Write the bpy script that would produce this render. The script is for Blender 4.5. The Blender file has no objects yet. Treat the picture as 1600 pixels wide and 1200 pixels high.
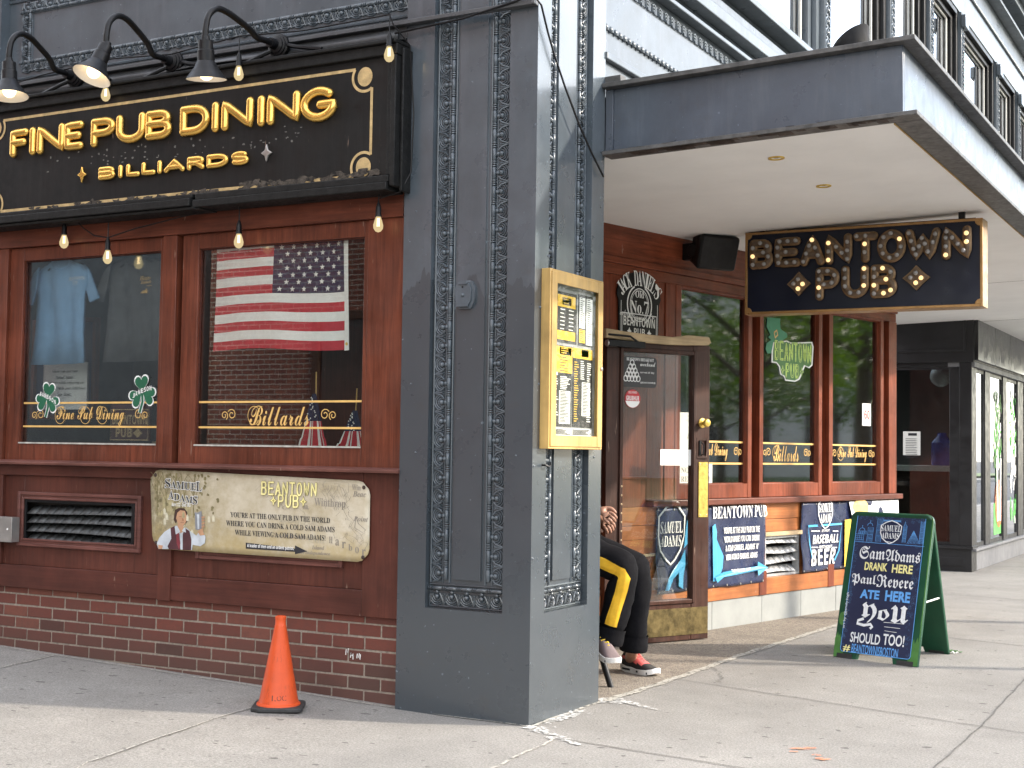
import bpy, bmesh, math, random
from mathutils import Vector, Matrix, Quaternion
random.seed(7)
SC = bpy.context.scene
COL = SC.collection
PI = math.pi
# ------------------------------------------------------------------ camera
CAM = Vector((3.13727, -5.92037, 1.29890))
F_PX = 2186.86                       # focal length in pixels of the 1600 px wide photo
_yaw, _pit, _rol = -0.502561, 0.0482385, -0.0145021
_f = Vector((math.sin(_yaw)*math.cos(_pit), math.cos(_yaw)*math.cos(_pit), math.sin(_pit)))
_r = Vector((math.cos(_yaw), -math.sin(_yaw), 0)); _d = _f.cross(_r)
_c, _s = math.cos(_rol), math.sin(_rol)
RIGHT, DOWN, FWD = _c*_r + _s*_d, -_s*_r + _c*_d, _f
cd = bpy.data.cameras.new("camera"); cam = bpy.data.objects.new("camera", cd); COL.objects.link(cam)
cd.sensor_width = 36; cd.lens = 36*F_PX/1600; cd.clip_start = 0.05; cd.clip_end = 2000
cam.matrix_world = Matrix(((RIGHT.x, -DOWN.x, -FWD.x, CAM.x), (RIGHT.y, -DOWN.y, -FWD.y, CAM.y),
                           (RIGHT.z, -DOWN.z, -FWD.z, CAM.z), (0, 0, 0, 1)))
SC.camera = cam
# ------------------------------------------------------------------ sky, sun, exposure
SUN_EL, SUN_AZ = math.radians(27), math.radians(64)      # azimuth from +y towards +x
w = bpy.data.worlds.new("World"); SC.world = w; w.use_nodes = True
nt = w.node_tree; sky = nt.nodes.new("ShaderNodeTexSky"); sky.sky_type = 'NISHITA'; sky.sun_disc = False
sky.sun_elevation = SUN_EL; sky.sun_rotation = SUN_AZ; sky.air_density = 1.0; sky.dust_density = 1.2; sky.ozone_density = 1.0
bg = nt.nodes["Background"]; tcw = nt.nodes.new("ShaderNodeTexCoord"); nzw = nt.nodes.new("ShaderNodeTexNoise"); nzw.inputs['Scale'].default_value = 2.6; nzw.inputs['Detail'].default_value = 6; nzw.inputs['Distortion'].default_value = .4
rpw = nt.nodes.new("ShaderNodeValToRGB"); rpw.color_ramp.elements[0].position = .36; rpw.color_ramp.elements[1].position = .62; rpw.color_ramp.elements[1].color = (.85, .85, .85, 1)
mxw = nt.nodes.new("ShaderNodeMix"); mxw.data_type = 'RGBA'; mxw.inputs[7].default_value = (5.6, 5.3, 4.9, 1)      # thin white cloud over the blue
nt.links.new(tcw.outputs['Generated'], nzw.inputs['Vector']); nt.links.new(nzw.outputs['Fac'], rpw.inputs[0]); nt.links.new(rpw.outputs[0], mxw.inputs[0]); nt.links.new(sky.outputs[0], mxw.inputs[6]); nt.links.new(mxw.outputs[2], bg.inputs[0]); bg.inputs[1].default_value = 0.15
sl = bpy.data.lights.new("sun", 'SUN'); sun = bpy.data.objects.new("sun", sl); COL.objects.link(sun)
sl.energy = 1.4; sl.angle = math.radians(1.5); sl.color = (1, 0.9, 0.76)
S_DIR = Vector((math.sin(SUN_AZ)*math.cos(SUN_EL), math.cos(SUN_AZ)*math.cos(SUN_EL), math.sin(SUN_EL)))
sun.rotation_euler = (-S_DIR).to_track_quat('-Z', 'Y').to_euler(); sun.location = (30, 15, 30)
vs = SC.view_settings; vs.view_transform = 'Standard'; vs.look = 'None'; vs.gamma = 1; vs.exposure = 2.32
SC.cycles.max_bounces = 8; SC.cycles.transparent_max_bounces = 16; SC.cycles.sample_clamp_indirect = 8

# ------------------------------------------------------------------ helpers
class Frame:                         # a local drawing plane: u along, v up, w out of it
    def __init__(s, o, U, V=(0, 0, 1)):
        s.o = Vector(o); s.U = Vector(U).normalized(); s.V = Vector(V).normalized(); s.N = s.U.cross(s.V).normalized()
    def P(s, u, v, w=0): return s.o + s.U*u + s.V*v + s.N*w
    def at(s, x, y, w=0):            # where the ray through photo pixel (x, y) meets this plane -> (u, v)
        r = RIGHT*((x-800)/F_PX) + DOWN*((y-600)/F_PX) + FWD
        o = s.o + s.N*w; t = (o-CAM).dot(s.N)/r.dot(s.N); p = CAM + r*t - o
        a, b, c = p.dot(s.U), p.dot(s.V), s.U.dot(s.V)
        return (a-c*b)/(1-c*c), (b-c*a)/(1-c*c)
    def box(s, x0, y0, x1, y1, w=0): # pixel rectangle (left, top, right, bottom) -> u0, u1, v0, v1 (averaged)
        a, b, c, d = s.at(x0, y0, w), s.at(x1, y0, w), s.at(x0, y1, w), s.at(x1, y1, w)
        return (a[0]+c[0])/2, (b[0]+d[0])/2, c[1], a[1]
    def quad(s, w, *pts): return [s.at(x, y, w) for x, y in pts]
def FA(y): return Frame((0, y, 0), (1, 0, 0))
def FB(x): return Frame((x, 0, 0), (0, 1, 0))
FY = Frame((-0.563, 3.965, 0), (0.21843, 0.97585, 0))
FZ = Frame((0, 0, 0), (1, 0, 0), (0, 1, 0))
def ground(x, y): return Vector((*FZ.at(x, y), 0))

BASE = {}
class MB:
    def __init__(s): s.v = []; s.f = []; s.m = []
    def add(s, vs, fs, m=0):
        k = len(s.v); s.v += [Vector(p) for p in vs]; s.f += [tuple(i+k for i in f) for f in fs]; s.m += [m]*len(fs); return s
    def box(s, F, u0, u1, v0, v1, w0, w1, m=0):
        p = [F.P(u, v, w) for w in (w0, w1) for v in (v0, v1) for u in (u0, u1)]
        return s.add(p, [(0, 2, 3, 1), (4, 5, 7, 6), (0, 1, 5, 4), (2, 6, 7, 3), (0, 4, 6, 2), (1, 3, 7, 5)], m)
    def frame(s, F, u0, u1, v0, v1, t, w0, w1, m=0):   # rectangular picture frame of thickness t (or tl,tr,tb,tt)
        tl, tr, tb, tt = t if isinstance(t, tuple) else (t,)*4
        s.box(F, u0, u0+tl, v0, v1, w0, w1, m); s.box(F, u1-tr, u1, v0, v1, w0, w1, m)
        s.box(F, u0+tl, u1-tr, v0, v0+tb, w0, w1-0.0015, m); s.box(F, u0+tl, u1-tr, v1-tt, v1, w0, w1-0.0015, m); return s
    def prism(s, F, pts, w0, w1, m=0, caps=True):
        n = len(pts); a = sum(pts[i][0]*pts[(i+1) % n][1]-pts[(i+1) % n][0]*pts[i][1] for i in range(n))
        if a < 0: pts = list(reversed(pts))
        p = [F.P(u, v, w0) for u, v in pts] + [F.P(u, v, w1) for u, v in pts]
        fs = [(i, (i+1) % n, n+(i+1) % n, n+i) for i in range(n)]
        if caps: fs += [tuple(range(n, 2*n)), tuple(reversed(range(n)))]
        return s.add(p, fs, m)
    def flat(s, F, pts, w, m=0):
        n = len(pts); a = sum(pts[i][0]*pts[(i+1) % n][1]-pts[(i+1) % n][0]*pts[i][1] for i in range(n))
        if a < 0: pts = list(reversed(pts))
        return s.add([F.P(u, v, w(u, v) if callable(w) else w) for u, v in pts], [tuple(range(n))], m)
    def ribbon(s, F, pts, t, w, m=0, closed=False):
        n = len(pts); L = []
        for i in range(n):
            a = pts[(i-1) % n] if (closed or i > 0) else pts[i]; b = pts[(i+1) % n] if (closed or i < n-1) else pts[i]
            dx, dy = b[0]-a[0], b[1]-a[1]; l = math.hypot(dx, dy) or 1e-9; L.append((-dy/l*t/2, dx/l*t/2))
        vs = []
        for (u, v), (a, b) in zip(pts, L):
            for q in ((u-a, v-b), (u+a, v+b)): vs.append(F.P(*q, w(*q) if callable(w) else w))
        fs = [(2*i, 2*((i+1) % n), 2*((i+1) % n)+1, 2*i+1) for i in range(n if closed else n-1)]
        return s.add(vs, fs, m)
    def tube(s, pts, r, seg=8, m=0, cap=True, flat=None):   # flat=(N, k): squash along N
        pts = [Vector(p) for p in pts]; n = len(pts); vs = []; fs = []
        rr = r if isinstance(r, (list, tuple)) else [r]*n
        up = None
        for i, p in enumerate(pts):
            t = (pts[min(i+1, n-1)]-pts[max(i-1, 0)]).normalized()
            if up is None: up = t.orthogonal().normalized()
            up = (up - t*up.dot(t)); up = up.normalized() if up.length > 1e-6 else t.orthogonal().normalized()
            b = t.cross(up)
            for k in range(seg):
                a = 2*PI*k/seg; o = (up*math.cos(a)+b*math.sin(a))*rr[i]
                if flat: o = o - flat[0]*o.dot(flat[0])*(1-flat[1])
                vs.append(p+o)
        for i in range(n-1):
            for k in range(seg):
                fs.append((i*seg+k, i*seg+(k+1) % seg, (i+1)*seg+(k+1) % seg, (i+1)*seg+k))
        if cap: fs += [tuple(reversed(range(seg))), tuple(range((n-1)*seg, n*seg))]
        return s.add(vs, fs, m)
    def capsule(s, pts, r, N, k, seg=10, m=0):       # round-ended squashed tube: inflated letter stroke
        pts = [Vector(p) for p in pts]; a, b = pts[0], pts[-1]
        da = (pts[0]-pts[1]).normalized(); db = (pts[-1]-pts[-2]).normalized()
        P = []; R = []
        for t in (0.98, 0.8, 0.5, 0.2): P.append(a+da*r*t); R.append(r*math.sqrt(1-t*t))
        P += pts; R += [r]*len(pts)
        for t in (0.2, 0.5, 0.8, 0.98): P.append(b+db*r*t); R.append(r*math.sqrt(1-t*t))
        return s.tube(P, R, seg, m, True, (N, k))
    def lathe(s, o, ax, prof, seg=20, m=0, cap=True):       # prof: (radius, height along ax)
        o = Vector(o); ax = Vector(ax).normalized(); x = ax.orthogonal().normalized(); y = ax.cross(x); vs = []; fs = []; n = len(prof)
        for r, h in prof:
            for k in range(seg):
                a = 2*PI*k/seg; vs.append(o+ax*h+(x*math.cos(a)+y*math.sin(a))*r)
        for i in range(n-1):
            for k in range(seg): fs.append((i*seg+k, i*seg+(k+1) % seg, (i+1)*seg+(k+1) % seg, (i+1)*seg+k))
        if cap: fs += [tuple(reversed(range(seg))), tuple(range((n-1)*seg, n*seg))]
        return s.add(vs, fs, m)
    def ball(s, c, r, seg=10, rings=6, m=0, N=None, k=1.0, half=False):
        N = Vector(N) if N else Vector((0, 0, 1)); pr = []
        for i in range(rings+1):
            a = (PI/2*i/rings) if half else (-PI/2+PI*i/rings)
            pr.append((max(r*math.cos(a), 1e-4), r*math.sin(a)*k))
        return s.lathe(c, N, pr, seg, m)
    def grid(s, F, u0, u1, v0, v1, nu, nv, wf, m=0):
        vs = [F.P(u0+(u1-u0)*i/nu, v0+(v1-v0)*j/nv, wf(u0+(u1-u0)*i/nu, v0+(v1-v0)*j/nv)) for j in range(nv+1) for i in range(nu+1)]
        fs = []; k = len(s.f)
        for j in range(nv):
            for i in range(nu): fs.append((j*(nu+1)+i, j*(nu+1)+i+1, (j+1)*(nu+1)+i+1, (j+1)*(nu+1)+i))
        s.add(vs, fs, 0)
        if callable(m):
            for q, f in enumerate(fs): s.m[k+q] = m((q % nu+.5)/nu, (q//nu+.5)/nv)
        return s
    def text(s, F, t, u0, u1, v0, v1, w=0.002, depth=0, offset=0, bevel=0, shear=0, m=0, space=1.0, mirror=False):
        vs, fs, (x0, x1, y0, y1) = glyphs(t, depth, offset, bevel, shear, space)
        if u1 is None: u1 = u0+(x1-x0)*(v1-v0)/(y1-y0)
        su, sv = (u1-u0)/(x1-x0), (v1-v0)/(y1-y0); out = []
        for x, y, z in vs:
            u, v = u0+(x-x0)*su, v0+(y-y0)*sv
            out.append(F.P(u, v, (w(u, v) if callable(w) else w)+z*min(su, sv)))
        return s.add(out, fs, m)
    def build(s, name, mats, parent=None, bevel=0, label=None, cat=None, group=None, kind=None, base=None, smooth=40, solid=0, sub=0):
        me = bpy.data.meshes.new(name)
        if parent is not None: b = BASE[parent.name]
        elif base is not None: b = Vector(base)
        elif kind: b = Vector((0, 0, 0))
        else:
            lo = [min(p[i] for p in s.v) for i in range(3)]; hi = [max(p[i] for p in s.v) for i in range(3)]
            b = Vector(((lo[0]+hi[0])/2, (lo[1]+hi[1])/2, lo[2]))
        me.from_pydata([p-b for p in s.v], [], s.f)
        for q in (mats if isinstance(mats, (list, tuple)) else [mats]): me.materials.append(q)
        if any(s.m): me.polygons.foreach_set('material_index', s.m)
        me.validate(); me.update()
        if smooth:
            me.polygons.foreach_set('use_smooth', [True]*len(me.polygons)); me.set_sharp_from_angle(angle=math.radians(smooth))
        o = bpy.data.objects.new(name, me); COL.objects.link(o)
        if parent is not None: o.parent = parent
        else: o.location = b
        BASE[o.name] = b
        if bevel:
            mo = o.modifiers.new('bevel', 'BEVEL'); mo.width = bevel; mo.segments = 2; mo.limit_method = 'ANGLE'; mo.angle_limit = math.radians(50)
        if solid:
            mo = o.modifiers.new('solid', 'SOLIDIFY'); mo.thickness = solid; mo.offset = -1
        tag(o, label, cat, group, kind)
        return o
def tag(o, label=None, cat=None, group=None, kind=None):
    if label: o['label'] = label
    if cat: o['category'] = cat
    if group: o['group'] = group
    if kind: o['kind'] = kind
    return o
def thing(name, loc, label, cat, group=None):
    o = bpy.data.objects.new(name, None); COL.objects.link(o); o.location = loc; o.empty_display_size = .1
    BASE[o.name] = Vector(loc); return tag(o, label, cat, group)
def copy_tree(o, parent=None):
    c = o.copy(); COL.objects.link(c); BASE[c.name] = BASE[o.name].copy()
    if parent is not None: c.parent = parent
    for ch in list(o.children): copy_tree(ch, c)
    return c
_G = {}
TMP = bpy.data.scenes.new('glyph_bench')            # letters are cut here, then this scene is dropped
def glyphs(t, depth=0, offset=0, bevel=0, shear=0, space=1.0):
    key = (t, depth, offset, bevel, shear, space)
    if key not in _G:
        c = bpy.data.curves.new('t', 'FONT'); c.body = t; c.extrude = depth; c.offset = offset; c.bevel_depth = bevel; c.bevel_resolution = 3
        c.shear = shear; c.resolution_u = 3; c.space_character = space; c.align_x = 'LEFT'
        o = bpy.data.objects.new('t', c); TMP.collection.objects.link(o); TMP.view_layers[0].update()
        o2 = o.evaluated_get(TMP.view_layers[0].depsgraph); me = o2.to_mesh(); vs = [tuple(v.co) for v in me.vertices]; fs = [tuple(p.vertices) for p in me.polygons]
        o2.to_mesh_clear(); bpy.data.objects.remove(o); bpy.data.curves.remove(c)
        xs = [v[0] for v in vs]; ys = [v[1] for v in vs]
        _G[key] = (vs, fs, (min(xs), max(xs), min(ys), max(ys)))
    return _G[key]
def alt(t, up, lo):
    r = ''
    for ch in t:
        if 'A' <= ch <= 'Z': r += chr(up+ord(ch)-65)
        elif 'a' <= ch <= 'z': r += chr(lo+ord(ch)-97)
        elif '0' <= ch <= '9' and up in (0x1D400, 0x1D5D4): r += chr((0x1D7CE if up == 0x1D400 else 0x1D7EC)+ord(ch)-48)
        else: r += ch
    return r
def script(t): return alt(t, 0x1D4D0, 0x1D4EA)
def fraktur(t): return alt(t, 0x1D56C, 0x1D586)
def serif(t): return alt(t, 0x1D400, 0x1D41A)
def serit(t): return alt(t, 0x1D468, 0x1D482)
def sansb(t): return alt(t, 0x1D5D4, 0x1D5EE)
def arc(cx, cy, rx, ry, a0, a1, n=10): return [(cx+rx*math.cos(math.radians(a0+(a1-a0)*i/n)), cy+ry*math.sin(math.radians(a0+(a1-a0)*i/n))) for i in range(n+1)]
STROKES = {   # letters as centre lines in a unit box
    'A': [[(0, 0), (.5, 1), (1, 0)], [(.2, .32), (.8, .32)]],
    'B': [[(0, 0), (0, 1)], [(0, 1)] + arc(.55, .77, .38, .23, 90, -90) + [(0, .54)], [(0, .54)] + arc(.6, .27, .4, .27, 90, -90) + [(0, 0)]],
    'D': [[(0, 0), (0, 1)], [(0, 1)] + arc(.45, .5, .55, .5, 90, -90, 14) + [(0, 0)]],
    'E': [[(1, 1), (0, 1), (0, 0), (1, 0)], [(0, .5), (.85, .5)]],
    'F': [[(1, 1), (0, 1), (0, 0)], [(0, .52), (.85, .52)]],
    'G': [arc(.5, .5, .5, .5, 48, 345, 20) + [(.98, .47), (.55, .47)]],
    'I': [[(.5, 0), (.5, 1)]],
    'L': [[(0, 1), (0, 0), (1, 0)]],
    'N': [[(0, 0), (0, 1), (1, 0), (1, 1)]],
    'O': [arc(.5, .5, .5, .5, 90, 450, 24)],
    'P': [[(0, 0), (0, 1)], [(0, 1)] + arc(.55, .73, .45, .27, 90, -90) + [(0, .46)]],
    'R': [[(0, 0), (0, 1)], [(0, 1)] + arc(.55, .75, .42, .25, 90, -90) + [(0, .5)], [(.5, .5), (1, 0)]],
    'S': [arc(.5, .74, .45, .26, 40, 250, 12)[:-1] + arc(.5, .25, .5, .25, 70, -140, 12)],
    'T': [[(0, 1), (1, 1)], [(.5, 1), (.5, 0)]],
    'U': [[(0, 1), (0, .4)] + arc(.5, .4, .5, .4, 180, 360, 14) + [(1, 1)]],
    'W': [[(0, 1), (.25, 0), (.5, .8), (.75, 0), (1, 1)]],
}
def densify(pts, step):
    out = [pts[0]]
    for a, b in zip(pts, pts[1:]):
        n = max(1, int(math.hypot(b[0]-a[0], b[1]-a[1])/step)); out += [(a[0]+(b[0]-a[0])*i/n, a[1]+(b[1]-a[1])*i/n) for i in range(1, n+1)]
    return out
def wob(x, y, s=1.0, k=0): return math.sin(x*7.1*s+k+1.3*math.sin(y*5.3*s+k*2))*.5+math.sin(y*9.7*s-x*3.1*s+k*3)*.3

# ------------------------------------------------------------------ materials
class N:
    def __init__(s, name):
        s.mat = bpy.data.materials.new(name); s.mat.use_nodes = True; s.nt = s.mat.node_tree; s.n = s.nt.nodes; s.b = s.n['Principled BSDF']
        s.tc = s.n.new('ShaderNodeTexCoord')
    def link(s, a, b): s.nt.links.new(a, b)
    def mapped(s, scale, loc=(0, 0, 0)):
        m = s.n.new('ShaderNodeMapping'); m.inputs['Scale'].default_value = scale if isinstance(scale, tuple) else (scale,)*3; m.inputs['Location'].default_value = loc
        s.link(s.tc.outputs['Object'], m.inputs[0]); return m.outputs[0]
    def noise(s, scale, detail=4, rough=.6, loc=(0, 0, 0), dist=0):
        t = s.n.new('ShaderNodeTexNoise'); t.inputs['Scale'].default_value = 1; t.inputs['Detail'].default_value = detail; t.inputs['Roughness'].default_value = rough; t.inputs['Distortion'].default_value = dist
        s.link(s.mapped(scale, loc), t.inputs['Vector']); return t.outputs['Fac']
    def ramp(s, fac, *stops):
        r = s.n.new('ShaderNodeValToRGB'); e = r.color_ramp.elements
        while len(e) < len(stops): e.new(.5)
        for q, (p, c) in zip(e, stops): q.position = p; q.color = (*c, 1) if isinstance(c, tuple) else (c, c, c, 1)
        s.link(fac, r.inputs[0]); return r.outputs[0]
    def mix(s, fac, a, b, mode='MIX'):
        m = s.n.new('ShaderNodeMix'); m.data_type = 'RGBA'; m.blend_type = mode
        for v, k in ((fac, 0), (a, 6), (b, 7)):
            if hasattr(v, 'node') or isinstance(v, bpy.types.NodeSocket): s.link(v, m.inputs[k])
            elif k == 0: m.inputs[0].default_value = v
            else: m.inputs[k].default_value = (*v, 1)
        return m.outputs[2]
    def math(s, op, a, b=0.0):
        m = s.n.new('ShaderNodeMath'); m.operation = op
        for v, k in ((a, 0), (b, 1)):
            if isinstance(v, bpy.types.NodeSocket): s.link(v, m.inputs[k])
            else: m.inputs[k].default_value = v
        return m.outputs[0]
    def out(s, col=None, rough=None, bump=None, bstr=.3, bdist=.01, metal=0, spec=.5, coat=0):
        for v, k in ((col, 'Base Color'), (rough, 'Roughness')):
            if v is None: continue
            if isinstance(v, bpy.types.NodeSocket): s.link(v, s.b.inputs[k])
            elif k == 'Roughness': s.b.inputs[k].default_value = v
            else: s.b.inputs[k].default_value = (*v, 1)
        s.b.inputs['Metallic'].default_value = metal; s.b.inputs['Specular IOR Level'].default_value = spec; s.b.inputs['Coat Weight'].default_value = coat; s.b.inputs['Coat Roughness'].default_value = .15
        if bump is not None:
            b = s.n.new('ShaderNodeBump'); b.inputs['Strength'].default_value = bstr; b.inputs['Distance'].default_value = bdist
            s.link(bump, b.inputs['Height']); s.link(b.outputs[0], s.b.inputs['Normal'])
        return s.mat
def sc(c, k): return tuple(min(1, x*k) for x in c)
def plain(name, c, rough=.5, metal=0, var=.25, scale=9, bump=0, spec=.5, coat=0, bscale=60):
    m = N(name); a = m.ramp(m.noise(scale, 5, .65), (.3, sc(c, 1-var)), (.7, sc(c, 1+var)))
    rr = m.ramp(m.noise(scale*2.3, 3), (.3, max(0, rough-.08)), (.7, min(1, rough+.1)))
    return m.out(a, rr, m.noise(bscale, 4) if bump else None, bump, .004, metal, spec, coat)
def emit(name, c, k):
    m = N(name); m.b.inputs['Emission Color'].default_value = (*c, 1); m.b.inputs['Emission Strength'].default_value = k
    return m.out(c, .4)
def paint(name, c, z_fresh=None, rough=.3, coat=0):
    m = N(name); n1 = m.noise(2.2, 6, .7); n2 = m.noise((9, 9, 1.1), 4, .7)
    a = m.ramp(n1, (.3, sc(c, .85)), (.72, sc(c, 1.35)))
    a = m.mix(m.ramp(n2, (.5, 0), (.78, .45)), a, sc((.75, .82, .95), .14*c[2]/.07))
    if z_fresh is not None:
        sx = m.n.new('ShaderNodeSeparateXYZ'); m.link(m.tc.outputs['Object'], sx.inputs[0])
        h = m.math('ADD', sx.outputs[2], m.math('MULTIPLY', m.math('SUBTRACT', m.noise((9, 9, 1.5), 3, .6), .5), .5))
        fr = m.ramp(h, (.0, 1.0), (1.0, 0.0))
        g = m.math('LESS_THAN', h, z_fresh)
        a = m.mix(g, a, sc(c, .72))
    ch = m.ramp(m.noise(38, 2, .5, (3, 1, 2)), (.71, 0), (.735, 1))
    a = m.mix(ch, a, sc(c, 2.2))
    dirt = m.ramp(m.noise(5, 5, .8, (7, 3, 1)), (.55, 0), (.8, .5)); a = m.mix(dirt, a, (.05, .047, .042))
    return m.out(a, m.ramp(m.noise(6, 5), (.3, rough-.06), (.7, rough+.14)), m.noise(90, 5, .7), .18, .003, 0, .5, coat)
def wood(name, c, vertical=False, rough=.38, var=.5, coat=.06):
    m = N(name); k = (45, 45, 2.2) if vertical else (2.2, 2.2, 45)
    g = m.noise(k, 6, .7, dist=.6); a = m.ramp(g, (.25, sc(c, 1-var)), (.75, sc(c, 1+var)))
    big = m.ramp(m.noise(2.4, 4, .6), (.3, .6), (.7, 1.25)); a = m.mix(1.0, a, big, 'MULTIPLY')
    sc_ = m.ramp(m.noise((30, 30, 9) if not vertical else (55, 55, 5), 3, .6, (4, 2, 8)), (.70, 0), (.76, .7)); a = m.mix(sc_, a, sc((.75, .52, .4), .45))
    return m.out(a, m.ramp(m.noise(8, 4), (.3, rough-.08), (.7, rough+.2)), g, .25, .002, 0, .28, coat)
M = {}
M['paint'] = paint('slate_paint', (.06, .075, .089), 2.12, .28, .9)
M['paint_up'] = paint('slate_paint_weathered', (.065, .08, .094), None, .3, .28)
M['paint_ledge'] = paint('slate_paint_ledge', (.06, .062, .066), None, .4)
M['steel'] = paint('canopy_steel_paint', (.05, .062, .083), None, .3, .14)
M['steel_dirty'] = plain('canopy_flange_paint', (.075, .072, .07), .5, 0, .5, 14, .4)
M['rust'] = plain('rusty_flange', (.05, .032, .025), .7, 0, .6, 30, .5)
M['wood_h'] = wood('mahogany_across', (.115, .031, .0165))
M['wood_v'] = wood('mahogany_upright', (.128, .035, .0185), True)
M['wood_low'] = wood('mahogany_lower', (.08, .0235, .016), False, .5, .3, .05)
M['wood_lowv'] = wood('mahogany_lower_upright', (.088, .026, .017), True, .5, .3, .05)
M['sill'] = wood('worn_sill', (.15, .06, .047), False, .5, .4)
M['bay_h'] = wood('bay_wood_across', (.19, .048, .022))  # both bay woods: the mahogany lightened, its sunlight put into the colour
M['bay_v'] = wood('bay_wood_upright', (.19, .046, .021), True)
M['bay_o'] = wood('sunlit_orange_boards', (.40, .14, .045), False, .42, .3)  # colour raised further to carry the sun on the boards
M['bay_dark'] = wood('shadow_gap_wood', (.05, .012, .008), True)  # bay wood darkened: recess shading put into the colour
M['door'] = wood('dark_door_wood', (.05, .02, .013), True, .4, .5, .05)
M['pale_wood'] = wood('bare_pine', (.5, .37, .22), False, .6, .3, 0)
M['black'] = plain('black_paint', (.006, .006, .007), .42, 0, .4, 12, .2, .3)
M['black_old'] = plain('weathered_black', (.006, .006, .0058), .6, 0, .8, 18, .5, .3)
M['blackplastic'] = plain('black_plastic', (.009, .009, .01), .5, 0, .25, 9, 0, .3)
M['gold'] = plain('gold_leaf', (.88, .54, .13), .2, .78, .08, 6, .06)
M['goldflat'] = plain('gold_line', (.5, .36, .17), .45, .1, .3, 25)
M['goldtext'] = plain('gold_window_lettering', (.72, .45, .15), .4, 0, .15, 20)
M['white'] = plain('white_paint', (.78, .78, .76), .5, 0, .05)
M['whitetext'] = plain('white_print', (.82, .82, .8), .5, 0, .03)
M['soffit'] = plain('soffit_plaster', (.88, .87, .85), .8, 0, .05, 1.5, .15)
M['silver'] = plain('bare_metal', (.4, .38, .36), .38, .7, .2, 6, .1)
M['brass'] = plain('worn_brass', (.16, .12, .05), .45, .7, .5, 16, .2)
M['brassy'] = plain('lacquered_brass', (.7, .5, .12), .35, .6, .3, 30, .2)
M['yellowwood'] = wood('yellow_oak', (.5, .32, .11), True, .4, .16, .2)
M['louvre'] = plain('louvre_grey', (.075, .08, .082), .5, .2, .5, 10, .3)
M['louvre_l'] = plain('louvre_galvanised', (.42, .42, .42), .45, .4, .35, 10, .2)
M['tile'] = plain('grey_base_tile', (.27, .28, .27), .5, 0, .1, 5, .1)
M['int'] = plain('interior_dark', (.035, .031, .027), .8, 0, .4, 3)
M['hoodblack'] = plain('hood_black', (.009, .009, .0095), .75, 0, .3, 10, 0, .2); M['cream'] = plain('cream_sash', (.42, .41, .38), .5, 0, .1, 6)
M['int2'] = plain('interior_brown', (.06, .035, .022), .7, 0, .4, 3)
M['navy'] = plain('navy_print', (.014, .02, .055), .34, 0, .2, 4)
M['cyan'] = plain('light_blue_print', (.07, .36, .62), .4, 0, .1)
M['yellow'] = plain('yellow_print', (.85, .58, .06), .45, 0, .1)
M['paper'] = plain('paper', (.8, .79, .75), .8, 0, .05)
M['ink'] = plain('black_ink', (.02, .02, .025), .7)
M['inkgrey'] = plain('grey_ink', (.27, .24, .2), .7)
M['green'] = plain('shamrock_green', (.014, .115, .058), .4)
M['greenboard'] = plain('green_board', (.008, .062, .03), .42, 0, .25, 5, .1)
M['greenlight'] = plain('light_green', (.07, .2, .05), .45)
M['red'] = plain('flag_red', (.4, .022, .035), .8, 0, .12, 30)
M['blue'] = plain('flag_blue', (.009, .014, .05), .8, 0, .15, 30)
M['cloth'] = plain('flag_white', (.7, .69, .66), .85, 0, .06, 30)
M['stickred'] = plain('red_sticker', (.5, .02, .03), .4)
M['orange'] = None
M['bulb'] = emit('bulb_glow', (1, .66, .3), .24)
M['filament'] = emit('filament_glow', (1, .74, .4), .9)
M['bulbdim'] = emit('bulb_warm', (1, .66, .3), 3.0)
M['bulboff'] = plain('unlit_bulb', (.3, .29, .285), .2, 0, .1)
M['marquee'] = plain('rusty_letter_metal', (.11, .072, .045), .55, .1, .4, 20, .2)
M['asphalt'] = plain('asphalt', (.05, .05, .052), .9, 0, .3, 3, .5)
def leafmat():
    m = N('leaf_green'); a = m.ramp(m.noise(1.1, 4), (.3, (.05, .1, .015)), (.7, (.13, .2, .03))); m.out(a, .5)
    tl = m.n.new('ShaderNodeBsdfTranslucent'); m.link(m.mix(1, a, (1.6, 1.7, .9), 'MULTIPLY'), tl.inputs[0]); mx = m.n.new('ShaderNodeMixShader'); mx.inputs[0].default_value = .5
    m.link(m.b.outputs[0], mx.inputs[1]); m.link(tl.outputs[0], mx.inputs[2]); m.link(mx.outputs[0], m.n['Material Output'].inputs[0]); return m.mat
M['leaf'] = leafmat()
M['bark'] = plain('bark', (.09, .07, .05), .9, 0, .4, 6, .6)
M['lawn'] = plain('lawn_green', (.11, .15, .06), .9, 0, .4, 3)
def glass_mat(name, tint=(.86, .9, .9), ior=1.5, boost=1.0, rough=0.0):
    m = N(name); n = m.n; n.remove(m.b)
    tr = n.new('ShaderNodeBsdfTransparent'); tr.inputs[0].default_value = (*tint, 1)
    gl = n.new('ShaderNodeBsdfGlossy'); gl.inputs['Roughness'].default_value = rough; gl.inputs[0].default_value = (.95, .97, 1, 1)
    fr = n.new('ShaderNodeFresnel'); fr.inputs[0].default_value = ior
    mx = n.new('ShaderNodeMixShader'); k = m.math('MULTIPLY', fr.outputs[0], boost)
    k2 = m.math('MINIMUM', k, 1.0)
    m.link(k2, mx.inputs[0]); m.link(tr.outputs[0], mx.inputs[1]); m.link(gl.outputs[0], mx.inputs[2]); m.link(mx.outputs[0], n['Material Output'].inputs[0])
    return m.mat
M['glass'] = glass_mat('window_glass', (.95, .97, .96), 1.5, .6)
M['glass_b'] = glass_mat('bay_glass', (.82, .86, .85), 1.5, 2.3, .03)
M['glass_s'] = glass_mat('shop_glass', (.7, .74, .73), 1.5, 4.5)
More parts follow.
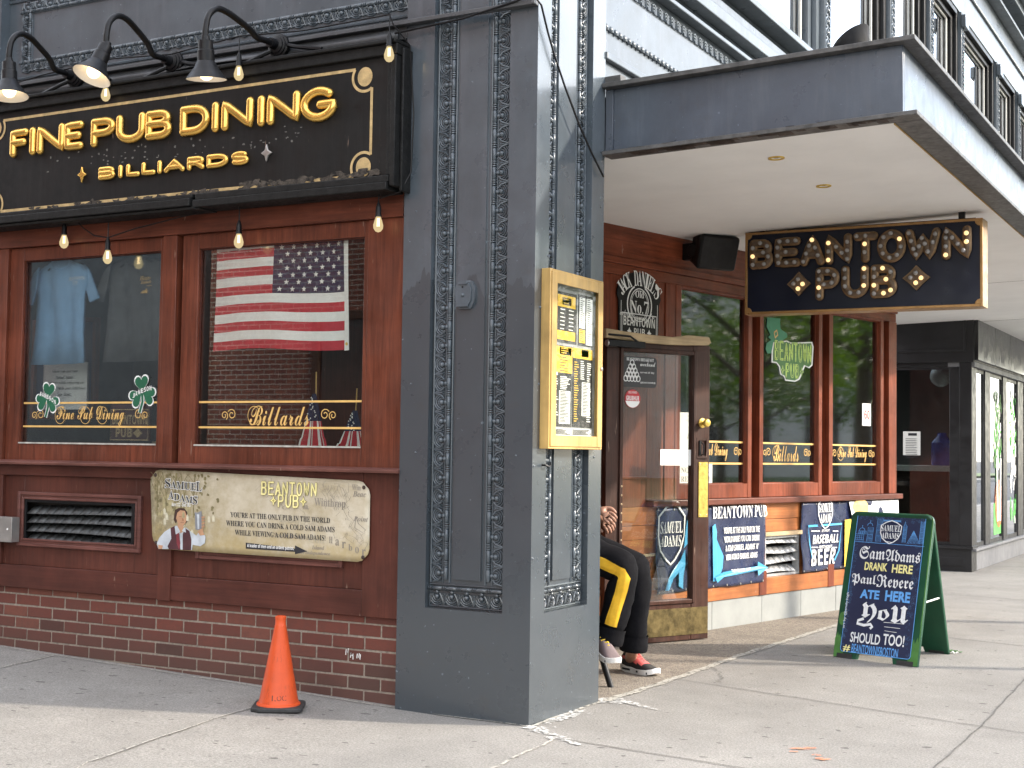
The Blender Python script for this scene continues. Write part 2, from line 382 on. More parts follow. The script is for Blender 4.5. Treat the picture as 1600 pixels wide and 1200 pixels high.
M['glass_d'] = glass_mat('door_glass', (.92, .94, .92), 1.5, .5)
M['glass_m'] = glass_mat('menu_glass', (.95, .96, .95), 1.4, .04)
def concrete():
    m = N('sidewalk_concrete'); c = (.325, .31, .286)
    a = m.ramp(m.noise(1.4, 7, .72), (.3, sc(c, .74)), (.7, sc(c, 1.18)))
    a = m.mix(m.ramp(m.noise(5, 6, .75, (3, 3, 3)), (.45, 0), (.75, .4)), a, (.25, .24, .225))
    a = m.mix(m.ramp(m.noise(95, 4, .75), (.42, .6), (.6, 0)), a, (.12, .115, .105))
    a = m.mix(m.ramp(m.noise(230, 2, .5, (5, 5, 5)), (.6, 0), (.7, .5)), a, (.55, .53, .5))
    a = m.mix(m.ramp(m.noise((14, 3.2, 1), 4, .6, (9, 2, 0)), (.68, 0), (.76, .5)), a, (.2, .19, .18))
    gum = m.ramp(m.noise((13, 19, 1), 1, .3, (2, 8, 0)), (.73, 0), (.74, .75)); a = m.mix(gum, a, (.08, .075, .07))
    return m.out(a, .88, m.noise(150, 5, .8), .8, .006, 0, .3)
M['concrete'] = concrete()
def aggregate():
    m = N('exposed_aggregate'); v = m.n.new('ShaderNodeTexVoronoi'); v.inputs['Scale'].default_value = 75; m.link(m.tc.outputs['Object'], v.inputs['Vector'])
    a = m.ramp(v.outputs['Distance'], (.1, (.33, .28, .22)), (.6, (.12, .105, .09)))
    b = m.n.new('ShaderNodeSeparateColor'); m.link(v.outputs['Color'], b.inputs[0])
    a = m.mix(m.math('MULTIPLY', b.outputs[0], .55), a, (.42, .37, .3)); a = m.mix(m.ramp(m.noise(2.5, 4), (.4, 0), (.75, .6)), a, (.14, .12, .1))
    h = m.ramp(v.outputs['Distance'], (.0, 1.0), (.6, 0.0))
    return m.out(a, .9, h, .5, .006, 0, .3)
M['aggregate'] = aggregate()
def brick_mat():
    m = N('red_brick'); g = m.n.new('ShaderNodeNewGeometry')
    a = m.ramp(g.outputs['Random Per Island'], (0, (.06, .032, .026)), (.07, (.13, .043, .032)), (.5, (.155, .05, .036)), (.8, (.115, .041, .032)), (1, (.18, .065, .045)))
    a = m.mix(m.ramp(m.noise(26, 5, .7), (.4, 0), (.75, .55)), a, (.10, .045, .036))
    sx = m.n.new('ShaderNodeSeparateXYZ'); m.link(m.tc.outputs['Object'], sx.inputs[0])
    soot = m.ramp(m.math('ADD', sx.outputs[2], m.math('MULTIPLY', m.noise(4, 4), .16)), (.16, .65), (.38, 0)); a = m.mix(soot, a, (.085, .052, .043))
    return m.out(a, .8, m.noise(110, 5, .7), .5, .004, 0, .3)
M['brick'] = brick_mat()
M['mortar'] = plain('mortar', (.26, .22, .18), .95, 0, .3, 40, .5)
M['mortardark'] = plain('crack_dirt', (.11, .105, .095), .95, 0, .4, 30)
def worn(name, c, thr=.5, scale=60, rough=.9):
    m = N(name); a = m.ramp(m.noise(25, 4), (.3, sc(c, .75)), (.7, sc(c, 1.15))); m.out(a, rough)
    f = m.ramp(m.noise(scale, 4, .7, (3, 1, 2)), (thr-.05, 0), (thr+.05, 1)); t = m.n.new('ShaderNodeBsdfTransparent'); mx = m.n.new('ShaderNodeMixShader')
    m.link(f, mx.inputs[0]); m.link(t.outputs[0], mx.inputs[1]); m.link(m.b.outputs[0], mx.inputs[2]); m.link(mx.outputs[0], m.n['Material Output'].inputs[0]); return m.mat
M['caulk'] = plain('pale_sealant', (.42, .4, .36), .9, 0, .3, 30, .4)
M['wornedge'] = worn('chipped_concrete_edge', (.42, .4, .35), .44, 35)
M['spill'] = worn('plaster_spill', (.55, .55, .53), .5, 45)
def cone_mat():
    m = N('cone_orange'); c = (.62, .078, .014)
    a = m.ramp(m.noise(8, 5), (.3, sc(c, .8)), (.7, sc(c, 1.05)))
    a = m.mix(m.ramp(m.noise((40, 40, 7), 5, .75), (.56, 0), (.75, .75)), a, (.13, .035, .014))
    return m.out(a, .5, m.noise(60, 3), .15, .003)
M['orange'] = cone_mat()
M['limefill'] = plain('lime_print', (.5, .68, .16), .4); M['hatgreen'] = plain('hat_green', (.02, .2, .1), .35)
M['beadw'] = wood('bead_wood', (.07, .02, .013), False, .5)
M['rubber'] = plain('black_rubber', (.028, .028, .028), .7, 0, .4, 20, .3)
M['trouser'] = plain('black_trousers', (.006, .006, .0075), .9, 0, .3, 20, .3, .12)
M['stripe'] = plain('yellow_stripe', (.75, .42, .02), .8, 0, .15, 20)
M['skin'] = plain('skin', (.32, .165, .11), .5, 0, .12, 12)
M['jacket'] = plain('dark_jacket', (.03, .03, .035), .8)
M['hair'] = plain('dark_hair', (.015, .012, .01), .6)
M['shoeblack'] = plain('shoe_black', (.02, .02, .022), .6)
M['shoered'] = plain('shoe_salmon', (.7, .14, .13), .6)
M['shoegrey'] = plain('shoe_grey', (.16, .12, .12), .7)
M['sole'] = plain('white_sole', (.75, .73, .7), .5)
M['shirt'] = plain('blue_tshirt', (.26, .44, .66), .85, 0, .12, 12)
M['shirtdark'] = plain('charcoal_tshirt', (.09, .09, .09), .85)
M['maroon'] = plain('maroon_panel', (.06, .012, .012), .6)
M['beigegrey'] = plain('stone_grey', (.3, .3, .3), .8, 0, .15, 1)
# ================================================================== setting: ground
def gz(x, y): return 0.0285*max(0.0, -x-0.55) if y < 0.6 else 0.0
g = MB()
xs = [-40, -20, -10]+[-8+.25*i for i in range(49)]; xs = [x for x in xs if x < 4.2]+[4.2]
ys = [-4.3]+[-4+.25*i for i in range(19)]+[.59, .61, 1, 2, 4, 8, 16, 32, 60]
for y in ys:
    for x in xs: g.v.append(Vector((x, y, gz(x, y))))
nx = len(xs)
g.f = [(j*nx+i, j*nx+i+1, (j+1)*nx+i+1, (j+1)*nx+i) for j in range(len(ys)-1) for i in range(nx-1)]; g.m = [0]*len(g.f)
g.build('sidewalk', M['concrete'], kind='structure')
k = MB(); k.box(FZ, 4.2, 4.36, -4.46, 60, -.15, -.002); k.box(FZ, -40, 4.2, -4.46, -4.3, -.15, -.002); k.build('kerb', M['beigegrey'], kind='structure', bevel=.01)
r = MB(); r.flat(FZ, [(-700, -700), (700, -700), (700, 700), (-700, 700)], -.15); r.build('road', M['asphalt'], kind='structure')
r = MB(); r.box(FZ, 13, 13.3, -40, 90, -.15, .0); r.box(FZ, 13.3, 16, -40, 90, -.15, -.01); r.build('pavement', M['concrete'], kind='structure')
r = MB(); r.flat(FZ, [(16, -40), (120, -40), (120, 120), (16, 120)], .02); r.build('lawn', M['lawn'], kind='structure')
def wavy(pts, amp=.006, step=.12, k=0):
    p = densify(pts, step); return [(x+amp*math.sin(31*x+17*y+k)+amp*.6*math.sin(57*y-13*x+2*k), y+amp*math.sin(29*y-11*x+k*2)) for x, y in p]
def gp(*px): return [tuple(FZ.at(*p)) for p in px]
a = MB(); edge = [(.02, .77), (.04, 1.77), (.06, 2.8), (.13, 4.66), (.21, 6.33), (.22, 6.95)]
a.flat(FZ, [(-2.6, .77)]+wavy(edge, .012)+[(-2.6, 6.95)], .005); a.build('entry_floor', M['aggregate'], kind='structure')
j = MB()
gzf = lambda x, y: gz(x, y)+.004
for pts, t in (([(-3.4, 1.0-2.4), (-3.03, -.48), (-3.16, .05)], .007), ([(.05, 1.69), (1.85, 1.19), (4.2, .55)], .007), ([(1.85, -3), (1.85, 1.19), (1.8, 2.79), (1.76, 9)], .008),
               ([(.2, 4.78), (1.07, 4.52), (1.56, 4.38), (4.2, 3.7)], .012), ([(.24, -.18), (1.15, -.3), (4.2, -.72)], .008), ([(.1, 7.9), (4.2, 7.1)], .012), ([(-1.1, -1.7), (-1.27, -.77), (-1.33, -.2)], .006)):
    j.ribbon(FZ, wavy(pts, .003), t, gzf)
j.build('pavement_joint', M['mortardark'], kind='structure', smooth=0)
cr = MB()   # cracks running off the joints
for pts in ([(.62, 3.9), (.5, 4.3), (.3, 4.6)], [(.1, 2.2), (.22, 2.0), (.3, 1.7)], [(.6, 4.0), (.75, 3.75)]):
    cr.ribbon(FZ, wavy(pts, .02, .05), .006, .0045)
cr.build('pavement_crack', M['mortardark'], kind='structure', smooth=0)
c = MB()
def blot(mb, F, u, v, ru, rv, n, w, rot=0, k=0, rough=.35):
    pts = []
    for i in range(n):
        a_ = 2*PI*i/n; q = 1+rough*(random.random()-.5)*2; x, y = ru*q*math.cos(a_), rv*q*math.sin(a_)
        pts.append((u+x*math.cos(rot)-y*math.sin(rot), v+x*math.sin(rot)+y*math.cos(rot)))
    mb.flat(F, pts, w)
c.ribbon(FZ, wavy([(.03, .8), (.05, 1.4), (.06, 1.9), (.06, 2.8), (.12, 4.5), (.2, 6.3)], .006, .05), .05, .0062)
c.ribbon(FZ, wavy([(.012, -.02), (.013, .4), (.012, .8)], .006, .03), .02, .0045)
c.ribbon(FZ, wavy([(.24, -.18), (.29, -.85), (.33, -1.4)], .006, .04), .014, .0046)
c.ribbon(FZ, wavy([(-1.02, -1.9), (-1.11, -1.71), (-1.27, -.77), (-1.31, -.45)], .003, .05), .006, lambda x, y: gz(x, y)+.0052)
c.ribbon(FZ, wavy([(-3.0, -.75), (-3.03, -.48), (-3.13, .0)], .003, .05), .012, lambda x, y: gz(x, y)+.0052)
c.ribbon(FZ, wavy([(-4, .012), (-2, .014), (-.74, .012), (0, -.012)], .005, .04), .012, lambda x, y: gz(x, y)+.005)
c.build('sealant_line', M['wornedge'], kind='structure', smooth=0)
c = MB()
for (x, y), ru, rv in (((.05, -.03), .09, .05), ((.14, -.1), .12, .035), ((.06, .83), .09, .08), ((.14, .83), .1, .03), ((.24, .77), .12, .022), ((.24, -.19), .06, .03), ((.04, .3), .05, .22), ((.34, -.23), .1, .02)):
    blot(c, FZ, x, y, ru, rv, 17, .0052+.0003*random.random(), random.uniform(-.3, .1) if ru < .08 else -.45)
for q in range(14): blot(c, FZ, random.uniform(.0, .2), random.uniform(-.12, .95), random.uniform(.004, .02), random.uniform(.004, .01), 9, .006)
c.build('plaster_spill', M['spill'], kind='structure', smooth=0)
M['spray'] = worn('orange_spray', (.6, .22, .11), .47, 55)
c = MB()
for (px, py), ru, rv in (((1250, 1171), .045, .018), ((1268, 1170), .03, .012), ((1283, 1187), .035, .028), ((1276, 1181), .02, .016), ((1240, 1176), .02, .012)): blot(c, FZ, *FZ.at(px, py), ru, rv, 14, .005+.0002*random.random(), .4)
c.build('pavement_marking', M['spray'], kind='structure', smooth=0)

# ================================================================== the corner building
FW = FA(.04)                                     # face of the timber shop front
B = thing('corner_building', (-1.5, 1.0, 0), 'dark slate painted corner building with mahogany pub front above a brick base', 'building')
def orn_strip(L, flip=False, wd=.115, pitch=.0955):   # cast egg and dart strip: v along, u across (0 outer .. wd inner)
    F = Frame((0, 0, 0), (1, 0, 0), (0, 1, 0)); mb = MB(); sx = -1 if flip else 1
    def Q(u, v, w): return Vector((sx*u, v, w))
    n = int(L/pitch); cu = wd*.40
    def lens(pts, r): mb.tube(pts, r, 5, 0, False)
    mb.tube([Q(.004, 0, .004), Q(.004, L, .004)], .0055, 6); mb.tube([Q(wd*.64, 0, .003), Q(wd*.64, L, .003)], .003, 5); mb.tube([Q(wd-.004, 0, .003), Q(wd-.004, L, .003)], .005, 6)
    for i in range(n+1):
        v = (i+.5)*L/(n+1); P_ = L/(n+1)
        mb.ball(Q(cu+.004, v, .006), .0135, 9, 5, 0, (0, 0, 1), 1.0, True)
        for r0, h in ((.021, .009), (.0315, .010), (.042, .008)):
            lens([Q(cu+.008-r0*1.06*math.cos(a), v+min(P_*.49, r0)*math.sin(a), h-.004*abs(math.sin(a))) for a in [math.radians(-105+210*q/9) for q in range(10)]], .0036)
        mb.ball(Q(cu+.027, v, .004), .0115, 8, 4, 0, (0, 0, 1), .9, True)
        for dv in (-1, 1): lens([Q(cu+.02, v+dv*.018, .009), Q(cu+.004, v+dv*P_*.36, .011), Q(cu-.03, v+dv*P_*.47, .006)], .0042)
        lens([Q(.010, v+P_/2, .006), Q(cu+.012, v+P_/2, .011)], .0042)
        bu = wd*.80                                   # bead and reel
        mb.tube([Q(bu, v-.030, .006), Q(bu, v-.026, .008), Q(bu, v+.026, .008), Q(bu, v+.030, .006)], [.006, .0105, .0105, .006], 8)
        for q in (-.011, 0, .011): mb.tube([Q(bu, v+P_/2+q-.0032, .008), Q(bu, v+P_/2+q+.0032, .008)], .0115, 8)
    return mb
def place_strip(F, L, mat, parent, flip, cache={}, wd=.115):
    key = (round(L, 2), flip, wd)
    if key not in cache: cache[key] = orn_strip(L, flip, wd)
    s = cache[key]; mb = MB(); R_ = Matrix((F.U, F.V, F.N)).transposed()
    mb.v = [F.o+R_@p for p in s.v]; mb.f = s.f; mb.m = s.m
    return mb.build('moulding', mat, parent, smooth=50)
# ---- corner pilaster with recessed panels
xL, xR = FA(0).at(664, 945)[0], FA(0).at(783, 957)[0]+.005
pm = MB(); H = 4.7; yb0, yb1, zb = .142, .621, .52
pm.box(FZ, -.75, -.04, .04, .765, 0, H); pm.box(FZ, -.757, xL, 0, .041, -.03, H); pm.box(FZ, xR, 0, 0, yb0, -.03, H)
pm.box(FZ, -.041, 0, yb1, .772, -.03, H); pm.box(FZ, xL, xR, 0, .041, -.03, zb); pm.box(FZ, -.041, 0, yb0, yb1, -.03, zb)
pil = pm.build('pilaster', M['paint'], B, smooth=0)
RL, RB = FA(.04), FB(-.04)
L = H-zb-.13
for F_, u0, u1 in ((RL, xL, xR), (RB, yb0, yb1)):
    place_strip(Frame(F_.P(u0+.006, zb+.125), F_.U), L, M['paint_up'], pil, False)
    place_strip(Frame(F_.P(u1-.006, zb+.125), F_.U), L, M['paint_up'], pil, True)
    place_strip(Frame(F_.P(u1-.006, zb+.006), F_.V, -F_.U), u1-u0-.012, M['paint'], pil, False)   # along the foot of the panel
    fld = MB(); fld.box(F_, u0+.14, u1-.14, zb+.145, H, 0, .012); fld.build('panel_field', M['paint'], pil, smooth=0)
pl = MB(); cx_, cz_ = FA(.04).at(731, 461); F_ = Frame((cx_, .028, cz_), (1, 0, 0))
oct_ = [(-.045, -.03), (-.03, -.065), (.028, -.065), (.048, -.035), (.05, .03), (.03, .062), (-.028, .062), (-.047, .035)]
pl.prism(F_, [(u*1.12, v*1.1) for u, v in oct_], 0, .018); pl.prism(F_, [(u*.95-.006, v*.93) for u, v in oct_], .018, .03); pl.ball(F_.P(-.004, -.004, .03), .010, 8, 4, 0, F_.N, 1, True); pl.box(F_, -.04, .03, -.062, -.052, .03, .04); pl.box(F_, -.03, .02, .048, .058, .03, .036)
pl.lathe(F_.P(-.006, .035, .0301), F_.N, [(.006, 0), (.0055, .001)], 8, 1)
pl.build('wall_plate', [M['paint_up'], M['black']], pil, bevel=.002)
pin = MB()                                         # studs and nail heads in the paint
for px, py in ((649, 707), (806, 712), (642, 600), (650, 330)): pin.ball(FA(0).P(*FA(0).at(px, py)), .006, 6, 3, 0, (0, -1, 0), .6, True)
for px, py in ((842, 600), (834, 728), (832, 873), (928, 714), (856, 400), (844, 480)): pin.ball(FB(0).P(*FB(0).at(px, py)), .008, 6, 3, 0, (1, 0, 0), .6, True)
pin.build('bolt', M['paint_up'], pil)
hk = MB(); hk.tube([FB(0).P(u, v, w_) for u, v, w_ in ((.10, 1.235, 0), (.10, 1.235, .02), (.12, 1.228, .03), (.145, 1.236, .025), (.15, 1.25, .02))], .005, 6); hk.build('hook', M['black'], pil)
# ledge of flashing round the pilaster
le = MB(); le.box(FZ, -4.6, .0, -.045, -.002, 3.462, 3.484); le.box(FZ, -4.6, -.76, -.002, .04, 3.40, 3.484)
le.build('ledge', M['paint_ledge'], B, bevel=.003)
# ---- brick base
bw = MB(); bl, bh, mo = .203, .0677, .010
z0 = FW.at(616, 1086)[1]; x0 = FW.at(491, 978)[0]; FBk = FA(.068)
bw.box(FZ, -4.6, -.757, .072, .16, -.1, .46, 1)
for row in range(-2, 6):
    zz = z0+row*bh; off = 0 if row % 2 == 0 else bl/2
    q = -20
    while True:
        a_ = x0+off+q*bl; q += 1
        if a_ < -4.5: continue
        b_ = min(a_+bl-mo, -.768)
        if a_ > -.80: break
        d_ = random.uniform(-.002, .0025); h_ = random.uniform(-.0008, .0008)
        bw.box(FBk, a_+random.uniform(-.001, .001), b_, zz+mo/2+h_, zz+bh-mo/2+h_, -.03, d_, 0)
bwo = bw.build('brick_wall', [M['brick'], M['mortar']], B, bevel=.003, smooth=0)
sc_ = MB()
for x, pts in enumerate(([(0, 0), (.002, .03), (.012, .012), (.016, .035)], [(.03, -.012), (.032, .016), (.031, .003), (.043, .0), (.045, .012), (.046, -.02)], [(.07, -.012), (.072, .012)], [(.085, .015), (.082, -.005), (.09, -.018), (.092, .01)])):
    o = FBk.at(541, 1023); sc_.ribbon(FBk, [(o[0]+u, o[1]+v) for u, v in pts], .005, .0045)
sc_.build('paint_scrawl', M['whitetext'], bwo, smooth=0)
# ---- timber front
tf = MB()
H_, V_ = 0, 1
tf.box(FW, -4.6, -2.386, .445, .578, -.03, 0, H_); tf.box(FW, -2.29, -1.0, .445, .578, -.03, 0, H_)          # foot rails
tf.box(FW, -2.386, -2.29, .44, 1.115, -.03, .004, V_); tf.box(FW, -1.0, -.776, .444, 1.18, -.03, .003, V_)   # stiles
tf.box(FW, -3.72, -3.64, .58, 1.115, -.03, .004, V_)
tf.box(FW, -4.6, -1.0, 1.115, 1.18, -.03, .006, H_)                                                          # rail below the sill
tf.box(FW, -4.6, -3.478, .578, 1.115, -.05, -.02, V_); tf.box(FW, -2.582, -1.0, .578, 1.115, -.05, -.02, V_); tf.box(FW, -3.478, -2.582, .578, .710, -.05, -.02, V_); tf.box(FW, -3.478, -2.582, .980, 1.115, -.05, -.02, V_)                                                          # panels
lower = tf.build('timber_panelling', [M['wood_low'], M['wood_lowv']], B, bevel=.003)
tf = MB()
tf.box(FW, -2.397, -2.296, 1.205, 2.49, -.08, .012, V_); tf.box(FW, -1.0, -.778, 1.205, 2.49, -.08, .004, V_); tf.box(FW, -3.78, -3.646, 1.205, 2.49, -.08, .012, V_)
tf.box(FW, -4.6, -.772, 2.49, 2.64, -.08, .024, H_)
upper = tf.build('timber_frame', [M['wood_h'], M['wood_v']], B, bevel=.003)
s = MB(); s.prism(Frame((-4.6, 0, 0), (0, -1, 0), (0, 0, 1)), [(-.10, 1.18), (.018, 1.18), (.022, 1.196), (-.04, 1.208), (-.10, 1.208)], -.0, -3.845)
sl_ = s.build('sill', M['sill'], B, bevel=.003)
def moulded(F, u0, u1, v0, v1, t, w0, mat, parent, name='panel_moulding'):
    mb = MB(); mb.frame(F, u0, u1, v0, v1, t*.45, w0, w0+.022); mb.frame(F, u0+t*.4, u1-t*.4, v0+t*.4, v1-t*.4, t*.35, w0, w0+.013); mb.frame(F, u0+t*.7, u1-t*.7, v0+t*.7, v1-t*.7, t*.3, w0, w0+.018)
    return mb.build(name, mat, parent, bevel=.004)
M['mould'] = wood('worn_moulding', (.13, .05, .04), False, .5, .45)
moulded(FW, -2.116, -1.128, .685, 1.0, .05, -.02, M['mould'], lower)
vent = MB(); vent.frame(FW, -3.475, -2.585, .712, .978, .022, -.03, -.012); vent.box(FW, -3.47, -2.59, .715, .975, -.16, -.15)
vo = vent.build('vent', M['black'], B, bevel=.002)
moulded(FW, -3.513, -2.527, .694, 1.018, .046, -.02, M['mould'], vo, 'vent_frame')
for i in range(4):
    z_ = .945-.058*i; lv = MB(); sag = lambda u: .007*math.sin((u+3.03)*3.4+i)
    for k_ in range(12):
        u0_, u1_ = -3.452+.85*k_/12, -3.452+.85*(k_+1)/12
        lv.add([FW.P(u0_, z_+sag(u0_), -.085), FW.P(u1_, z_+sag(u1_), -.085), FW.P(u1_, z_-.05+sag(u1_), -.018), FW.P(u0_, z_-.05+sag(u0_), -.018)], [(0, 3, 2, 1)])
    lv.build('louvre', M['louvre'], vo, solid=.003)
def window(F, u0, u1, v0, v1, g, w0, w1, wg, mat, gl, parent, panes=True):
    mb = MB(); mb.frame(F, u0, u1, v0, v1, (g[0]-u0, u1-g[1], g[2]-v0, v1-g[3]), w0, w1)
    wo = mb.build('window', mat, parent, bevel=.003)
    b_ = MB(); b_.frame(F, g[0]-.002, g[1]+.002, g[2]-.002, g[3]+.002, .009, wg+.001, wg+.010); b_.build('glazing_bead', M['beadw'] if mat is M['wood_v'] else mat, wo)
    if mat is M['wood_v']: b_ = MB(); b_.box(F, g[0], g[1], g[2]-.003, g[2]+.006, wg+.0105, w1+.004); b_.build('sill_bead', M['caulk'], wo)
    p = MB(); p.box(F, g[0]-.01, g[1]+.01, g[2]-.01, g[3]+.01, wg-.004, wg); p.build('pane', gl, wo, smooth=0)
    return wo
wl = window(FW, -3.645, -2.398, 1.206, 2.489, (-3.53, -2.433, 1.308, 2.41), -.06, -.008, -.035, M['wood_v'], M['glass'], B)
wr = window(FW, -2.268, -1.001, 1.206, 2.489, (-2.152, -1.031, 1.308, 2.405), -.06, -.008, -.035, M['wood_v'], M['glass'], B)
tf = MB(); tf.box(FW, -2.296, -2.268, 1.206, 2.489, -.08, -.05); tf.build('shadow_gap', M['bay_dark'], B)
FG = FA(.075)                                      # outer face of those panes
def swash(mb, F, u, v, s, w, flip=1, t=.0045):
    def sp(cx, cy, r, a0, a1): return [(cx+flip*r*(1-.75*q/14)*math.cos(math.radians(a0+(a1-a0)*q/14)), cy+r*(1-.75*q/14)*math.sin(math.radians(a0+(a1-a0)*q/14))) for q in range(15)]
    mb.ribbon(F, sp(u-flip*s*.5, v, s*.42, -60, 420), t, w); mb.ribbon(F, sp(u+flip*s*.32, v+s*.08, s*.5, 150, -330), t, w)
for wo, (a_, b_), t_, (t0, t1), sw in ((wl, (-3.53, -2.433), 'Fine Pub Dining', (-3.245, -2.705), (-3.40, -2.575)), (wr, (-2.152, -1.031), 'Billards', (-1.785, -1.385), (-1.93, -1.26))):
    mb = MB()
    for z_ in (1.549, 1.409): mb.flat(FG, [(a_, z_-.0055), (b_, z_-.0055), (b_, z_+.0055), (a_, z_+.0055)], .0015)
    mb.text(FG, script(t_), t0, t1, 1.415 if 'F' in t_ else 1.42, 1.53 if 'F' in t_ else 1.528, .0015)
    for cap in ((t0+.03, 1.475),) if 'B' in t_ else ((t0+.03, 1.475), (t0+.235, 1.475), (t0+.37, 1.475)):
        mb.ribbon(FG, arc(cap[0], cap[1], .042, .05, 20, 330, 20), .003, .0016)
    swash(mb, FG, sw[0], 1.475, .062, .0016, 1); swash(mb, FG, sw[1], 1.475, .062, .0016, -1)
    mb.build('lettering', M['goldtext'], wo, smooth=0)
# ---- wall above, with framed panel
uw = MB(); uw.box(FZ, -4.6, -.757, .05, .3, 2.64, 4.7); uw.box(FZ, -4.7, -3.72, -.02, .05, 3.484, 4.7)
uwo = uw.build('upper_wall', M['paint_up'], B, smooth=0)
FU = FA(.05)
place_strip(Frame(FU.P(-.78, 3.575), FU.V, -FU.U), 2.82, M['paint_up'], uwo, False, wd=.07)
place_strip(Frame(FU.P(-.78, 4.0), FU.V, -FU.U), 2.82, M['paint_up'], uwo, True, wd=.07)
place_strip(Frame(FU.P(-3.605, 3.59), FU.U), .36, M['paint_up'], uwo, False, wd=.09)
mb = MB()
for z_ in (3.50, 3.535, 4.02, 4.05): mb.tube([FU.P(-3.72, z_, .004), FU.P(-.76, z_, .004)], .009, 6)
mb.build('string_course', M['paint_up'], uwo)
# ---- rooms seen through the glass
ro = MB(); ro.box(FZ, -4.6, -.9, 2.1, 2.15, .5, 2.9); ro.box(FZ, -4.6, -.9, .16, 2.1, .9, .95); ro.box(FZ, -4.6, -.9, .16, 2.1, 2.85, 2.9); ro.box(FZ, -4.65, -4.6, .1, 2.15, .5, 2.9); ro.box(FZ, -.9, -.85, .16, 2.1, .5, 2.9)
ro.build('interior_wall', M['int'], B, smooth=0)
# ---- street side above the canopy
FS = FB(-.02)
us = MB(); us.box(FZ, -.6, -.02, .772, 22, 2.95, 4.28); us.box(FZ, -.6, -.02, .772, 22, 6.38, 7.3); us.box(FZ, -.6, -.45, .772, 22, 4.28, 6.38)
us.box(FZ, -.02, .07, .772, 22, 4.04, 4.12); us.box(FZ, -.02, .035, .772, 22, 4.12, 4.20); us.box(FZ, -.6, .11, .772, 22, 4.281, 4.33); us.box(FZ, -.02, .05, .772, 22, 3.93, 3.96)
us.box(FZ, -.02, .12, .772, 22, 7.02, 7.06); us.box(FZ, -.6, .32, .772, 22, 7.301, 7.36); us.box(FZ, -.02, .2, .772, 22, 7.2, 7.3); us.box(FZ, -.02, .012, .772, 22, 3.40, 3.44)
uso = us.build('street_wall', M['paint_up'], B, bevel=.006, smooth=0)
mb = MB()
for z_, r_ in ((3.58, .02), (6.72, .03)):
    y_ = .8
    mb.box(FZ, -.03, -.012, .8, 16, z_-.006, z_+.006)
    while y_ < 16: mb.ball((-.015, y_, z_), r_, 6, 4, 0, (1, 0, 0), .8, True); y_ += .06
mb.build('bead_moulding', M['paint_up'], uso)
mb = MB()
for z_ in (3.865, 7.13):
    y_ = .8
    while y_ < 16:
        for r0 in (.014, .026, .038): mb.tube([(-.012, y_+r0*math.cos(math.radians(a__)), z_-.03+r0*math.sin(math.radians(a__))*1.5) for a__ in range(0, 181, 30)], .0045, 4, 0, False)
        y_ += .092
mb.build('leaf_moulding', M['paint_up'], uso)
piers = [4.93, 7.07, 8.75, 10.37, 12.64, 14.3, 16.2, 18.0]
def pier_orn(y):
    mb = MB(); z_ = 4.4
    while z_ < 6.3:
        mb.ball((0.001, y, z_), .022, 7, 3, 0, (1, 0, 0), .8, True); mb.ball((0.001, y-.04, z_+.045), .014, 6, 3, 0, (1, 0, 0), .8, True); mb.ball((0.001, y+.04, z_+.045), .014, 6, 3, 0, (1, 0, 0), .8, True)
        mb.tube([(.002, y-.05, z_-.03), (.006, y, z_+.03), (.002, y+.05, z_-.03)], .006, 4); z_ += .09
    mb.tube([(.0, y-.068, 4.33), (.0, y-.068, 6.37)], .008, 5); mb.tube([(.0, y+.068, 4.33), (.0, y+.068, 6.37)], .008, 5); return mb
for y_ in piers:
    mb = MB(); mb.box(FZ, -.44, 0, y_-.08, y_+.08, 4.331, 6.379); mb.box(FZ, 0, .05, y_-.1, y_+.1, 6.2, 6.34)
    po = mb.build('pier', M['paint_up'], B, bevel=.004); pier_orn(y_).build('moulding', M['paint_up'], po)
M['blind'] = plain('pale_blind', (.55, .54, .5), .8, 0, .1, 3); M['curtain'] = plain('ochre_curtain', (.5, .3, .06), .8, 0, .2, 12)
M['glass_up'] = glass_mat('upper_glass', (.7, .74, .75), 1.5, 3.0)
edges = [.9]+piers
for i, (a_, b_) in enumerate(zip(edges, edges[1:])):
    a2, b2 = a_+(.08 if i else 0), b_-.08
    F_ = FB(-.13); mb = MB(); mb.frame(F_, a2, b2, 4.331, 6.379, (.04, .26, .07, .10), -.05, 0.0); mb.box(F_, b2-.18, b2, 4.332, 6.378, 0, .05); mb.box(F_, b2-.09, b2, 4.333, 6.377, .05, .09); sf_ = MB(); sf_.frame(F_, a2+.035, b2-.245, 4.395, 6.27, .032, .0005, .02)
    mb.box(F_, a2, b2-.19, 6.26, 6.378, 0, .05); mb.box(F_, a2, b2-.10, 6.32, 6.376, .05, .10)
    wo = mb.build('upper_window', M['black'] if i else M['paint_up'], B, bevel=.004)  # black stands for the shade on the unlit reveals
    sf_.build('sash', M['cream'], wo, bevel=.003); p = MB(); p.box(F_, a2+.03, b2-.25, 4.40, 6.29, -.014, -.01); p.build('pane', M['glass_up'], wo, smooth=0)
    cu = MB(); wide = (b2-a2); cc = M['curtain'] if i in (0, 3) else M['blind']
    n_ = 24; lo_ = a2+.1 if i not in (0,) else b2-.9
    for q in range(n_):
        t0_, t1_ = lo_+(b2-.15-lo_)*q/n_, lo_+(b2-.15-lo_)*(q+1)/n_
        cu.add([(-.30+.02*math.sin(q*1.9), t0_, 4.35), (-.30+.02*math.sin((q+1)*1.9), t1_, 4.35), (-.30+.02*math.sin((q+1)*1.9), t1_, 6.3), (-.30+.02*math.sin(q*1.9), t0_, 6.3)], [(0, 1, 2, 3)])
    cu.build('curtain', cc, wo)
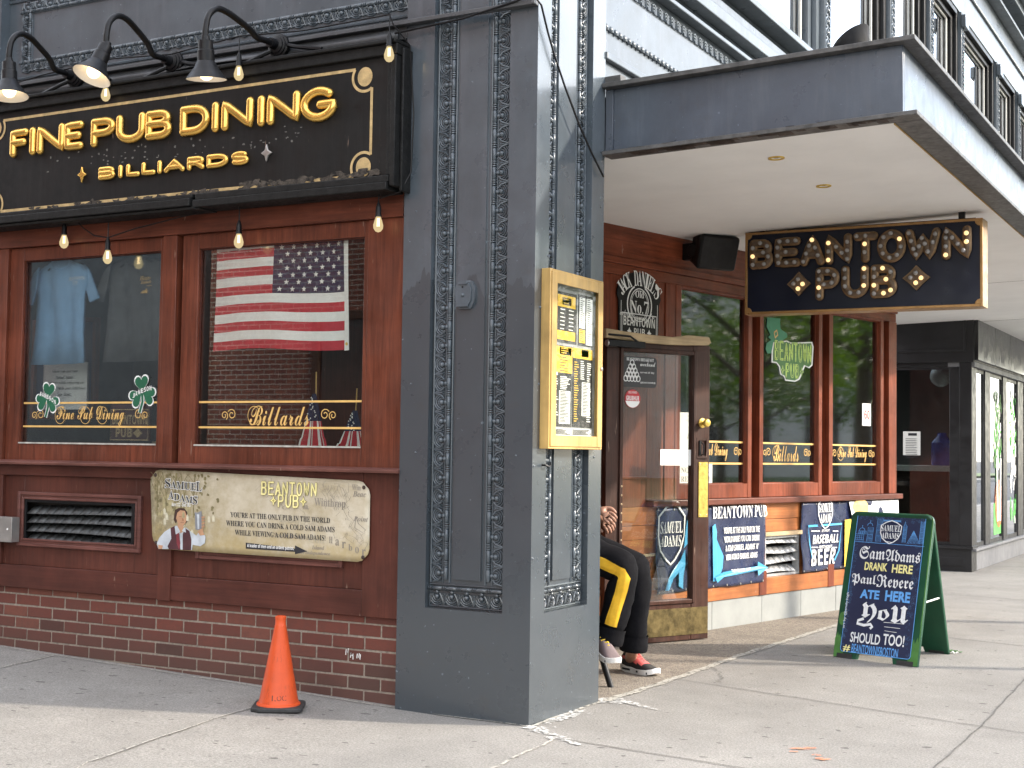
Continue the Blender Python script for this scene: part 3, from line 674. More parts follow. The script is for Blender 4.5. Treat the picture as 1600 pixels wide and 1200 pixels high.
mb = MB(); mb.box(FZ, -14, -4.601, .0, .5, -.1, 4.7); mb.box(FZ, -14, -4.602, -.03, 0, -.1, .5); mb.build('side_wall', M['paint_up'], B, bevel=.006, smooth=0)
mb = MB(); mb.box(FZ, -6, -.03, 22.001, 48, -.1, 9); mb.build('rear_wall', M['paint_up'], B, smooth=0)
# ---- the splayed bay under the canopy
bt = MB(); u_ = -1.9
for q, e_ in enumerate([-1.9, -1.35, -.83, -.02, .68, 1.28, 1.86, 2.45, 2.97]):
    if q: bt.box(FY, u_+.002, e_-.002, -.02, .213, -.06, random.uniform(-.001, .001))
    u_ = e_
bt.box(FY, -1.9, 2.96, -.02, .212, -.08, -.01)
bt.build('tile_plinth', M['tile'], B, bevel=.002, smooth=0)
bb = MB()
bb.box(FY, -1.9, .615, .215, .345, -.05, .012, 0); bb.box(FY, .725, 1.70, .215, .345, -.05, .012, 0); bb.box(FY, 1.80, 2.97, .215, .345, -.05, .012, 0)
for a_, b_ in ((.615, .725), (1.70, 1.80)): bb.box(FY, a_, b_, .213, .40, -.05, .016, 1)
for a_, b_ in ((.66, 1.26), (-1.9, -.72)): bb.box(FY, a_, b_, .80, .925, -.05, .0, 0); bb.box(FY, a_, b_, .70, .797, -.05, -.006, 0)
bb.box(FY, -1.9, -.72, .345, .70, -.05, -.012, 0); bb.box(FY, -1.3, -.72, .58, .60, -.05, .012, 2); bb.box(FY, .70, 1.27, .665, .698, -.05, .018, 2)
bb.box(FY, -.72, .66, .345, .925, -.06, -.02, 0); bb.box(FY, 1.26, 2.97, .345, .925, -.06, -.02, 0)
bb.box(FY, .66, .725, .40, .70, -.05, .0, 1); bb.box(FY, .66, 1.26, .345, .70, -.2, -.19, 3)
bb.build('bay_panelling', [M['bay_o'], M['bay_v'], M['pale_wood'], M['black']], B, bevel=.003)
vb = MB(); vb.frame(FY, .725, 1.26, .347, .665, .02, -.06, -.006); vbo = vb.build('vent', M['louvre_l'], B)
for i in range(4):
    z_ = .655-.075*i; lv = MB()
    for k_ in range(6):
        u0_, u1_ = .745+.50*k_/6, .745+.50*(k_+1)/6; sg = lambda u: .006*math.sin(u*9+i*2)
        lv.add([FY.P(u0_, z_+sg(u0_), -.07), FY.P(u1_, z_+sg(u1_), -.07), FY.P(u1_, z_-.052+sg(u1_), -.006), FY.P(u0_, z_-.052+sg(u0_), -.006)], [(0, 3, 2, 1)])
    lv.build('louvre', M['louvre_l'], vbo, solid=.003)
mb = MB(); mb.box(FY, -.86, 2.985, .926, .972, -.06, .062); mb.build('sill', wood('bay_sill_wood', (.13, .04, .025), False, .4, .4), B, bevel=.006)
bf = MB()
bf.box(FY, -1.9, 2.97, 2.64, 3.0, -.06, .0, 0); bf.box(FY, -1.9, 2.96, 2.595, 2.638, -.06, .02, 0); bf.box(FY, -1.9, 2.965, 2.52, 2.594, -.07, .0, 0)
bf.box(FY, -1.9, -.86, .926, 2.519, -.07, -.006, 1); bf.box(FY, -.86, -.66, .973, 2.519, -.07, -.002, 1); bf.box(FY, -.655, -.535, .973, 2.519, -.07, .008, 1); bf.box(FY, -1.9, -.86, 1.12, 1.14, -.07, .004, 0)
bf.box(FY, 2.82, 2.97, .973, 2.519, -.10, .004, 1)
bay = bf.build('bay_frame', [M['bay_h'], M['bay_v']], B, bevel=.003)
mb = MB()
for a_, b_ in ((.497, .61), (1.594, 1.712), (2.70, 2.82)): mb.box(FY, a_, b_, .973, 2.519, -.12, -.085)
mb.box(FY, 2.90, 2.968, -.02, 3.0, -1.6, -.101); mb.build('shadow_gap', M['bay_dark'], B)
FYG = Frame(FY.P(0, 0, -.03), FY.U)
for (a_, b_, g0, g1), t_, (t0, t1), sw in (((-.535, .497, -.468, .441), 'Fine Pub Dining', (-.22, .22), (-.37, .36)), ((.61, 1.594, .665, 1.538), 'Billards', (.89, 1.28), (.79, 1.42)), ((1.712, 2.70, 1.776, 2.644), 'Fine Pub Dining', (1.95, 2.46), (1.86, 2.55))):
    wo = window(FY, a_, b_, .974, 2.518, (g0, g1, 1.08, 2.515-.012), -.07, .012, -.03, M['bay_v'], M['glass_b'], B)
    mb = MB()
    for z_ in (1.395, 1.232): mb.flat(FYG, [(g0, z_-.007), (g1, z_-.007), (g1, z_+.007), (g0, z_+.007)], .0015)
    mb.text(FYG, script(t_), t0, t1, 1.25, 1.385, .0015)
    for cap in (t0+.04,): mb.ribbon(FYG, arc(cap, 1.32, .055, .055, 20, 330, 20), .004, .0016)
    swash(mb, FYG, sw[0], 1.318, .07, .0016, 1, .006); swash(mb, FYG, sw[1], 1.318, .07, .0016, -1, .006)
    mb.build('lettering', M['goldtext'], wo, smooth=0)
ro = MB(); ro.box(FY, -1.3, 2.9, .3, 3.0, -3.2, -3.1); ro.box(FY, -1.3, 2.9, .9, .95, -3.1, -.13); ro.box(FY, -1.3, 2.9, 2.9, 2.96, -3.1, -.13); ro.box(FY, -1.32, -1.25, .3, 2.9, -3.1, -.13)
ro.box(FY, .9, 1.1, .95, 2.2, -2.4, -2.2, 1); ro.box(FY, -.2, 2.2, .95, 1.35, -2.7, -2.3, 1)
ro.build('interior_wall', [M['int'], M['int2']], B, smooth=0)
# ---- entry recess behind the pilaster
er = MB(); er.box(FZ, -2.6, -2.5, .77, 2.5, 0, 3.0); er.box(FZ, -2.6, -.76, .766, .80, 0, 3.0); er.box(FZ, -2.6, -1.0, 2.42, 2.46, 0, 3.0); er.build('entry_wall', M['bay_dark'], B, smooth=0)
# ---- the open door
pb = ground(1106, 1000); pa = ground(1012, 1008); dd = (pb-pa).normalized()
wdt = .5
for q in range(200):
    wdt = .5+q*.004
    p = pb-dd*wdt; v_ = p-CAM; 
    if 800+F_PX*v_.dot(RIGHT)/v_.dot(FWD) < 944: break
FD = Frame((pb.x-dd.x*wdt, pb.y-dd.y*wdt, 0), dd); DW = wdt
g0u, g0v = FD.at(972, 735); g1u, g1v = FD.at(1083, 556); kv0 = FD.at(1080, 1000)[1]; kv1 = FD.at(1080, 949)[1]; gb = FD.at(1050, 937)[1]; dtop = FD.at(1060, 537)[1]
dm = MB(); dm.frame(FD, 0, DW, .012, dtop, (g0u, DW-g1u, gb-.012, dtop-g1v), -.045, 0); dm.frame(FD, g0u-.03, g1u+.03, gb-.03, g1v+.03, .028, 0, .012)
door = dm.build('door', M['door'], B, bevel=.004)
mb = MB(); mb.box(FD, g0u-.01, g1u+.01, gb-.01, g1v+.01, -.025, -.02); mb.build('pane', M['glass_d'], door, smooth=0)
mb = MB(); mb.box(FD, g0u-.02, DW-.006, .05, kv1, 0, .004); mb.build('kick_plate', M['brass'], door)
a_ = FD.box(1091, 722, 1105, 808); mb = MB(); mb.box(FD, *a_, 0, .006)
for uu in (a_[0]+.012, a_[1]-.012):
    for vv in (a_[2]+.015, a_[3]-.015): mb.ball(FD.P(uu, vv, .006), .006, 6, 3, 1, FD.N, .5, True)
mb.build('push_plate', [M['brassy'], M['silver']], door)
kx, ky = FD.at(1097, 661); mb = MB(); mb.lathe(FD.P(kx, ky, 0), FD.N, [(.034, 0), (.034, .006), (.012, .01), (.012, .03), (.026, .036), (.03, .05), (.024, .062), (.004, .066)], 16); mb.build('knob', M['brassy'], door)
a_ = FD.box(1087, 684, 1105, 716); mb = MB(); mb.frame(FD, *a_, .018, 0, .012, 0); mb.box(FD, a_[0]+.02, a_[0]+.035, a_[2]+.02, a_[3]-.02, 0, .02, 1); mb.tube([FD.P(a_[0]+.04, a_[3]-.03, .01), FD.P(a_[0]+.05, a_[3]-.05, .03), FD.P(a_[0]+.045, a_[2]+.03, .03), FD.P(a_[0]+.04, a_[2]+.02, .01)], .005, 6, 1); mb.build('lock', [M['door'], M['black']], door)
mb = MB(); cu_, cv_ = FD.at(955, 537); mb.box(FD, cu_-.06, cu_+.25, cv_-.022, cv_+.022, .0, .06); mb.lathe(FD.P(cu_-.07, cv_, .035), FD.U, [(.02, 0), (.024, .01), (.024, .09), (.02, .1)], 14, 1); mb.tube([FD.P(cu_+.2, cv_+.02, .04), FD.P(cu_+.1, cv_+.05, .08), FD.P(cu_-.05, cv_+.06, .03)], .008, 6)
mb.build('door_closer', [M['blackplastic'], M['silver']], door, bevel=.003)
mb = MB(); pts = [(*FD.at(x, y), ) for x, y in ((943, 513), (972, 518), (1010, 523), (1048, 527), (1072, 524), (1104, 527), (1107, 536), (1103, 540), (1070, 540), (1040, 539), (1005, 536), (975, 532), (943, 528))]
mb.prism(FD, pts, .0, .03); mb.build('door_head_board', M['pale_wood'], door, bevel=.006)
mb = MB(); fr = FD.at(1065, 700)
for q in range(26): mb.ball(FD.P(g0u-.012, gb+.03+q*.03, .012), .008, 5, 3, 0, FD.N, .5, True) if q % 2 else None
mb.build('chipped_bead', M['pale_wood'], door)
# ================================================================== neighbouring shop
NY = FA(10.67); NX = FB(.036)
NB = thing('corner_shop', (-.5, 11.5, 0), 'neighbouring black framed shop front with tall windows beyond the pub bay', 'building')
M['shopblack'] = plain('shop_black', (.016, .016, .018), .4, 0, .3, 4, .05); M['shopgrey'] = plain('shop_stone', (.17, .17, .18), .5, 0, .12, 3, .1); M['shopgloss'] = plain('shop_gloss_fascia', (.02, .02, .022), .16, 0, .3, 4)
wv0, wv1 = NY.at(1450, 850)[1], NY.at(1450, 573)[1]; wu1 = NY.at(1499, 700)[0]; base_v = NY.at(1480, 857)[1]; top_v = 3.3; fas = NY.at(1500, 566)[1]
mb = MB(); mb.box(NY, -2.6, .033, 0, base_v, -.3, 0); mb.box(NY, -2.6, .05, base_v, base_v+.035, -.3, .03); mb.box(NY, wu1, .033, base_v+.035, fas, -.3, .0); mb.box(NY, -2.6, wu1, base_v+.035, wv0, -.3, -.01); mb.box(NY, -2.6, wu1, wv1, fas, -.3, -.01)
mb.box(NY, -2.6, .06, fas, top_v, -.3, .02); mb.frame(NY, -1.6, -.02, fas+.12, fas+.62, .03, .02, .035); mb.box(NY, -.33, -.05, .06, .16, 0, .006)
nw = mb.build('shop_front', M['shopblack'], NB, bevel=.004)
mb = MB(); mb.frame(NY, -2.6, wu1-.003, wv0+.003, wv1-.003, .03, -.06, -.02); wn = mb.build('window', M['shopblack'], NB)
mb = MB(); mb.box(NY, -2.5, wu1-.02, wv0+.02, wv1-.02, -.045, -.04); mb.build('pane', M['glass_s'], wn, smooth=0)
mb = MB(); xb0 = NX.at(1519, 890)[0]; e_ = [NX.at(x, 700)[0] for x in (1522, 1540, 1548, 1568, 1574, 1591)]
sv = NX.at(1560, 838)[1]; sb = NX.at(1560, 850)[1]; ht = NX.at(1560, 586)[1]
mb.box(NX, 10.675, 16, 0, sb-.002, -.3, -.004, 1); mb.box(NX, 10.676, 16, sb, sb+.03, -.26, .05, 1); mb.box(NX, 10.674, e_[0], sb+.03, ht, -.25, 0, 0)
for a_, b_ in ((e_[1], e_[2]), (e_[3], e_[4]), (e_[5], e_[5]+.45)): mb.box(NX, a_, b_, sb+.031, ht, -.3, -.003, 0)
mb.box(NX, 10.678, 22, ht+.001, ht+.06, -.27, .03, 1)
for q in range(5): mb.box(NX, 10.69+q*1.1, 11.78+q*1.1, ht+.08, top_v+.02, -.3, .07, 2)
mb.box(NX, 10.68, 22, ht+.061, top_v-.002, -.27, .03, 0)
mb.box(NX, 16.01, 22, .0, ht, -.3, -.01, 0); sf2 = mb.build('shop_front', [M['shopblack'], M['shopgrey'], M['shopgloss']], NB, bevel=.004)
for a_, b_ in ((e_[0], e_[1]), (e_[2], e_[3]), (e_[4], e_[5])):
    mb = MB(); mb.frame(NX, a_+.003, b_-.003, sb+.034, ht-.003, (.03, .03, .05, .04), -.05, -.015); wo = mb.build('window', M['shopblack'], NB)
    p = MB(); p.box(NX, a_+.03, b_-.03, sb+.08, ht-.04, -.035, -.03); p.build('pane', M['glass_b'], wo, smooth=0)
mb = MB(); mb.box(FZ, -3.4, -3.3, 10.7, 18, 0, 3.2); mb.box(FZ, -3.4, -.3, 17.9, 18, 0, 3.2); mb.box(FZ, -3.3, -.3, 11, 17.9, 0, .05); mb.box(FZ, -3.3, -.3, 15, 17.9, 3.1, 3.15); mb.build('interior_wall', plain('shop_interior', (.2, .2, .195), .8, 0, .2, 1), NB, smooth=0)
# ================================================================== canopy
def cz(x): return 2.872+.031*x
CN = thing('entrance_canopy', (.8, 6, 2.9), 'flat slate steel canopy with pale plastered soffit over the pub entrance', 'canopy')
YC, Y1, XC = .79, 22.0, 1.565
def slab(mb, x0, x1, y0, y1, a, b, m=0):     # box that follows the slight upward tilt of the canopy
    p = [Vector((x, y, cz(x)+h)) for h in (a, b) for y in (y0, y1) for x in (x0, x1)]
    return mb.add(p, [(0, 2, 3, 1), (4, 5, 7, 6), (0, 1, 5, 4), (2, 6, 7, 3), (0, 4, 6, 2), (1, 3, 7, 5)], m)
mb = MB(); slab(mb, -.9, XC-.05, YC+.06, Y1, 0.012, .05); so = mb.build('soffit', M['soffit'], CN, smooth=0)
mb = MB()
for y_ in (7.4, 10.9): slab(mb, -.4, XC-.06, y_, y_+.004, .0105, .0125)
mb.build('soffit_joint', M['mortardark'], so)
mb = MB(); slab(mb, .0, XC, YC, YC+.03, .03, .36); slab(mb, .0, .045, YC-.012, YC, .03, .36)
mb.build('end_fascia', M['steel'], CN, bevel=.003)
mb = MB(); slab(mb, XC-.03, XC, YC+.03, Y1, .03, .36); mb.build('front_fascia', M['steel'], CN, bevel=.003)
mb = MB(); slab(mb, .0, XC+.08, YC-.055, YC+.07, .0, .022); slab(mb, XC-.055, XC+.08, YC+.071, Y1, .0, .022); mb.build('bottom_flange', M['steel_dirty'], CN, bevel=.003)
mb = MB(); slab(mb, .0, XC+.07, YC-.06, YC+.07, .36, .385); slab(mb, XC-.07, XC+.07, YC+.071, Y1, .36, .385); slab(mb, -.02, .09, YC-.02, YC+.05, .386, .43); mb.build('top_flange', M['steel_dirty'], CN, bevel=.003)
mb = MB(); slab(mb, -.02, XC-.05, YC+.05, Y1, .30, .34); mb.build('roof_deck', M['steel_dirty'], CN, smooth=0)
mb = MB()
for q in range(60): 
    x_ = random.uniform(.1, XC-.1); l_ = random.uniform(.02, .09); slab(mb, x_, x_+l_, YC-.0565+random.uniform(0, .03), YC+.0, .0222, .0225); slab(mb, x_, x_+l_, YC-.05, YC+random.uniform(-.04, .05), -.0006, .0)
mb.build('rust_flake', M['rust'], CN, smooth=0, kind='stuff')
mb = MB(); slab(mb, XC-.062, XC-.056, YC+.08, Y1, -.004, .011); mb.build('foam_strip', M['yellowwood'], CN)
def downlight(px, py, nm='downlight'):
    x, y = FZ.at(px, py, 2.92); r_ = MB(); N_ = Vector((.03, 0, -1)).normalized()
    r_.lathe((x, y, cz(x)+.012), N_, [(.045, 0), (.045, .006), (.034, .007), (.032, -.02), (.03, -.03)], 20, 0, False); r_.lathe((x, y, cz(x)+.0115), N_, [(.031, -.001), (.001, .0)], 16, 1, False)
    r_.build(nm, [M['brassy'], M['black']], CN)
for p_ in ((1213, 243), (1287, 287), (1545, 516)): downlight(*p_)
# ================================================================== hanging marquee sign
YS = 3.52; FS_ = FA(YS)
u0, u1, v0, v1 = FS_.box(1164, 352, 1535.5, 480); v1 = (FS_.at(1163, 366)[1]+FS_.at(1535, 338)[1])/2; v0 = (FS_.at(1163, 492)[1]+FS_.at(1536, 478)[1])/2
MS = thing('marquee_sign', FS_.P((u0+u1)/2, v0, -.04), 'navy sign with BEANTOWN PUB in bulb lit rusty letters hung below the canopy', 'sign')
mb = MB(); mb.box(FS_, u0+.01, u1-.01, v0+.01, v1-.01, -.17, -.008); mb.build('board', plain('sign_navy', (.006, .008, .02), .35, 0, .2, 4, 0, .3), MS)
M['sign_edge'] = plain('sign_edge_gold', (.36, .2, .075), .35, .5, .2, 12); M['sign_side'] = plain('sign_side_gold', (.75, .55, .28), .3, .4, .15, 8)
mb = MB(); mb.frame(FS_, u0, u1, v0, v1, .018, -.18, 0)
for a_, b_ in ((u0, 1), (u1, -1)):
    for c_, d_ in ((v0, 1), (v1, -1)): mb.prism(FS_, [(a_+b_*.016, c_+d_*.016)]+[(a_+b_*(.016+.035*math.cos(math.radians(t))), c_+d_*(.016+.035*math.sin(math.radians(t)))) for t in (0, 30, 60, 90)], -.02, .002)
mb.build('frame', M['sign_edge'], MS, bevel=.003)
mb = MB(); mb.box(FS_, u0+.1, u0+.13, v1, cz((u0+u1)/2)+.03, -.06, -.03); mb.box(FS_, u1-.16, u1-.12, v1, cz(u1)+.02, -.06, -.03); mb.box(FS_, u0+.3, u1-.05, v1+.001, v1+.008, -.07, -.03); mb.build('bracket', M['black'], MS)
zc = lambda x, y: (1140+x/3.478, 320+y/3.478)
bulb_me = None
def bulb_obj(name, pos, mat, parent):
    mb = MB(); mb.ball(pos, .0160, 9, 6, 0, (0, -1, 0), 1.1); return mb.build(name, mat, parent)
LIT = {'B0': [1], 'A0': [3], 'N0': [2, 0], 'T0': [2], 'O0': [7], 'N1': [0, 7, 8], 'P1': [1], 'U1': [7, 5], 'B1': [1, 4, 6, 7, 8, 9]}
def marquee_letter(ch, key, x0, y0, x1, y1):
    a0, a1, b0, b1 = FS_.box(*zc(x0, y0), *zc(x1, y1)); r_ = .027; a0 += r_; a1 -= r_; b0 += r_; b1 -= r_
    mp = lambda p: (a0+(a1-a0)*p[0], b0+(b1-b0)*p[1]); mb = MB(); k_ = 0
    pts_b = []
    for st in STROKES[ch]:
        pp = densify([mp(p) for p in st], .03)
        L_ = [FS_.P(*p, .012+.0007*k_) for p in pp]
        for m_, rr, hh in ((0, r_+.004, .018), (1, r_-.003, .022)):
            n_ = len(L_); tu = MB(); tu.capsule(L_, rr, FS_.N, hh/rr, 10); mb.add(tu.v, tu.f, m_)
        k_ += 1
    lo = mb.build('letter', [M['sign_edge2'], M['marquee']], MS)
    for st in STROKES[ch]:
        acc = [mp(st[0])]; d_ = 0; full = densify([mp(p) for p in st], .008)
        for p, q in zip(full, full[1:]):
            d_ += math.hypot(q[0]-p[0], q[1]-p[1])
            if d_ > .053: acc.append(q); d_ = 0
        for p in acc:
            if all(math.hypot(p[0]-q[0], p[1]-q[1]) > .038 for q in pts_b): pts_b.append(p)
    lit = LIT.get(key, [])
    for i, p in enumerate(pts_b[:11]): bulb_obj('bulb', FS_.P(*p, .040), M['bulb'] if i in lit else M['bulboff'], lo)
M['sign_edge2'] = plain('letter_rim', (.2, .125, .065), .4, .5, .4, 30)
for ch, key, bx in (('B', 'B0', (115, 195, 240, 352)), ('E', 'E0', (248, 185, 388, 342)), ('A', 'A0', (388, 172, 520, 335)), ('N', 'N0', (524, 166, 668, 326)), ('T', 'T0', (676, 155, 808, 318)), ('O', 'O0', (806, 142, 960, 318)), ('W', 'W0', (958, 138, 1150, 306)), ('N', 'N1', (1158, 124, 1316, 300)),
                   ('P', 'P1', (472, 345, 600, 520)), ('U', 'U1', (612, 335, 760, 510)), ('B', 'B1', (770, 330, 912, 508))):
    marquee_letter(ch, key, *bx)
for (x0, y0, x1, y1), lit in (((315, 368, 445, 500), (1, 3)), ((942, 333, 1094, 470), (1, 3))):
    a0, a1, b0, b1 = FS_.box(*zc(x0, y0), *zc(x1, y1)); cx, cy, hw, hh = (a0+a1)/2, (b0+b1)/2, (a1-a0)/2, (b1-b0)/2
    mb = MB(); d_ = [(cx+hw*s*math.cos(t), cy+hh*s*math.sin(t)) for t, s in ((0, 1), (PI/4, .66), (PI/2, 1), (3*PI/4, .66), (PI, 1), (5*PI/4, .66), (3*PI/2, 1), (7*PI/4, .66))]
    mb.prism(FS_, d_, 0, .02, 0); mb.prism(FS_, [(cx+(p[0]-cx)*.86, cy+(p[1]-cy)*.86) for p in d_], .02, .024, 1); lo = mb.build('diamond', [M['sign_edge2'], M['marquee']], MS, bevel=.002)
    for i, (dx, dy) in enumerate(((0, .35), (.38, -.05), (-.38, 0), (0, -.42))): bulb_obj('bulb', FS_.P(cx+dx*hw, cy+dy*hh, .036), M['bulb'] if i in lit else M['bulboff'], lo)
# ================================================================== fascia sign FINE PUB DINING
FG_ = FA(-.1); SG = thing('fascia_sign', (-2.2, -.03, 2.6), 'long weathered black sign with gold FINE PUB DINING lettering above the pub windows', 'sign')
M['signface'] = wood('black_sign_board', (.0065, .0062, .006), True, .5, .6, .05)
mb = MB(); mb.box(FG_, -3.9, -.80, 2.68, 3.29, -.13, 0); face = mb.build('board', M['signface'], SG, smooth=0)
mb = MB(); mb.box(FG_, -3.9, -.735, 3.29, 3.345, -.13, .025); mb.box(FG_, -3.9, -.735, 3.345, 3.365, -.13, .045); mb.box(FG_, -.80, -.77, 2.68, 3.29, -.13, .012); mb.box(FG_, -.77, -.74, 2.62, 3.289, -.13, .025); mb.box(FG_, -.739, -.722, 2.60, 3.33, -.12, -.02)
mb.box(FG_, -3.9, -2.06, 2.655, 2.68, -.13, .02); mb.box(FG_, -3.9, -2.06, 2.61, 2.654, -.13, .045); mb.box(FG_, -3.9, -2.0, 2.592, 2.609, -.12, .03); mb.box(FG_, -2.04, -.775, 2.642, 2.679, -.13, .022); mb.box(FG_, -2.04, -.775, 2.60, 2.641, -.13, .042)
mb.build('frame', M['black_old'], SG, bevel=.005)
rot = MB(); random.seed(3)                           # rotten, flaking rail
for q in range(90):
    u = random.uniform(-1.75, -.83) if q < 62 else random.uniform(-3.4, -1.8); v = 2.684+random.uniform(-.004, .028)*(1 if u > -1.75 else .3)
    s_ = random.uniform(.008, .045); blot(rot, FG_, u, v, s_, s_*.35, 9, .003+.004*random.random(), random.uniform(-.2, .2), 0, .7)
rot.build('flaking_paint', plain('rotten_wood', (.055, .045, .036), .95, 0, .9, 45, .6), SG, smooth=0, kind='stuff')
gl = MB(); gu0, gu1, gv0, gv1 = -3.68, -.90, 2.692, 3.243; t_ = .016; rr = .075
def bord():
    P_ = []
    for cx, cy, a0 in ((gu1, gv1, 180), (gu0, gv1, 270), (gu0, gv0, 0), (gu1, gv0, 90)): pass
    return P_
ci = .043
corner = [(gu1-ci, gv1-ci, 90, 0), (gu0+ci, gv1-ci, 180, 90), (gu0+ci, gv0+ci, 270, 180), (gu1-ci, gv0+ci, 360, 270)]
path = []
def carc(cx, cy, s0, s1): return arc(cx, cy, rr, rr, s0, s1, 16)
path += [(gu1, gv0+ci+.062)] ; path = [(gu1, gv1-ci-.061)]
gl.ribbon(FG_, [(gu1, gv0+ci+.06), (gu1, gv1-ci-.06)], t_, .0016); gl.ribbon(FG_, [(gu0, gv0+ci+.06), (gu0, gv1-ci-.06)], t_, .0016)
gl.ribbon(FG_, [(gu0+ci+.06, gv1), (gu1-ci-.06, gv1)], t_, .0016); gl.ribbon(FG_, [(gu0+ci+.06, gv0), (gu1-ci-.06, gv0)], t_, .0016)
for cx, cy, a0, a1 in ((gu1-ci, gv1-ci, 145, 305), (gu0+ci, gv1-ci, 235, 395), (gu0+ci, gv0+ci, -35, 125), (gu1-ci, gv0+ci, 55, 215)):
    gl.ribbon(FG_, arc(cx, cy, rr, rr, a0, a1, 18), t_*.9, .0022); gl.flat(FG_, arc(cx, cy, .046, .05, 0, 345, 23), .0018)
gl.build('gold_line', M['goldflat'], SG, smooth=0)
def balloon(ch, a0, a1, b0, b1, r_, parent):
    a0 += r_+.010; a1 -= r_-.010; b0 += r_; b1 -= r_; mb = MB()
    for k_, st in enumerate(STROKES[ch]):
        pp = densify([(a0+(a1-a0)*p[0], b0+(b1-b0)*p[1]) for p in st], .02)
        mb.capsule([FG_.P(*p, .011+.001*k_) for p in pp], r_, FG_.N, .78, 12)
    return mb.build('letter', M['gold'], parent)
z5 = lambda x, y: (x/5, y/5)
def zb(x0, y0, x1, y1): return FG_.box(x0/5, y0/5, x1/5, y1/5)
for ch, bx in (('F', (88, 1035, 222, 1235)), ('I', (228, 1022, 292, 1210)), ('N', (298, 990, 508, 1195)), ('E', (512, 972, 652, 1175)), ('P', (718, 950, 902, 1160)), ('U', (915, 912, 1135, 1135)), ('B', (1145, 892, 1342, 1110)), ('D', (1412, 850, 1637, 1065)),
               ('I', (1647, 830, 1722, 1042)), ('N', (1735, 797, 1978, 1030)), ('I', (2003, 788, 2080, 1007)), ('N', (2090, 752, 2342, 990)), ('G', (2352, 720, 2632, 955))):
    a = zb(*bx)
    va, vb_ = (3.017, 3.172) if ch != 'G' else (3.005, 3.176)
    balloon(ch, a[0]-.003, a[1]+.003, va-.012, vb_+.004, .0245, SG)
z3 = lambda x0, y0, x1, y1: FG_.box(x0/5, 240+y0/5, x1/5, 240+y1/5)
for ch, bx in (('B', (770, 95, 908, 195)), ('I', (920, 80, 970, 170)), ('L', (985, 72, 1100, 168)), ('L', (1105, 62, 1222, 148)), ('I', (1225, 52, 1275, 142)), ('A', (1280, 35, 1450, 140)), ('R', (1460, 20, 1605, 110)), ('D', (1612, -5, 1790, 108)), ('S', (1797, -10, 1950, 90))):
    a = z3(*bx); balloon(ch, a[0]+.004, a[1]-.004, 2.81, 2.889, .0155, SG)
for (cx, cy), m_ in (((-2.905, 2.857), M['gold']), ((-1.562, 2.862), M['silver'])):
    mb = MB(); mb.prism(FG_, [(cx+.037*q[0], cy+.05*q[1]) for q in ((1, 0), (.3, .3), (0, 1), (-.3, .3), (-1, 0), (-.3, -.3), (0, -1), (.3, -.3))], 0, .016); mb.build('diamond', m_, SG, bevel=.005)
gh = MB(); random.seed(11)                           # ghosts of older lettering
for q in range(60):
    u, v = random.uniform(-3.2, -1.3), random.choice((2.93, 2.96, 2.985, 2.91))+random.uniform(-.012, .012); blot(gh, FG_, u, v, random.uniform(.004, .010), random.uniform(.003, .007), 7, .0012)
gh.build('old_glue_mark', plain('glue_grey', (.13, .125, .115), .9), SG, smooth=0, kind='stuff')
# torn flashing behind the lamps
mb = MB(); fl = FA(-.02)
def fw_(u, v): return .02+.03*math.sin(u*2.3)+.02*math.sin(u*6+1)
mb.grid(fl, -3.9, -.80, 3.40, 3.45, 60, 1, lambda u, v: fw_(u, v)*(1-(v-3.40)/.05)); mb.build('torn_flashing', M['paint_ledge'], SG, solid=.002)
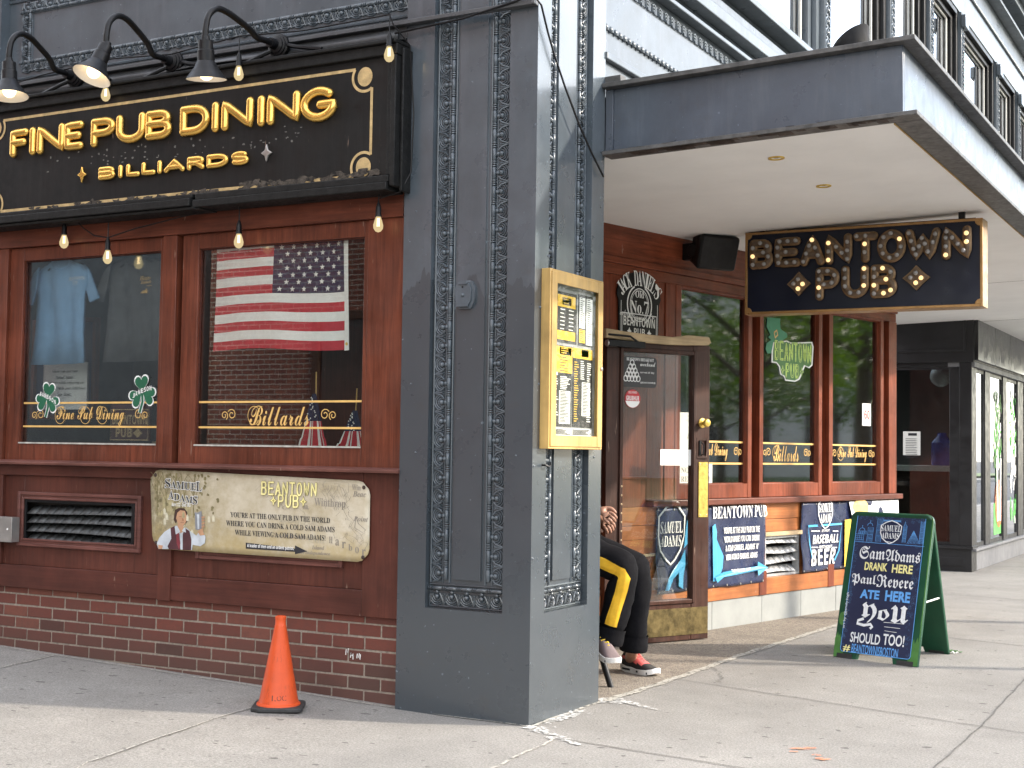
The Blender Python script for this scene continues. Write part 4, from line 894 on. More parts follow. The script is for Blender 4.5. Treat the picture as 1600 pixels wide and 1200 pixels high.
# ================================================================== gooseneck lamps
M['lampshade_in'] = plain('lamp_reflector', (.75, .72, .68), .4, 0, .05); M['lampglow'] = emit('lamp_glow', (1, .78, .45), .8)
def gooseneck(mx, mz, px_, shade_px, tilt, label, yaw=0):
    T = thing('gooseneck_lamp', (mx, -.06, mz), label, 'wall lamp', 'gooseneck lamps above the fascia sign')
    m0 = Vector((mx, -.05, mz)); lat = Vector((px_, 0, 0))
    mb = MB(); mb.lathe((mx, -.03, mz), (0, -1, 0), [(.062, 0), (.066, .01), (.066, .03), (.056, .034), (.056, .042), (.046, .046), (.046, .054), (.03, .06), (.026, .10), (.02, .10)], 20); mb.build('wall_mount', M['black'], T)
    S_ = m0+lat+Vector((0, -.60, .0)); top = Vector((mx+px_, -.65, shade_px))
    pts = [m0+Vector((0, -.02, 0)), m0+lat*.1+Vector((0, -.10, 0)), m0+lat*.25+Vector((0, -.19, -.005))]+[Vector((mx+lat.x*a_, y_, mz+(top.z+.185-mz)*b_+c_)) for a_, y_, b_, c_ in ((.42, -.30, .35, 0), (.6, -.40, .75, 0), (.78, -.49, 1, 0), (.9, -.57, 1, -.005), (.98, -.63, 1, -.055))]+[top+Vector((0, .0, .06)), top]
    sm = []
    for i in range(len(pts)-1):
        p0, p1, p2, p3 = pts[max(i-1, 0)], pts[i], pts[i+1], pts[min(i+2, len(pts)-1)]
        for q in range(6):
            t = q/6; sm.append(.5*((2*p1)+(p2-p0)*t+(2*p0-5*p1+4*p2-p3)*t*t+(3*p1-p0-3*p2+p3)*t**3))
    sm.append(pts[-1]); mb = MB(); mb.tube(sm, .0165, 10); mb.build('arm', M['black'], T)
    ax = Vector((tilt[0], tilt[1], -1)).normalized(); mb = MB()
    mb.lathe(top, ax, [(.020, -.02), (.024, .0), (.036, .004), (.038, .05), (.042, .054), (.043, .105), (.047, .109), (.058, .135), (.080, .165), (.100, .192), (.103, .196)], 24, 0, False)
    mb.lathe(top, ax, [(.100, .195), (.077, .168), (.05, .140), (.001, .135)], 24, 1, False)
    sh = mb.build('lamp_shade', [M['black'], M['lampshade_in']], T)
    mb = MB(); mb.ball(top+ax*.165, .036, 12, 8, 0, ax, 1.0); mb.build('lamp_bulb', M['lampglow'], T)
    mb = MB(); mb.tube([m0+Vector((.0, .0, -.01)), m0+Vector((-.06, -.05, -.05)), m0+Vector((-.22, -.06, -.10))], .012, 7); mb.tube([m0+Vector((.05, .0, -.0)), m0+Vector((.14, -.03, -.03)), m0+Vector((.3, -.02, -.06))], .012, 7); mb.build('conduit', M['black'], T)
    return T
for mp_, sp, tl, lab in (((118, 120), (14, 97), (.12, -.05), 'black gooseneck lamp at the left end of the fascia sign, cut by the photo edge'), ((272, 98), (166, 71), (-.12, -.42), 'black gooseneck lamp with its shade tilted outward showing the glowing inside, middle of three'), ((436, 72), (321, 62), (-.04, .12), 'black gooseneck lamp nearest the corner pilaster with its shade facing the wall')):
    a_ = FA(-.05).at(*mp_); b_ = FA(-.65).at(*sp); gooseneck(a_[0], a_[1], b_[0]-a_[0], b_[1], tl, lab)
# ================================================================== string lights
def bulbmat():
    m = N('lit_bulb_glass'); m.n.remove(m.b); e = m.n.new('ShaderNodeEmission'); e.inputs[0].default_value = (1, .78, .42, 1); e.inputs[1].default_value = .2
    t = m.n.new('ShaderNodeBsdfTransparent'); mx = m.n.new('ShaderNodeMixShader'); mx.inputs[0].default_value = .5; m.link(t.outputs[0], mx.inputs[1]); m.link(e.outputs[0], mx.inputs[2]); m.link(mx.outputs[0], m.n['Material Output'].inputs[0]); return m.mat
M['bulbglass'] = bulbmat()
def string_lights(label, cord, bulbs):
    o = bulbs[0]; T = thing('string_lights', o, label, 'string lights')
    mb = MB()
    for c_ in cord: mb.tube(c_, .004, 6)
    for b_ in bulbs: mb.tube([Vector(b_)+Vector((0, 0, .2)), Vector(b_)+Vector((0, 0, .09))], .0032, 6)
    mb.build('cord', M['black'], T)
    for b_ in bulbs:
        b_ = Vector(b_); mb = MB(); mb.lathe(b_+Vector((0, 0, .095)), (0, 0, -1), [(.006, -.015), (.011, 0), (.0145, .012), (.0145, .045), (.017, .05), (.017, .058)], 12); so_ = mb.build('socket', M['black'], T)
        mb = MB(); mb.lathe(b_+Vector((0, 0, .037)), (0, 0, -1), [(.012, 0), (.019, .018), (.026, .043), (.0245, .06), (.014, .075), (.001, .08)], 14, 0, False); mb.build('bulb', M['bulbglass'], so_)
        mb = MB(); mb.tube([b_+Vector((.004, 0, .03)), b_+Vector((.005, 0, -.012))], .0035, 6); mb.tube([b_+Vector((-.004, 0, .03)), b_+Vector((-.005, 0, -.012))], .0035, 6); mb.build('filament', M['filament'], so_)
    return T
FT = FA(-.16); FL = FA(-.045)
ub = [FT.P(*FT.at(x, y)) for x, y in ((165, 147), (373, 114), (608, 84))]
cord = [[FT.P(-3.8, 3.40), FT.P(-3.2, 3.46), ub[0]+Vector((0, 0, .2)), FT.P(-2.2, 3.46), ub[1]+Vector((0, 0, .2)), FT.P(-1.3, 3.47), ub[2]+Vector((0, 0, .2)), FT.P(-.74, 3.43), FA(-.06).P(-.70, 3.34), FA(-.03).P(-.69, 3.0), FA(-.03).P(-.70, 2.7), FA(-.06).P(-.74, 2.6), FA(-.04).P(-.88, 2.58)]]
string_lights('string of three clear bulbs hanging across the top of the black fascia sign', cord, ub)
lb = [FL.P(*FL.at(x, y)) for x, y in ((100, 377), (168, 401), (373, 376), (591, 350))]
cord = [[FL.P(-3.8, 2.57), lb[0]+Vector((0, 0, .2)), FL.P(-2.95, 2.56), FL.P(-2.86, 2.51), lb[1]+Vector((0, -.0, .11)), FL.P(-2.55, 2.53), FL.P(-2.2, 2.575), lb[2]+Vector((0, 0, .2)), FL.P(-1.3, 2.60), lb[3]+Vector((0, 0, .2)), FL.P(-.80, 2.60)]]
string_lights('string of four clear bulbs hanging under the fascia sign in front of the windows', cord, lb)
mb = MB(); F_ = FB(.02); pp = [FA(-.05).P(-.80, 3.42), FA(-.05).P(-.4, 3.44), FA(-.05).P(.0, 3.50)]+[F_.P(*F_.at(x, y)) for x, y in ((846, 8), (856, 50), (866, 85), (883, 136), (905, 195), (925, 240), (943, 276))]
mb.tube(pp, .0055, 6); mb.build('cable', M['black'], label='black cable running diagonally down the lit side of the corner pilaster', cat='cable')
# ================================================================== menu case
FM = FB(0); mu0, mu1, mv0, mv1, md = .068, .672, 1.315, 2.19, .05
MC = thing('menu_case', FM.P((mu0+mu1)/2, mv0, .02), 'yellow wooden menu case with glass front on the corner pilaster', 'menu case')
mb = MB(); mb.frame(FM, mu0, mu1, mv0, mv1, .03, .0, md); mb.frame(FM, mu0+.012, mu1-.012, mv0+.012, mv1-.012, .055, md, md+.006); mb.build('case_frame', M['yellowwood'], MC, bevel=.003)
mb = MB(); mb.box(FM, mu0+.03, mu1-.03, mv0+.03, mv1-.03, .012, .02); mb.build('backboard', M['beigegrey'], MC, smooth=0)
mb = MB(); mb.box(FM, mu0+.06, mu1-.06, mv0+.06, mv1-.06, md-.004, md); mb.build('pane', M['glass_m'], MC, smooth=0)
mb = MB(); mb.lathe(FM.P(mu1-.03, (mv0+mv1)/2-.02, md+.006), FM.N, [(.01, 0), (.01, .006), (.003, .008)], 10); mb.build('lock', M['silver'], MC)
i0, i1, j0, j1 = mu0+.066, mu1-.066, mv0+.066, mv1-.066; U_ = lambda t: i0+(i1-i0)*t; V_2 = lambda t: j0+(j1-j0)*t
M['menuyellow'] = plain('menu_yellow', (.78, .48, .05), .6, 0, .06); M['menublack'] = plain('menu_black', (.03, .028, .03), .5, 0, .2)
def menu_sheet(a0, a1, b0, b1, base, blocks, lines):
    F_ = FM; mb = MB(); mb.box(F_, U_(a0), U_(a1), V_2(b0), V_2(b1), .0205, .0225); sh = mb.build('menu_sheet', base, MC, smooth=0)
    mb = MB()
    for (x0, x1, y0, y1, m_) in blocks: mb.flat(F_, [(U_(x0), V_2(y0)), (U_(x1), V_2(y0)), (U_(x1), V_2(y1)), (U_(x0), V_2(y1))], .0235, m_)
    mats_ = [M['menuyellow'], M['menublack'], M['paper']]
    for (x0, x1, y0, y1, n_, m_) in lines:
        for q in range(n_):
            y_ = y0+(y1-y0)*q/max(1, n_-1); wd_ = random.uniform(.5, 1); mb.flat(F_, [(U_(x0), V_2(y_)), (U_(x0+(x1-x0)*wd_), V_2(y_)), (U_(x0+(x1-x0)*wd_), V_2(y_+.0055)), (U_(x0), V_2(y_+.0055))], .0242, m_)
    mb.build('print', mats_, sh, smooth=0)
menu_sheet(.1, .6, .62, .96, M['menublack'], [(.14, .56, .86, .94, 0), (.25, .46, .875, .925, 1), (.14, .56, .64, .70, 0)], [(.2, .32, .71, .84, 6, 2), (.4, .52, .71, .84, 6, 2), (.27, .43, .885, .91, 2, 0)])
menu_sheet(.64, 1.0, .62, .97, M['menublack'], [(.66, .8, .74, .95, 2), (.83, .99, .63, .95, 2), (.66, .8, .64, .73, 0)], [(.68, .78, .76, .94, 14, 1), (.85, .97, .66, .94, 20, 1), (.68, .78, .65, .72, 6, 1)])
menu_sheet(.0, .5, .06, .60, M['menublack'], [(.0, .5, .42, .595, 0), (.2, .48, .54, .59, 1), (.02, .16, .40, .42, 2), (.2, .46, .08, .30, 2)], [(.2, .4, .43, .52, 6, 1), (.03, .18, .10, .39, 18, 2), (.22, .46, .31, .39, 8, 2), (.22, .44, .09, .29, 22, 1), (.23, .45, .55, .58, 3, 0)])
menu_sheet(.52, 1.0, .06, .60, M['menublack'], [(.52, 1.0, .53, .6, 0), (.72, .9, .545, .595, 1), (.74, .94, .14, .37, 2)], [(.55, .66, .10, .50, 26, 0), (.70, .82, .39, .51, 10, 2), (.86, .97, .10, .50, 28, 2), (.76, .92, .15, .36, 22, 1)])
menu_sheet(.0, 1.0, .0, .05, M['paper'], [], [(.03, .5, .008, .04, 5, 1), (.52, .97, .008, .04, 5, 1)])
# ================================================================== beige banner under the right window
FBN = FA(.03); bq = [FBN.at(x, y) for x, y in ((236, 733), (580, 752), (578, 879), (240, 857))]
BN = thing('metal_banner', FBN.P((bq[0][0]+bq[1][0])/2, bq[3][1], 0), 'long beige beer banner with a map print screwed under the right hand window', 'banner')
def bil(s, t):                                        # s right 0..1, t up 0..1 over the slightly skewed sheet
    a, b, c, d = bq; u = (d[0]*(1-s)+c[0]*s)*(1-t)+(a[0]*(1-s)+b[0]*s)*t; v = (d[1]*(1-s)+c[1]*s)*(1-t)+(a[1]*(1-s)+b[1]*s)*t; return u, v
class SK:                                            # frame-like helper: (s, t) in 0..1 of the sheet
    def P(self, s, t, w=0): return FBN.P(*bil(s, t), .008+.004*math.sin(s*9)*math.sin(t*3)+w)
    N = FBN.N
SKF = SK()
def bmat():
    m = N('beige_map_print'); n = m.noise(3.0, 6, .7); a = m.ramp(n, (.25, (.3, .235, .11)), (.5, (.52, .46, .34)), (.75, (.68, .63, .52)))
    a = m.mix(m.ramp(m.noise(24, 5, .7, (1, 2, 3)), (.5, 0), (.75, .4)), a, (.4, .34, .22)); sx = m.n.new('ShaderNodeSeparateXYZ'); m.link(m.tc.outputs['Object'], sx.inputs[0]); nn_ = m.math('MULTIPLY', m.math('SUBTRACT', m.noise(9, 5, .7), .5), .5)
    lf = m.ramp(m.math('ADD', m.math('ADD', sx.outputs[0], .8), nn_), (.18, 1.0), (.62, 0.0))
    pic = m.ramp(m.noise(22, 6, .8, (4, 4, 4)), (.32, (.09, .075, .03)), (.5, (.26, .21, .1)), (.68, (.55, .5, .36))); a = m.mix(m.math('MULTIPLY', lf, .8), a, pic)
    low = m.ramp(m.math('ADD', sx.outputs[2], nn_), (-.02, .55), (.18, 0)); a = m.mix(low, a, (.40, .29, .09)); return m.out(a, .45, None, metal=0, coat=.1)
mb = MB(); cx_ = .035; cy_ = .12
pts = [(cx_, 1), (.965, 1), (1, 1-cy_*1.1), (1, cy_), (.965, 0), (.02, 0), (0, cy_*1.4), (.012, .3), (.018, .6), (0, 1-cy_)]
top_ = [SKF.P(*p) for p in pts]; 
nn = len(pts); cpt = SKF.P(.5, .5)
gridv = []
def inside_clip(s, t):
    if s+t*.0 < 0: pass
    ds = [(s/cx_+(1-t)/cy_, 'lt'), ((1-s)/cx_+(1-t)/cy_, 'rt'), (s/cx_+t/cy_, 'lb'), ((1-s)/cx_+t/cy_, 'rb')]
    return ds
NU, NV = 40, 12; ids = {}
for j in range(NV+1):
    for i in range(NU+1):
        s, t = i/NU, j/NV
        for k_, (val, c_) in enumerate(inside_clip(s, t)):
            if val < 1:
                q = 1-val; ss = (1 if 'l' in c_ else -1); tt = (-1 if 't' in c_ else 1); s += ss*q*cx_/2; t += tt*q*cy_/2
        mb.v.append(SKF.P(s, t))
mb.f = [(j*(NU+1)+i, j*(NU+1)+i+1, (j+1)*(NU+1)+i+1, (j+1)*(NU+1)+i) for j in range(NV) for i in range(NU)]; mb.m = [0]*len(mb.f)
mb.build('sheet', bmat(), BN, solid=.003)
random.seed(21)
mb = MB()                                             # map coast lines, road lines
def wander(s, t, n, ds, dt, k): 
    P_ = []
    for i in range(n): P_.append((s+ds*i/n+.012*math.sin(i*1.3+k)+.006*math.sin(i*2.9+k*2), t+dt*i/n+.035*math.sin(i*.9+k*1.7)+.015*math.sin(i*2.3+k)))
    return P_
R2 = lambda pts, th, w_=.002, m_=0: mb.ribbon(SKF, [(max(.004, min(.996, a)), max(.02, min(.98, b))) for a, b in pts], th, w_, m_)
for a in ((.80, .95, 18, .02, -.32, 1), (.82, .92, 22, .05, -.3, 2), (.86, .98, 20, .0, -.45, 3), (.90, .98, 22, .03, -.6, 4), (.885, .9, 24, .03, -.5, 5), (.93, .45, 14, .07, -.3, 6), (.93, .42, 12, .04, -.2, 7), (.90, .3, 16, .09, -.1, 8), (.85, .3, 14, .14, .02, 9), (.68, .62, 10, .1, -.25, 3.3), (.60, .70, 8, .06, -.18, 5.1), (.55, .98, 10, .06, -.1, 4.4)):
    R2(wander(*a), .0014)
for q in range(9): R2([(.80+.012*q, .93-.02*(q % 3)), (.83+.011*q, .75+.03*(q % 2))], .001)
for q in range(12): R2([(.55+.012*q, .95-.02*q), (.50+.012*q, .80-.02*q)], .0009)
R2([(.945, .56), (.955, .47), (.985, .40), (.975, .36), (.94, .42), (.945, .56)], .003)
for t_, x0, x1, y0, y1 in ((serif('Win'), .925, .962, .88, .95), (serit('Beac'), .93, .985, .80, .87), (serif('Winthrop'), .765, .90, .63, .76), (serif('on.'), .714, .742, .61, .66), (serit('Point'), .935, .995, .50, .56)):
    mb.text(SKF, t_, x0, x1, y0, y1, .0022)
for q, ch in enumerate('Harbor'): mb.text(SKF, serif(ch), .83+.028*q, .846+.028*q, .21-.026*q, .29-.026*q, .0022)
mb.text(SKF, serif('BOSTON'), .61, .80, .43, .53, .0021, m=1); mb.text(SKF, 'South Boston', .585, .73, .245, .295, .0021); mb.text(SKF, serif('Con'), .74, .81, .20, .28, .0021, m=1); mb.text(SKF, serit('Fort Independence'), .685, .835, .045, .10, .0021); mb.text(SKF, serit('Island'), .755, .81, .12, .17, .0021)
mb.build('map_print', [M['inkgrey'], plain('faint_ink', (.46, .41, .3), .7)], BN, smooth=0)
mb = MB()                                             # churchyard picture at the left
for q in range(5):
    s_ = .03+.045*q; R2([(s_, .42), (s_+.004, .7), (s_+.012*(-1)**q, .97)], .009 if q == 2 else .005)
    for r_ in range(4): R2([(s_+.004, .6+.09*r_), (s_+.02*(-1)**(q+r_), .74+.07*r_), (s_+.03*(-1)**(q+r_), .86+.035*r_)], .003)
for q in range(16): 
    s_, t_ = random.uniform(.03, .30), random.uniform(.18, .46)
    mb.flat(SKF, [(s_, t_), (s_+.012, t_), (s_+.012, t_+.06), (s_+.006, t_+.085), (s_, t_+.06)], .0018+.0001*q, random.choice((1, 2)))
mb.flat(SKF, [(.06, .44), (.20, .44), (.20, .66), (.13, .74), (.06, .66)], .0016, 1)
for q in range(60): blot(mb, SKF, random.uniform(.02, .34), random.uniform(.45, .97), .006, .02, 7, .0017)
mb.build('churchyard_print', [plain('print_olive', (.2, .17, .08), .6, 0, .4, 40), plain('print_khaki', (.36, .31, .17), .6, 0, .3, 40), plain('print_pale', (.6, .56, .42), .6, 0, .2, 40)], BN, smooth=0)
mb = MB()                                             # man raising a tankard
px = lambda x, y: (lambda u, v: (u, v))(*FBN.at(230+x/8.42, 730+y/8.42, .012))
PP = lambda *a: [px(a[i], a[i+1]) for i in range(0, len(a), 2)]
FBW = FA(.03-.0)
mb.flat(FBN, PP(150, 1075, 130, 1000, 160, 930, 230, 850, 310, 800, 380, 770, 500, 780, 580, 850, 650, 900, 690, 840, 740, 850, 770, 920, 760, 1000, 700, 1040, 600, 1020, 590, 1090, 300, 1075), .0135, 0)
mb.flat(FBN, PP(310, 800, 370, 770, 430, 880, 440, 1090, 290, 1080, 270, 1040, 320, 940), .0140, 1); mb.flat(FBN, PP(470, 880, 500, 800, 560, 840, 585, 950, 580, 1092, 470, 1090), .0140, 1)
mb.flat(FBN, PP(385, 850, 420, 850, 440, 1000, 425, 1088, 390, 1000), .0143, 5)
mb.flat(FBN, PP(370, 560, 420, 535, 490, 540, 530, 590, 540, 700, 510, 740, 480, 700, 400, 700, 380, 740, 350, 690), .0140, 2)
mb.flat(FBN, PP(400, 600, 440, 565, 500, 575, 522, 640, 515, 720, 470, 780, 440, 780, 400, 720, 385, 670), .0145, 3); mb.flat(FBN, PP(405, 740, 480, 765, 480, 850, 430, 870, 400, 800), .0143, 3)
mb.flat(FBN, PP(365, 780, 400, 770, 440, 850, 380, 885), .0147, 0); mb.flat(FBN, PP(485, 800, 505, 790, 515, 860, 460, 840), .0147, 0)
for a in ((425, 650, 455, 650), (480, 655, 508, 655), (440, 728, 490, 730)): mb.ribbon(FBN, PP(*a), .0012, .0150, 2)
mb.flat(FBN, PP(470, 660, 488, 700, 465, 705), .0149, 6)
mb.flat(FBN, PP(630, 590, 660, 600, 720, 575, 722, 800, 690, 825, 640, 820), .0150, 4); mb.flat(FBN, PP(660, 620, 690, 620, 690, 810, 668, 812), .0153, 0); mb.ribbon(FBN, PP(722, 640, 755, 660, 755, 760, 722, 770), .003, .0151, 4)
for y_ in (650, 690, 730, 770): mb.flat(FBN, PP(718, y_, 755, y_-8, 765, y_+14, 722, y_+28), .0154, 3)
mb.flat(FBN, PP(670, 850, 700, 815, 745, 800, 740, 850, 760, 890, 700, 900), .0149, 3); mb.flat(FBN, PP(150, 1020, 210, 1030, 200, 1075, 150, 1070), .0145, 3)
mb.build('printed_figure', [plain('print_shirt', (.5, .54, .58), .6), plain('print_waistcoat', (.07, .02, .025), .6), plain('print_hair', (.05, .022, .015), .6), plain('print_skin', (.5, .28, .16), .6), plain('print_pewter', (.22, .23, .25), .5), plain('print_red', (.2, .03, .04), .6), plain('print_shade', (.36, .17, .09), .6)], BN, smooth=0)
mb = MB()
for t_, b_ in (('SAMUEL', (240, 145, 725, 300)), ('ADAMS', (285, 305, 665, 445))):
    q = FBN.quad(.012, (230+b_[0]/8.42, 730+b_[1]/8.42), (230+b_[2]/8.42, 730+b_[3]/8.42)); a0, a1, c0, c1 = q[0][0], q[1][0], q[1][1], q[0][1]
    n_ = len(t_)
    for i, ch in enumerate(t_):
        wgt = [.9, .9, 1.25, 1, .8, .9] if n_ == 6 else [1, 1, 1, 1.3, .8]; tot = sum(wgt); s0 = sum(wgt[:i])/tot; s1 = s0+wgt[i]/tot*.96
        big = 1.0 if i in (0, n_-1) else .8; dy = 0 if i not in (0,) else 0
        e0, e1 = a0+(a1-a0)*s0, a0+(a1-a0)*s1; f0 = c0+(c1-c0)*.1-(.006*i if n_ == 5 else .0025*i); f1 = f0+(c1-c0)*.86*big
        mb.text(FBN, serif(ch), e0-.003, e1+.003, f0-.003, f1+.003, .0142, m=1, offset=.03); mb.text(FBN, serif(ch), e0, e1, f0, f1, .0150, m=0)
q = FBN.quad(.012, (269, 785), (298, 792)); mb.text(FBN, sansb('Born 1722 - Died 1803'), q[0][0], q[1][0], q[1][1], q[0][1], .0142, m=1)
for t_, y_, x0, x1 in (("YOU'RE AT THE ONLY PUB IN THE WORLD", .455, .385, .835), ('WHERE YOU CAN DRINK A COLD SAM ADAMS', .345, .365, .855), ('WHILE VIEWING A COLD SAM ADAMS!', .235, .405, .815)):
    mb.text(SKF, serif(t_), x0, x1, y_, y_+.068, .0028, m=0)
arr = [(.455, .15), (.68, .115), (.68, .155), (.715+.02, .09), (.68, .045), (.68, .075), (.455, .105-.03)]
mb.flat(SKF, [(a, b-.0) for a, b in arr], .0026, 0); mb.text(SKF, sansb('A leader of men and an ardent patriot.'), .462, .676, .082, .14, .0032, m=1)
mb.build('lettering', [M['ink'], M['whitetext']], BN, smooth=0)
def bubble_words(F, rows, w0, r_, mats, parent, name='lettering', dots=True):   # fat outlined capitals with dots
    mb = MB()
    for word, a0, a1, b0, b1 in rows:
        n_ = len(word); cw = (a1-a0)/n_
        for i, ch in enumerate(word):
            if ch == ' ': continue
            if ch == '*':
                cx, cy, hx, hy = a0+cw*(i+.5), (b0+b1)/2, cw*.42, (b1-b0)*.42
                for s_, m_, w_ in ((1.25, 0, w0), (1, 1, w0+.0006), (.5, 2, w0+.0012)): mb.flat(F, [(cx+hx*s_*q[0], cy+hy*s_*q[1]) for q in ((1, 0), (.3, .3), (0, 1), (-.3, .3), (-1, 0), (-.3, -.3), (0, -1), (.3, -.3))], w_, m_)
                continue
            x0_, x1_ = a0+cw*i+cw*.2, a0+cw*(i+1)-cw*.2
            if ch == 'I': x0_ = x1_ = (x0_+x1_)/2
            for m_, rr, w_ in ((0, r_*1.42, w0), (1, r_, w0+.0008)):
                for st in STROKES[ch]:
                    pts = densify([(x0_+(x1_-x0_)*p[0], b0+(b1-b0)*p[1]) for p in st], .4*cw); mb.ribbon(F, pts, 2*rr, w_+random.random()*.0002, m_)
                    for e in (pts[0], pts[-1]): mb.flat(F, arc(e[0], e[1], rr*RX(F), rr, 0, 330, 11), w_+.0001+random.random()*.0002, m_)
            if dots:
                for st in STROKES[ch]:
                    for p in densify(st, .45)[::1]: mb.flat(F, arc(x0_+(x1_-x0_)*p[0], b0+(b1-b0)*p[1], r_*.45*RX(F), r_*.45, 0, 300, 5), w0+.0016, 2)
    return mb.build(name, mats, parent, smooth=0)
def RX(F): return 1
class SK2(SK):                                       # metric version of the sheet frame
    def P(self, u, v, w=0): return FBN.P(u, v, .008+w)
z4 = lambda x, y: FBN.at(400+x/8.274, 740+y/8.274, .01)
pa_, pb_ = z4(62, 235), z4(800, 120); pc_, pd_ = z4(180, 420), z4(665, 290)
bubble_words(SK2(), [('BEANTOWN', pa_[0], pb_[0], pa_[1]-.012, pb_[1]-.004), ('*PUB*', pc_[0], pd_[0], pc_[1], pd_[1])], .0045, .0045, [plain('olive_outline', (.25, .21, .08), .6), plain('cream_yellow', (.8, .72, .32), .5), plain('dot_olive', (.4, .34, .1), .5)], BN, dots=False)
mb = MB()
for s, t in ((.028, .93), (.975, .92), (.975, .06), (.02, .08)): mb.ball(SKF.P(s, t, .002), .011, 8, 3, 0, FBN.N, .5, True)
mb.build('screw', M['rust'], BN)
# ================================================================== grey box at the left edge
q = FA(.0).box(0, 808, 18, 847); mb = MB(); F_ = FA(-.02); x1_ = F_.at(18, 830)[0]
mb.box(F_, x1_-.32, x1_, F_.at(9, 847)[1], F_.at(9, 808)[1], -.06, 0); mb.lathe(F_.P(x1_-.035, F_.at(12, 827)[1], 0), F_.N, [(.007, 0), (.006, .003)], 8, 1)
mb.build('metal_box', [M['silver'], M['whitetext']], bevel=.012, label='brushed grey metal box fixed beside the louvred vent at the left edge', cat='metal box', smooth=50)
# ================================================================== things in the left window
def cloth_grid(F, poly_rows, wf, nu=16):
    mb = MB(); n_ = len(poly_rows)
    for (v, a, b) in poly_rows:
        for i in range(nu+1): u = a+(b-a)*i/nu; mb.v.append(F.P(u, v, wf(u, v)))
    mb.f = [(j*(nu+1)+i, j*(nu+1)+i+1, (j+1)*(nu+1)+i+1, (j+1)*(nu+1)+i) for j in range(n_-1) for i in range(nu)]; mb.m = [0]*len(mb.f); return mb
def tshirt(u, v_bot, v_top, wd, y, mat, label, logo):
    F = FA(y); T = thing('t_shirt', F.P(u, v_bot, 0), label, 't-shirt'); wf = lambda a, b: .03*math.sin((a-u)*9+b*3)+.012*math.sin((a-u)*31+b)
    h = v_top-v_bot; rows = [(v_bot, u-wd*.5, u+wd*.5), (v_bot+h*.3, u-wd*.48, u+wd*.48), (v_bot+h*.6, u-wd*.47, u+wd*.47), (v_bot+h*.68, u-wd*.47, u+wd*.47), (v_bot+h*.681, u-wd*.47, u+wd*.47), (v_bot+h*.85, u-wd*.52, u+wd*.52), (v_bot+h*.94, u-wd*.42, u+wd*.42), (v_top, u-wd*.17, u+wd*.17)]
    cloth_grid(F, rows, wf).build('body', mat, T, solid=.006)
    for s in (-1, 1):
        mb = MB(); pts = [(u+s*wd*.40, v_bot+h*.955), (u+s*wd*.50, v_bot+h*.89), (u+s*wd*.68, v_bot+h*.62), (u+s*wd*.52, v_bot+h*.58), (u+s*wd*.45, v_bot+h*.72)]
        mb.prism(F, pts if s > 0 else pts, .0, .012); mb.build('sleeve', mat, T, bevel=.004)
    mb = MB(); mb.ribbon(F, arc(u, v_top+.0, wd*.17, .05, 180, 360, 12), .018, lambda a, b: wf(a, b)+.004); mb.build('collar', mat, T, solid=.004)
    mb = MB(); logo(mb, F, wf); mb.build('print', [M['whitetext'], M['goldtext']], T, smooth=0)
    mb = MB(); mb.tube([F.P(u-wd*.3, v_top-.05, -.02), F.P(u, v_top+.02, -.02), F.P(u+wd*.3, v_top-.05, -.02)], .006, 6); mb.tube([F.P(u, v_top+.02, -.02), F.P(u, v_top+.09, -.02), F.P(u+.03, v_top+.12, -.02)], .003, 6); mb.build('hanger', M['black'], T)
    return T
def logo1(mb, F, wf):
    w_ = lambda a, b: wf(a, b)+.004
    a0, a1, b0, b1 = F.box(112, 434, 137, 439.5); mb.text(F, serif('BEANTOWN'), a0, a1, b0, b1, w_); a0, a1, b0, b1 = F.box(120, 440.5, 129, 443.5); mb.text(F, serif('PUB'), a0, a1, b0, b1, w_); a0, a1, b0, b1 = F.box(119, 444.3, 129, 446); mb.text(F, 'BOSTON', a0, a1, b0, b1, w_)
def logo2(mb, F, wf):
    w_ = lambda a, b: wf(a, b)+.004
    a0, a1, b0, b1 = F.box(222, 432, 243, 439); mb.text(F, serit('Bean-'), a0, a1, b0, b1, w_, m=1); a0, a1, b0, b1 = F.box(224, 439.5, 243, 444.5); mb.text(F, serit('town'), a0, a1, b0, b1, w_, m=1); a0, a1, b0, b1 = F.box(234, 446.5, 243, 448.5); mb.text(F, 'PUB', a0, a1, b0, b1, w_, m=1)
    a0, a1, b0, b1 = F.box(223, 451, 240, 459); mb.flat(F, [(a0, b0), (a1, b0), (a1-.2*(a1-a0), b0+.4*(b1-b0)), (a0+.62*(a1-a0), b0+.5*(b1-b0)), (a0+.55*(a1-a0), b1), (a0+.45*(a1-a0), b0+.55*(b1-b0)), (a0+.2*(a1-a0), b0+.5*(b1-b0))], w_(a0, b0)+.004, 1)
tshirt(-3.36, 1.79, 2.42, .47, .19, M['shirt'], 'blue t-shirt with small white chest print hanging in the left window', logo1)
tshirt(-2.80, 1.80, 2.42, .50, .24, M['shirtdark'], 'charcoal t-shirt with gold script logo hanging in the left window', logo2)
F_ = FA(.45); a0, a1, b0, b1 = F_.box(67, 577, 135, 640); mb = MB(); mb.box(F_, a0, a1, b0, b1+.04, -.006, 0); 
no = mb.build('poster', M['paper'], label='white printed notice leaning behind the left window below the blue t-shirt', cat='poster', bevel=.001)
mb = MB()
for q, t_ in enumerate(('where you can view', "Samuel Adams'", 'gravesite while enjoying an', 'ice cold, fresh and delicious', 'Sam Adams.')): 
    yy = b1-.005-.036*q; l_ = len(t_)/29; cx = (a0+a1)/2; hw = (a1-a0)*.47*l_; mb.text(F_, serit(t_), cx-hw, cx+hw, yy-.024, yy, .002)
mb.build('print', M['ink'], no, smooth=0)
mb = MB(); F2 = FA(.55); c0, c1, d0, d1 = F2.box(50, 500, 150, 655); mb.frame(F2, c0, c1, d0, d1, .03, -.03, .012); 
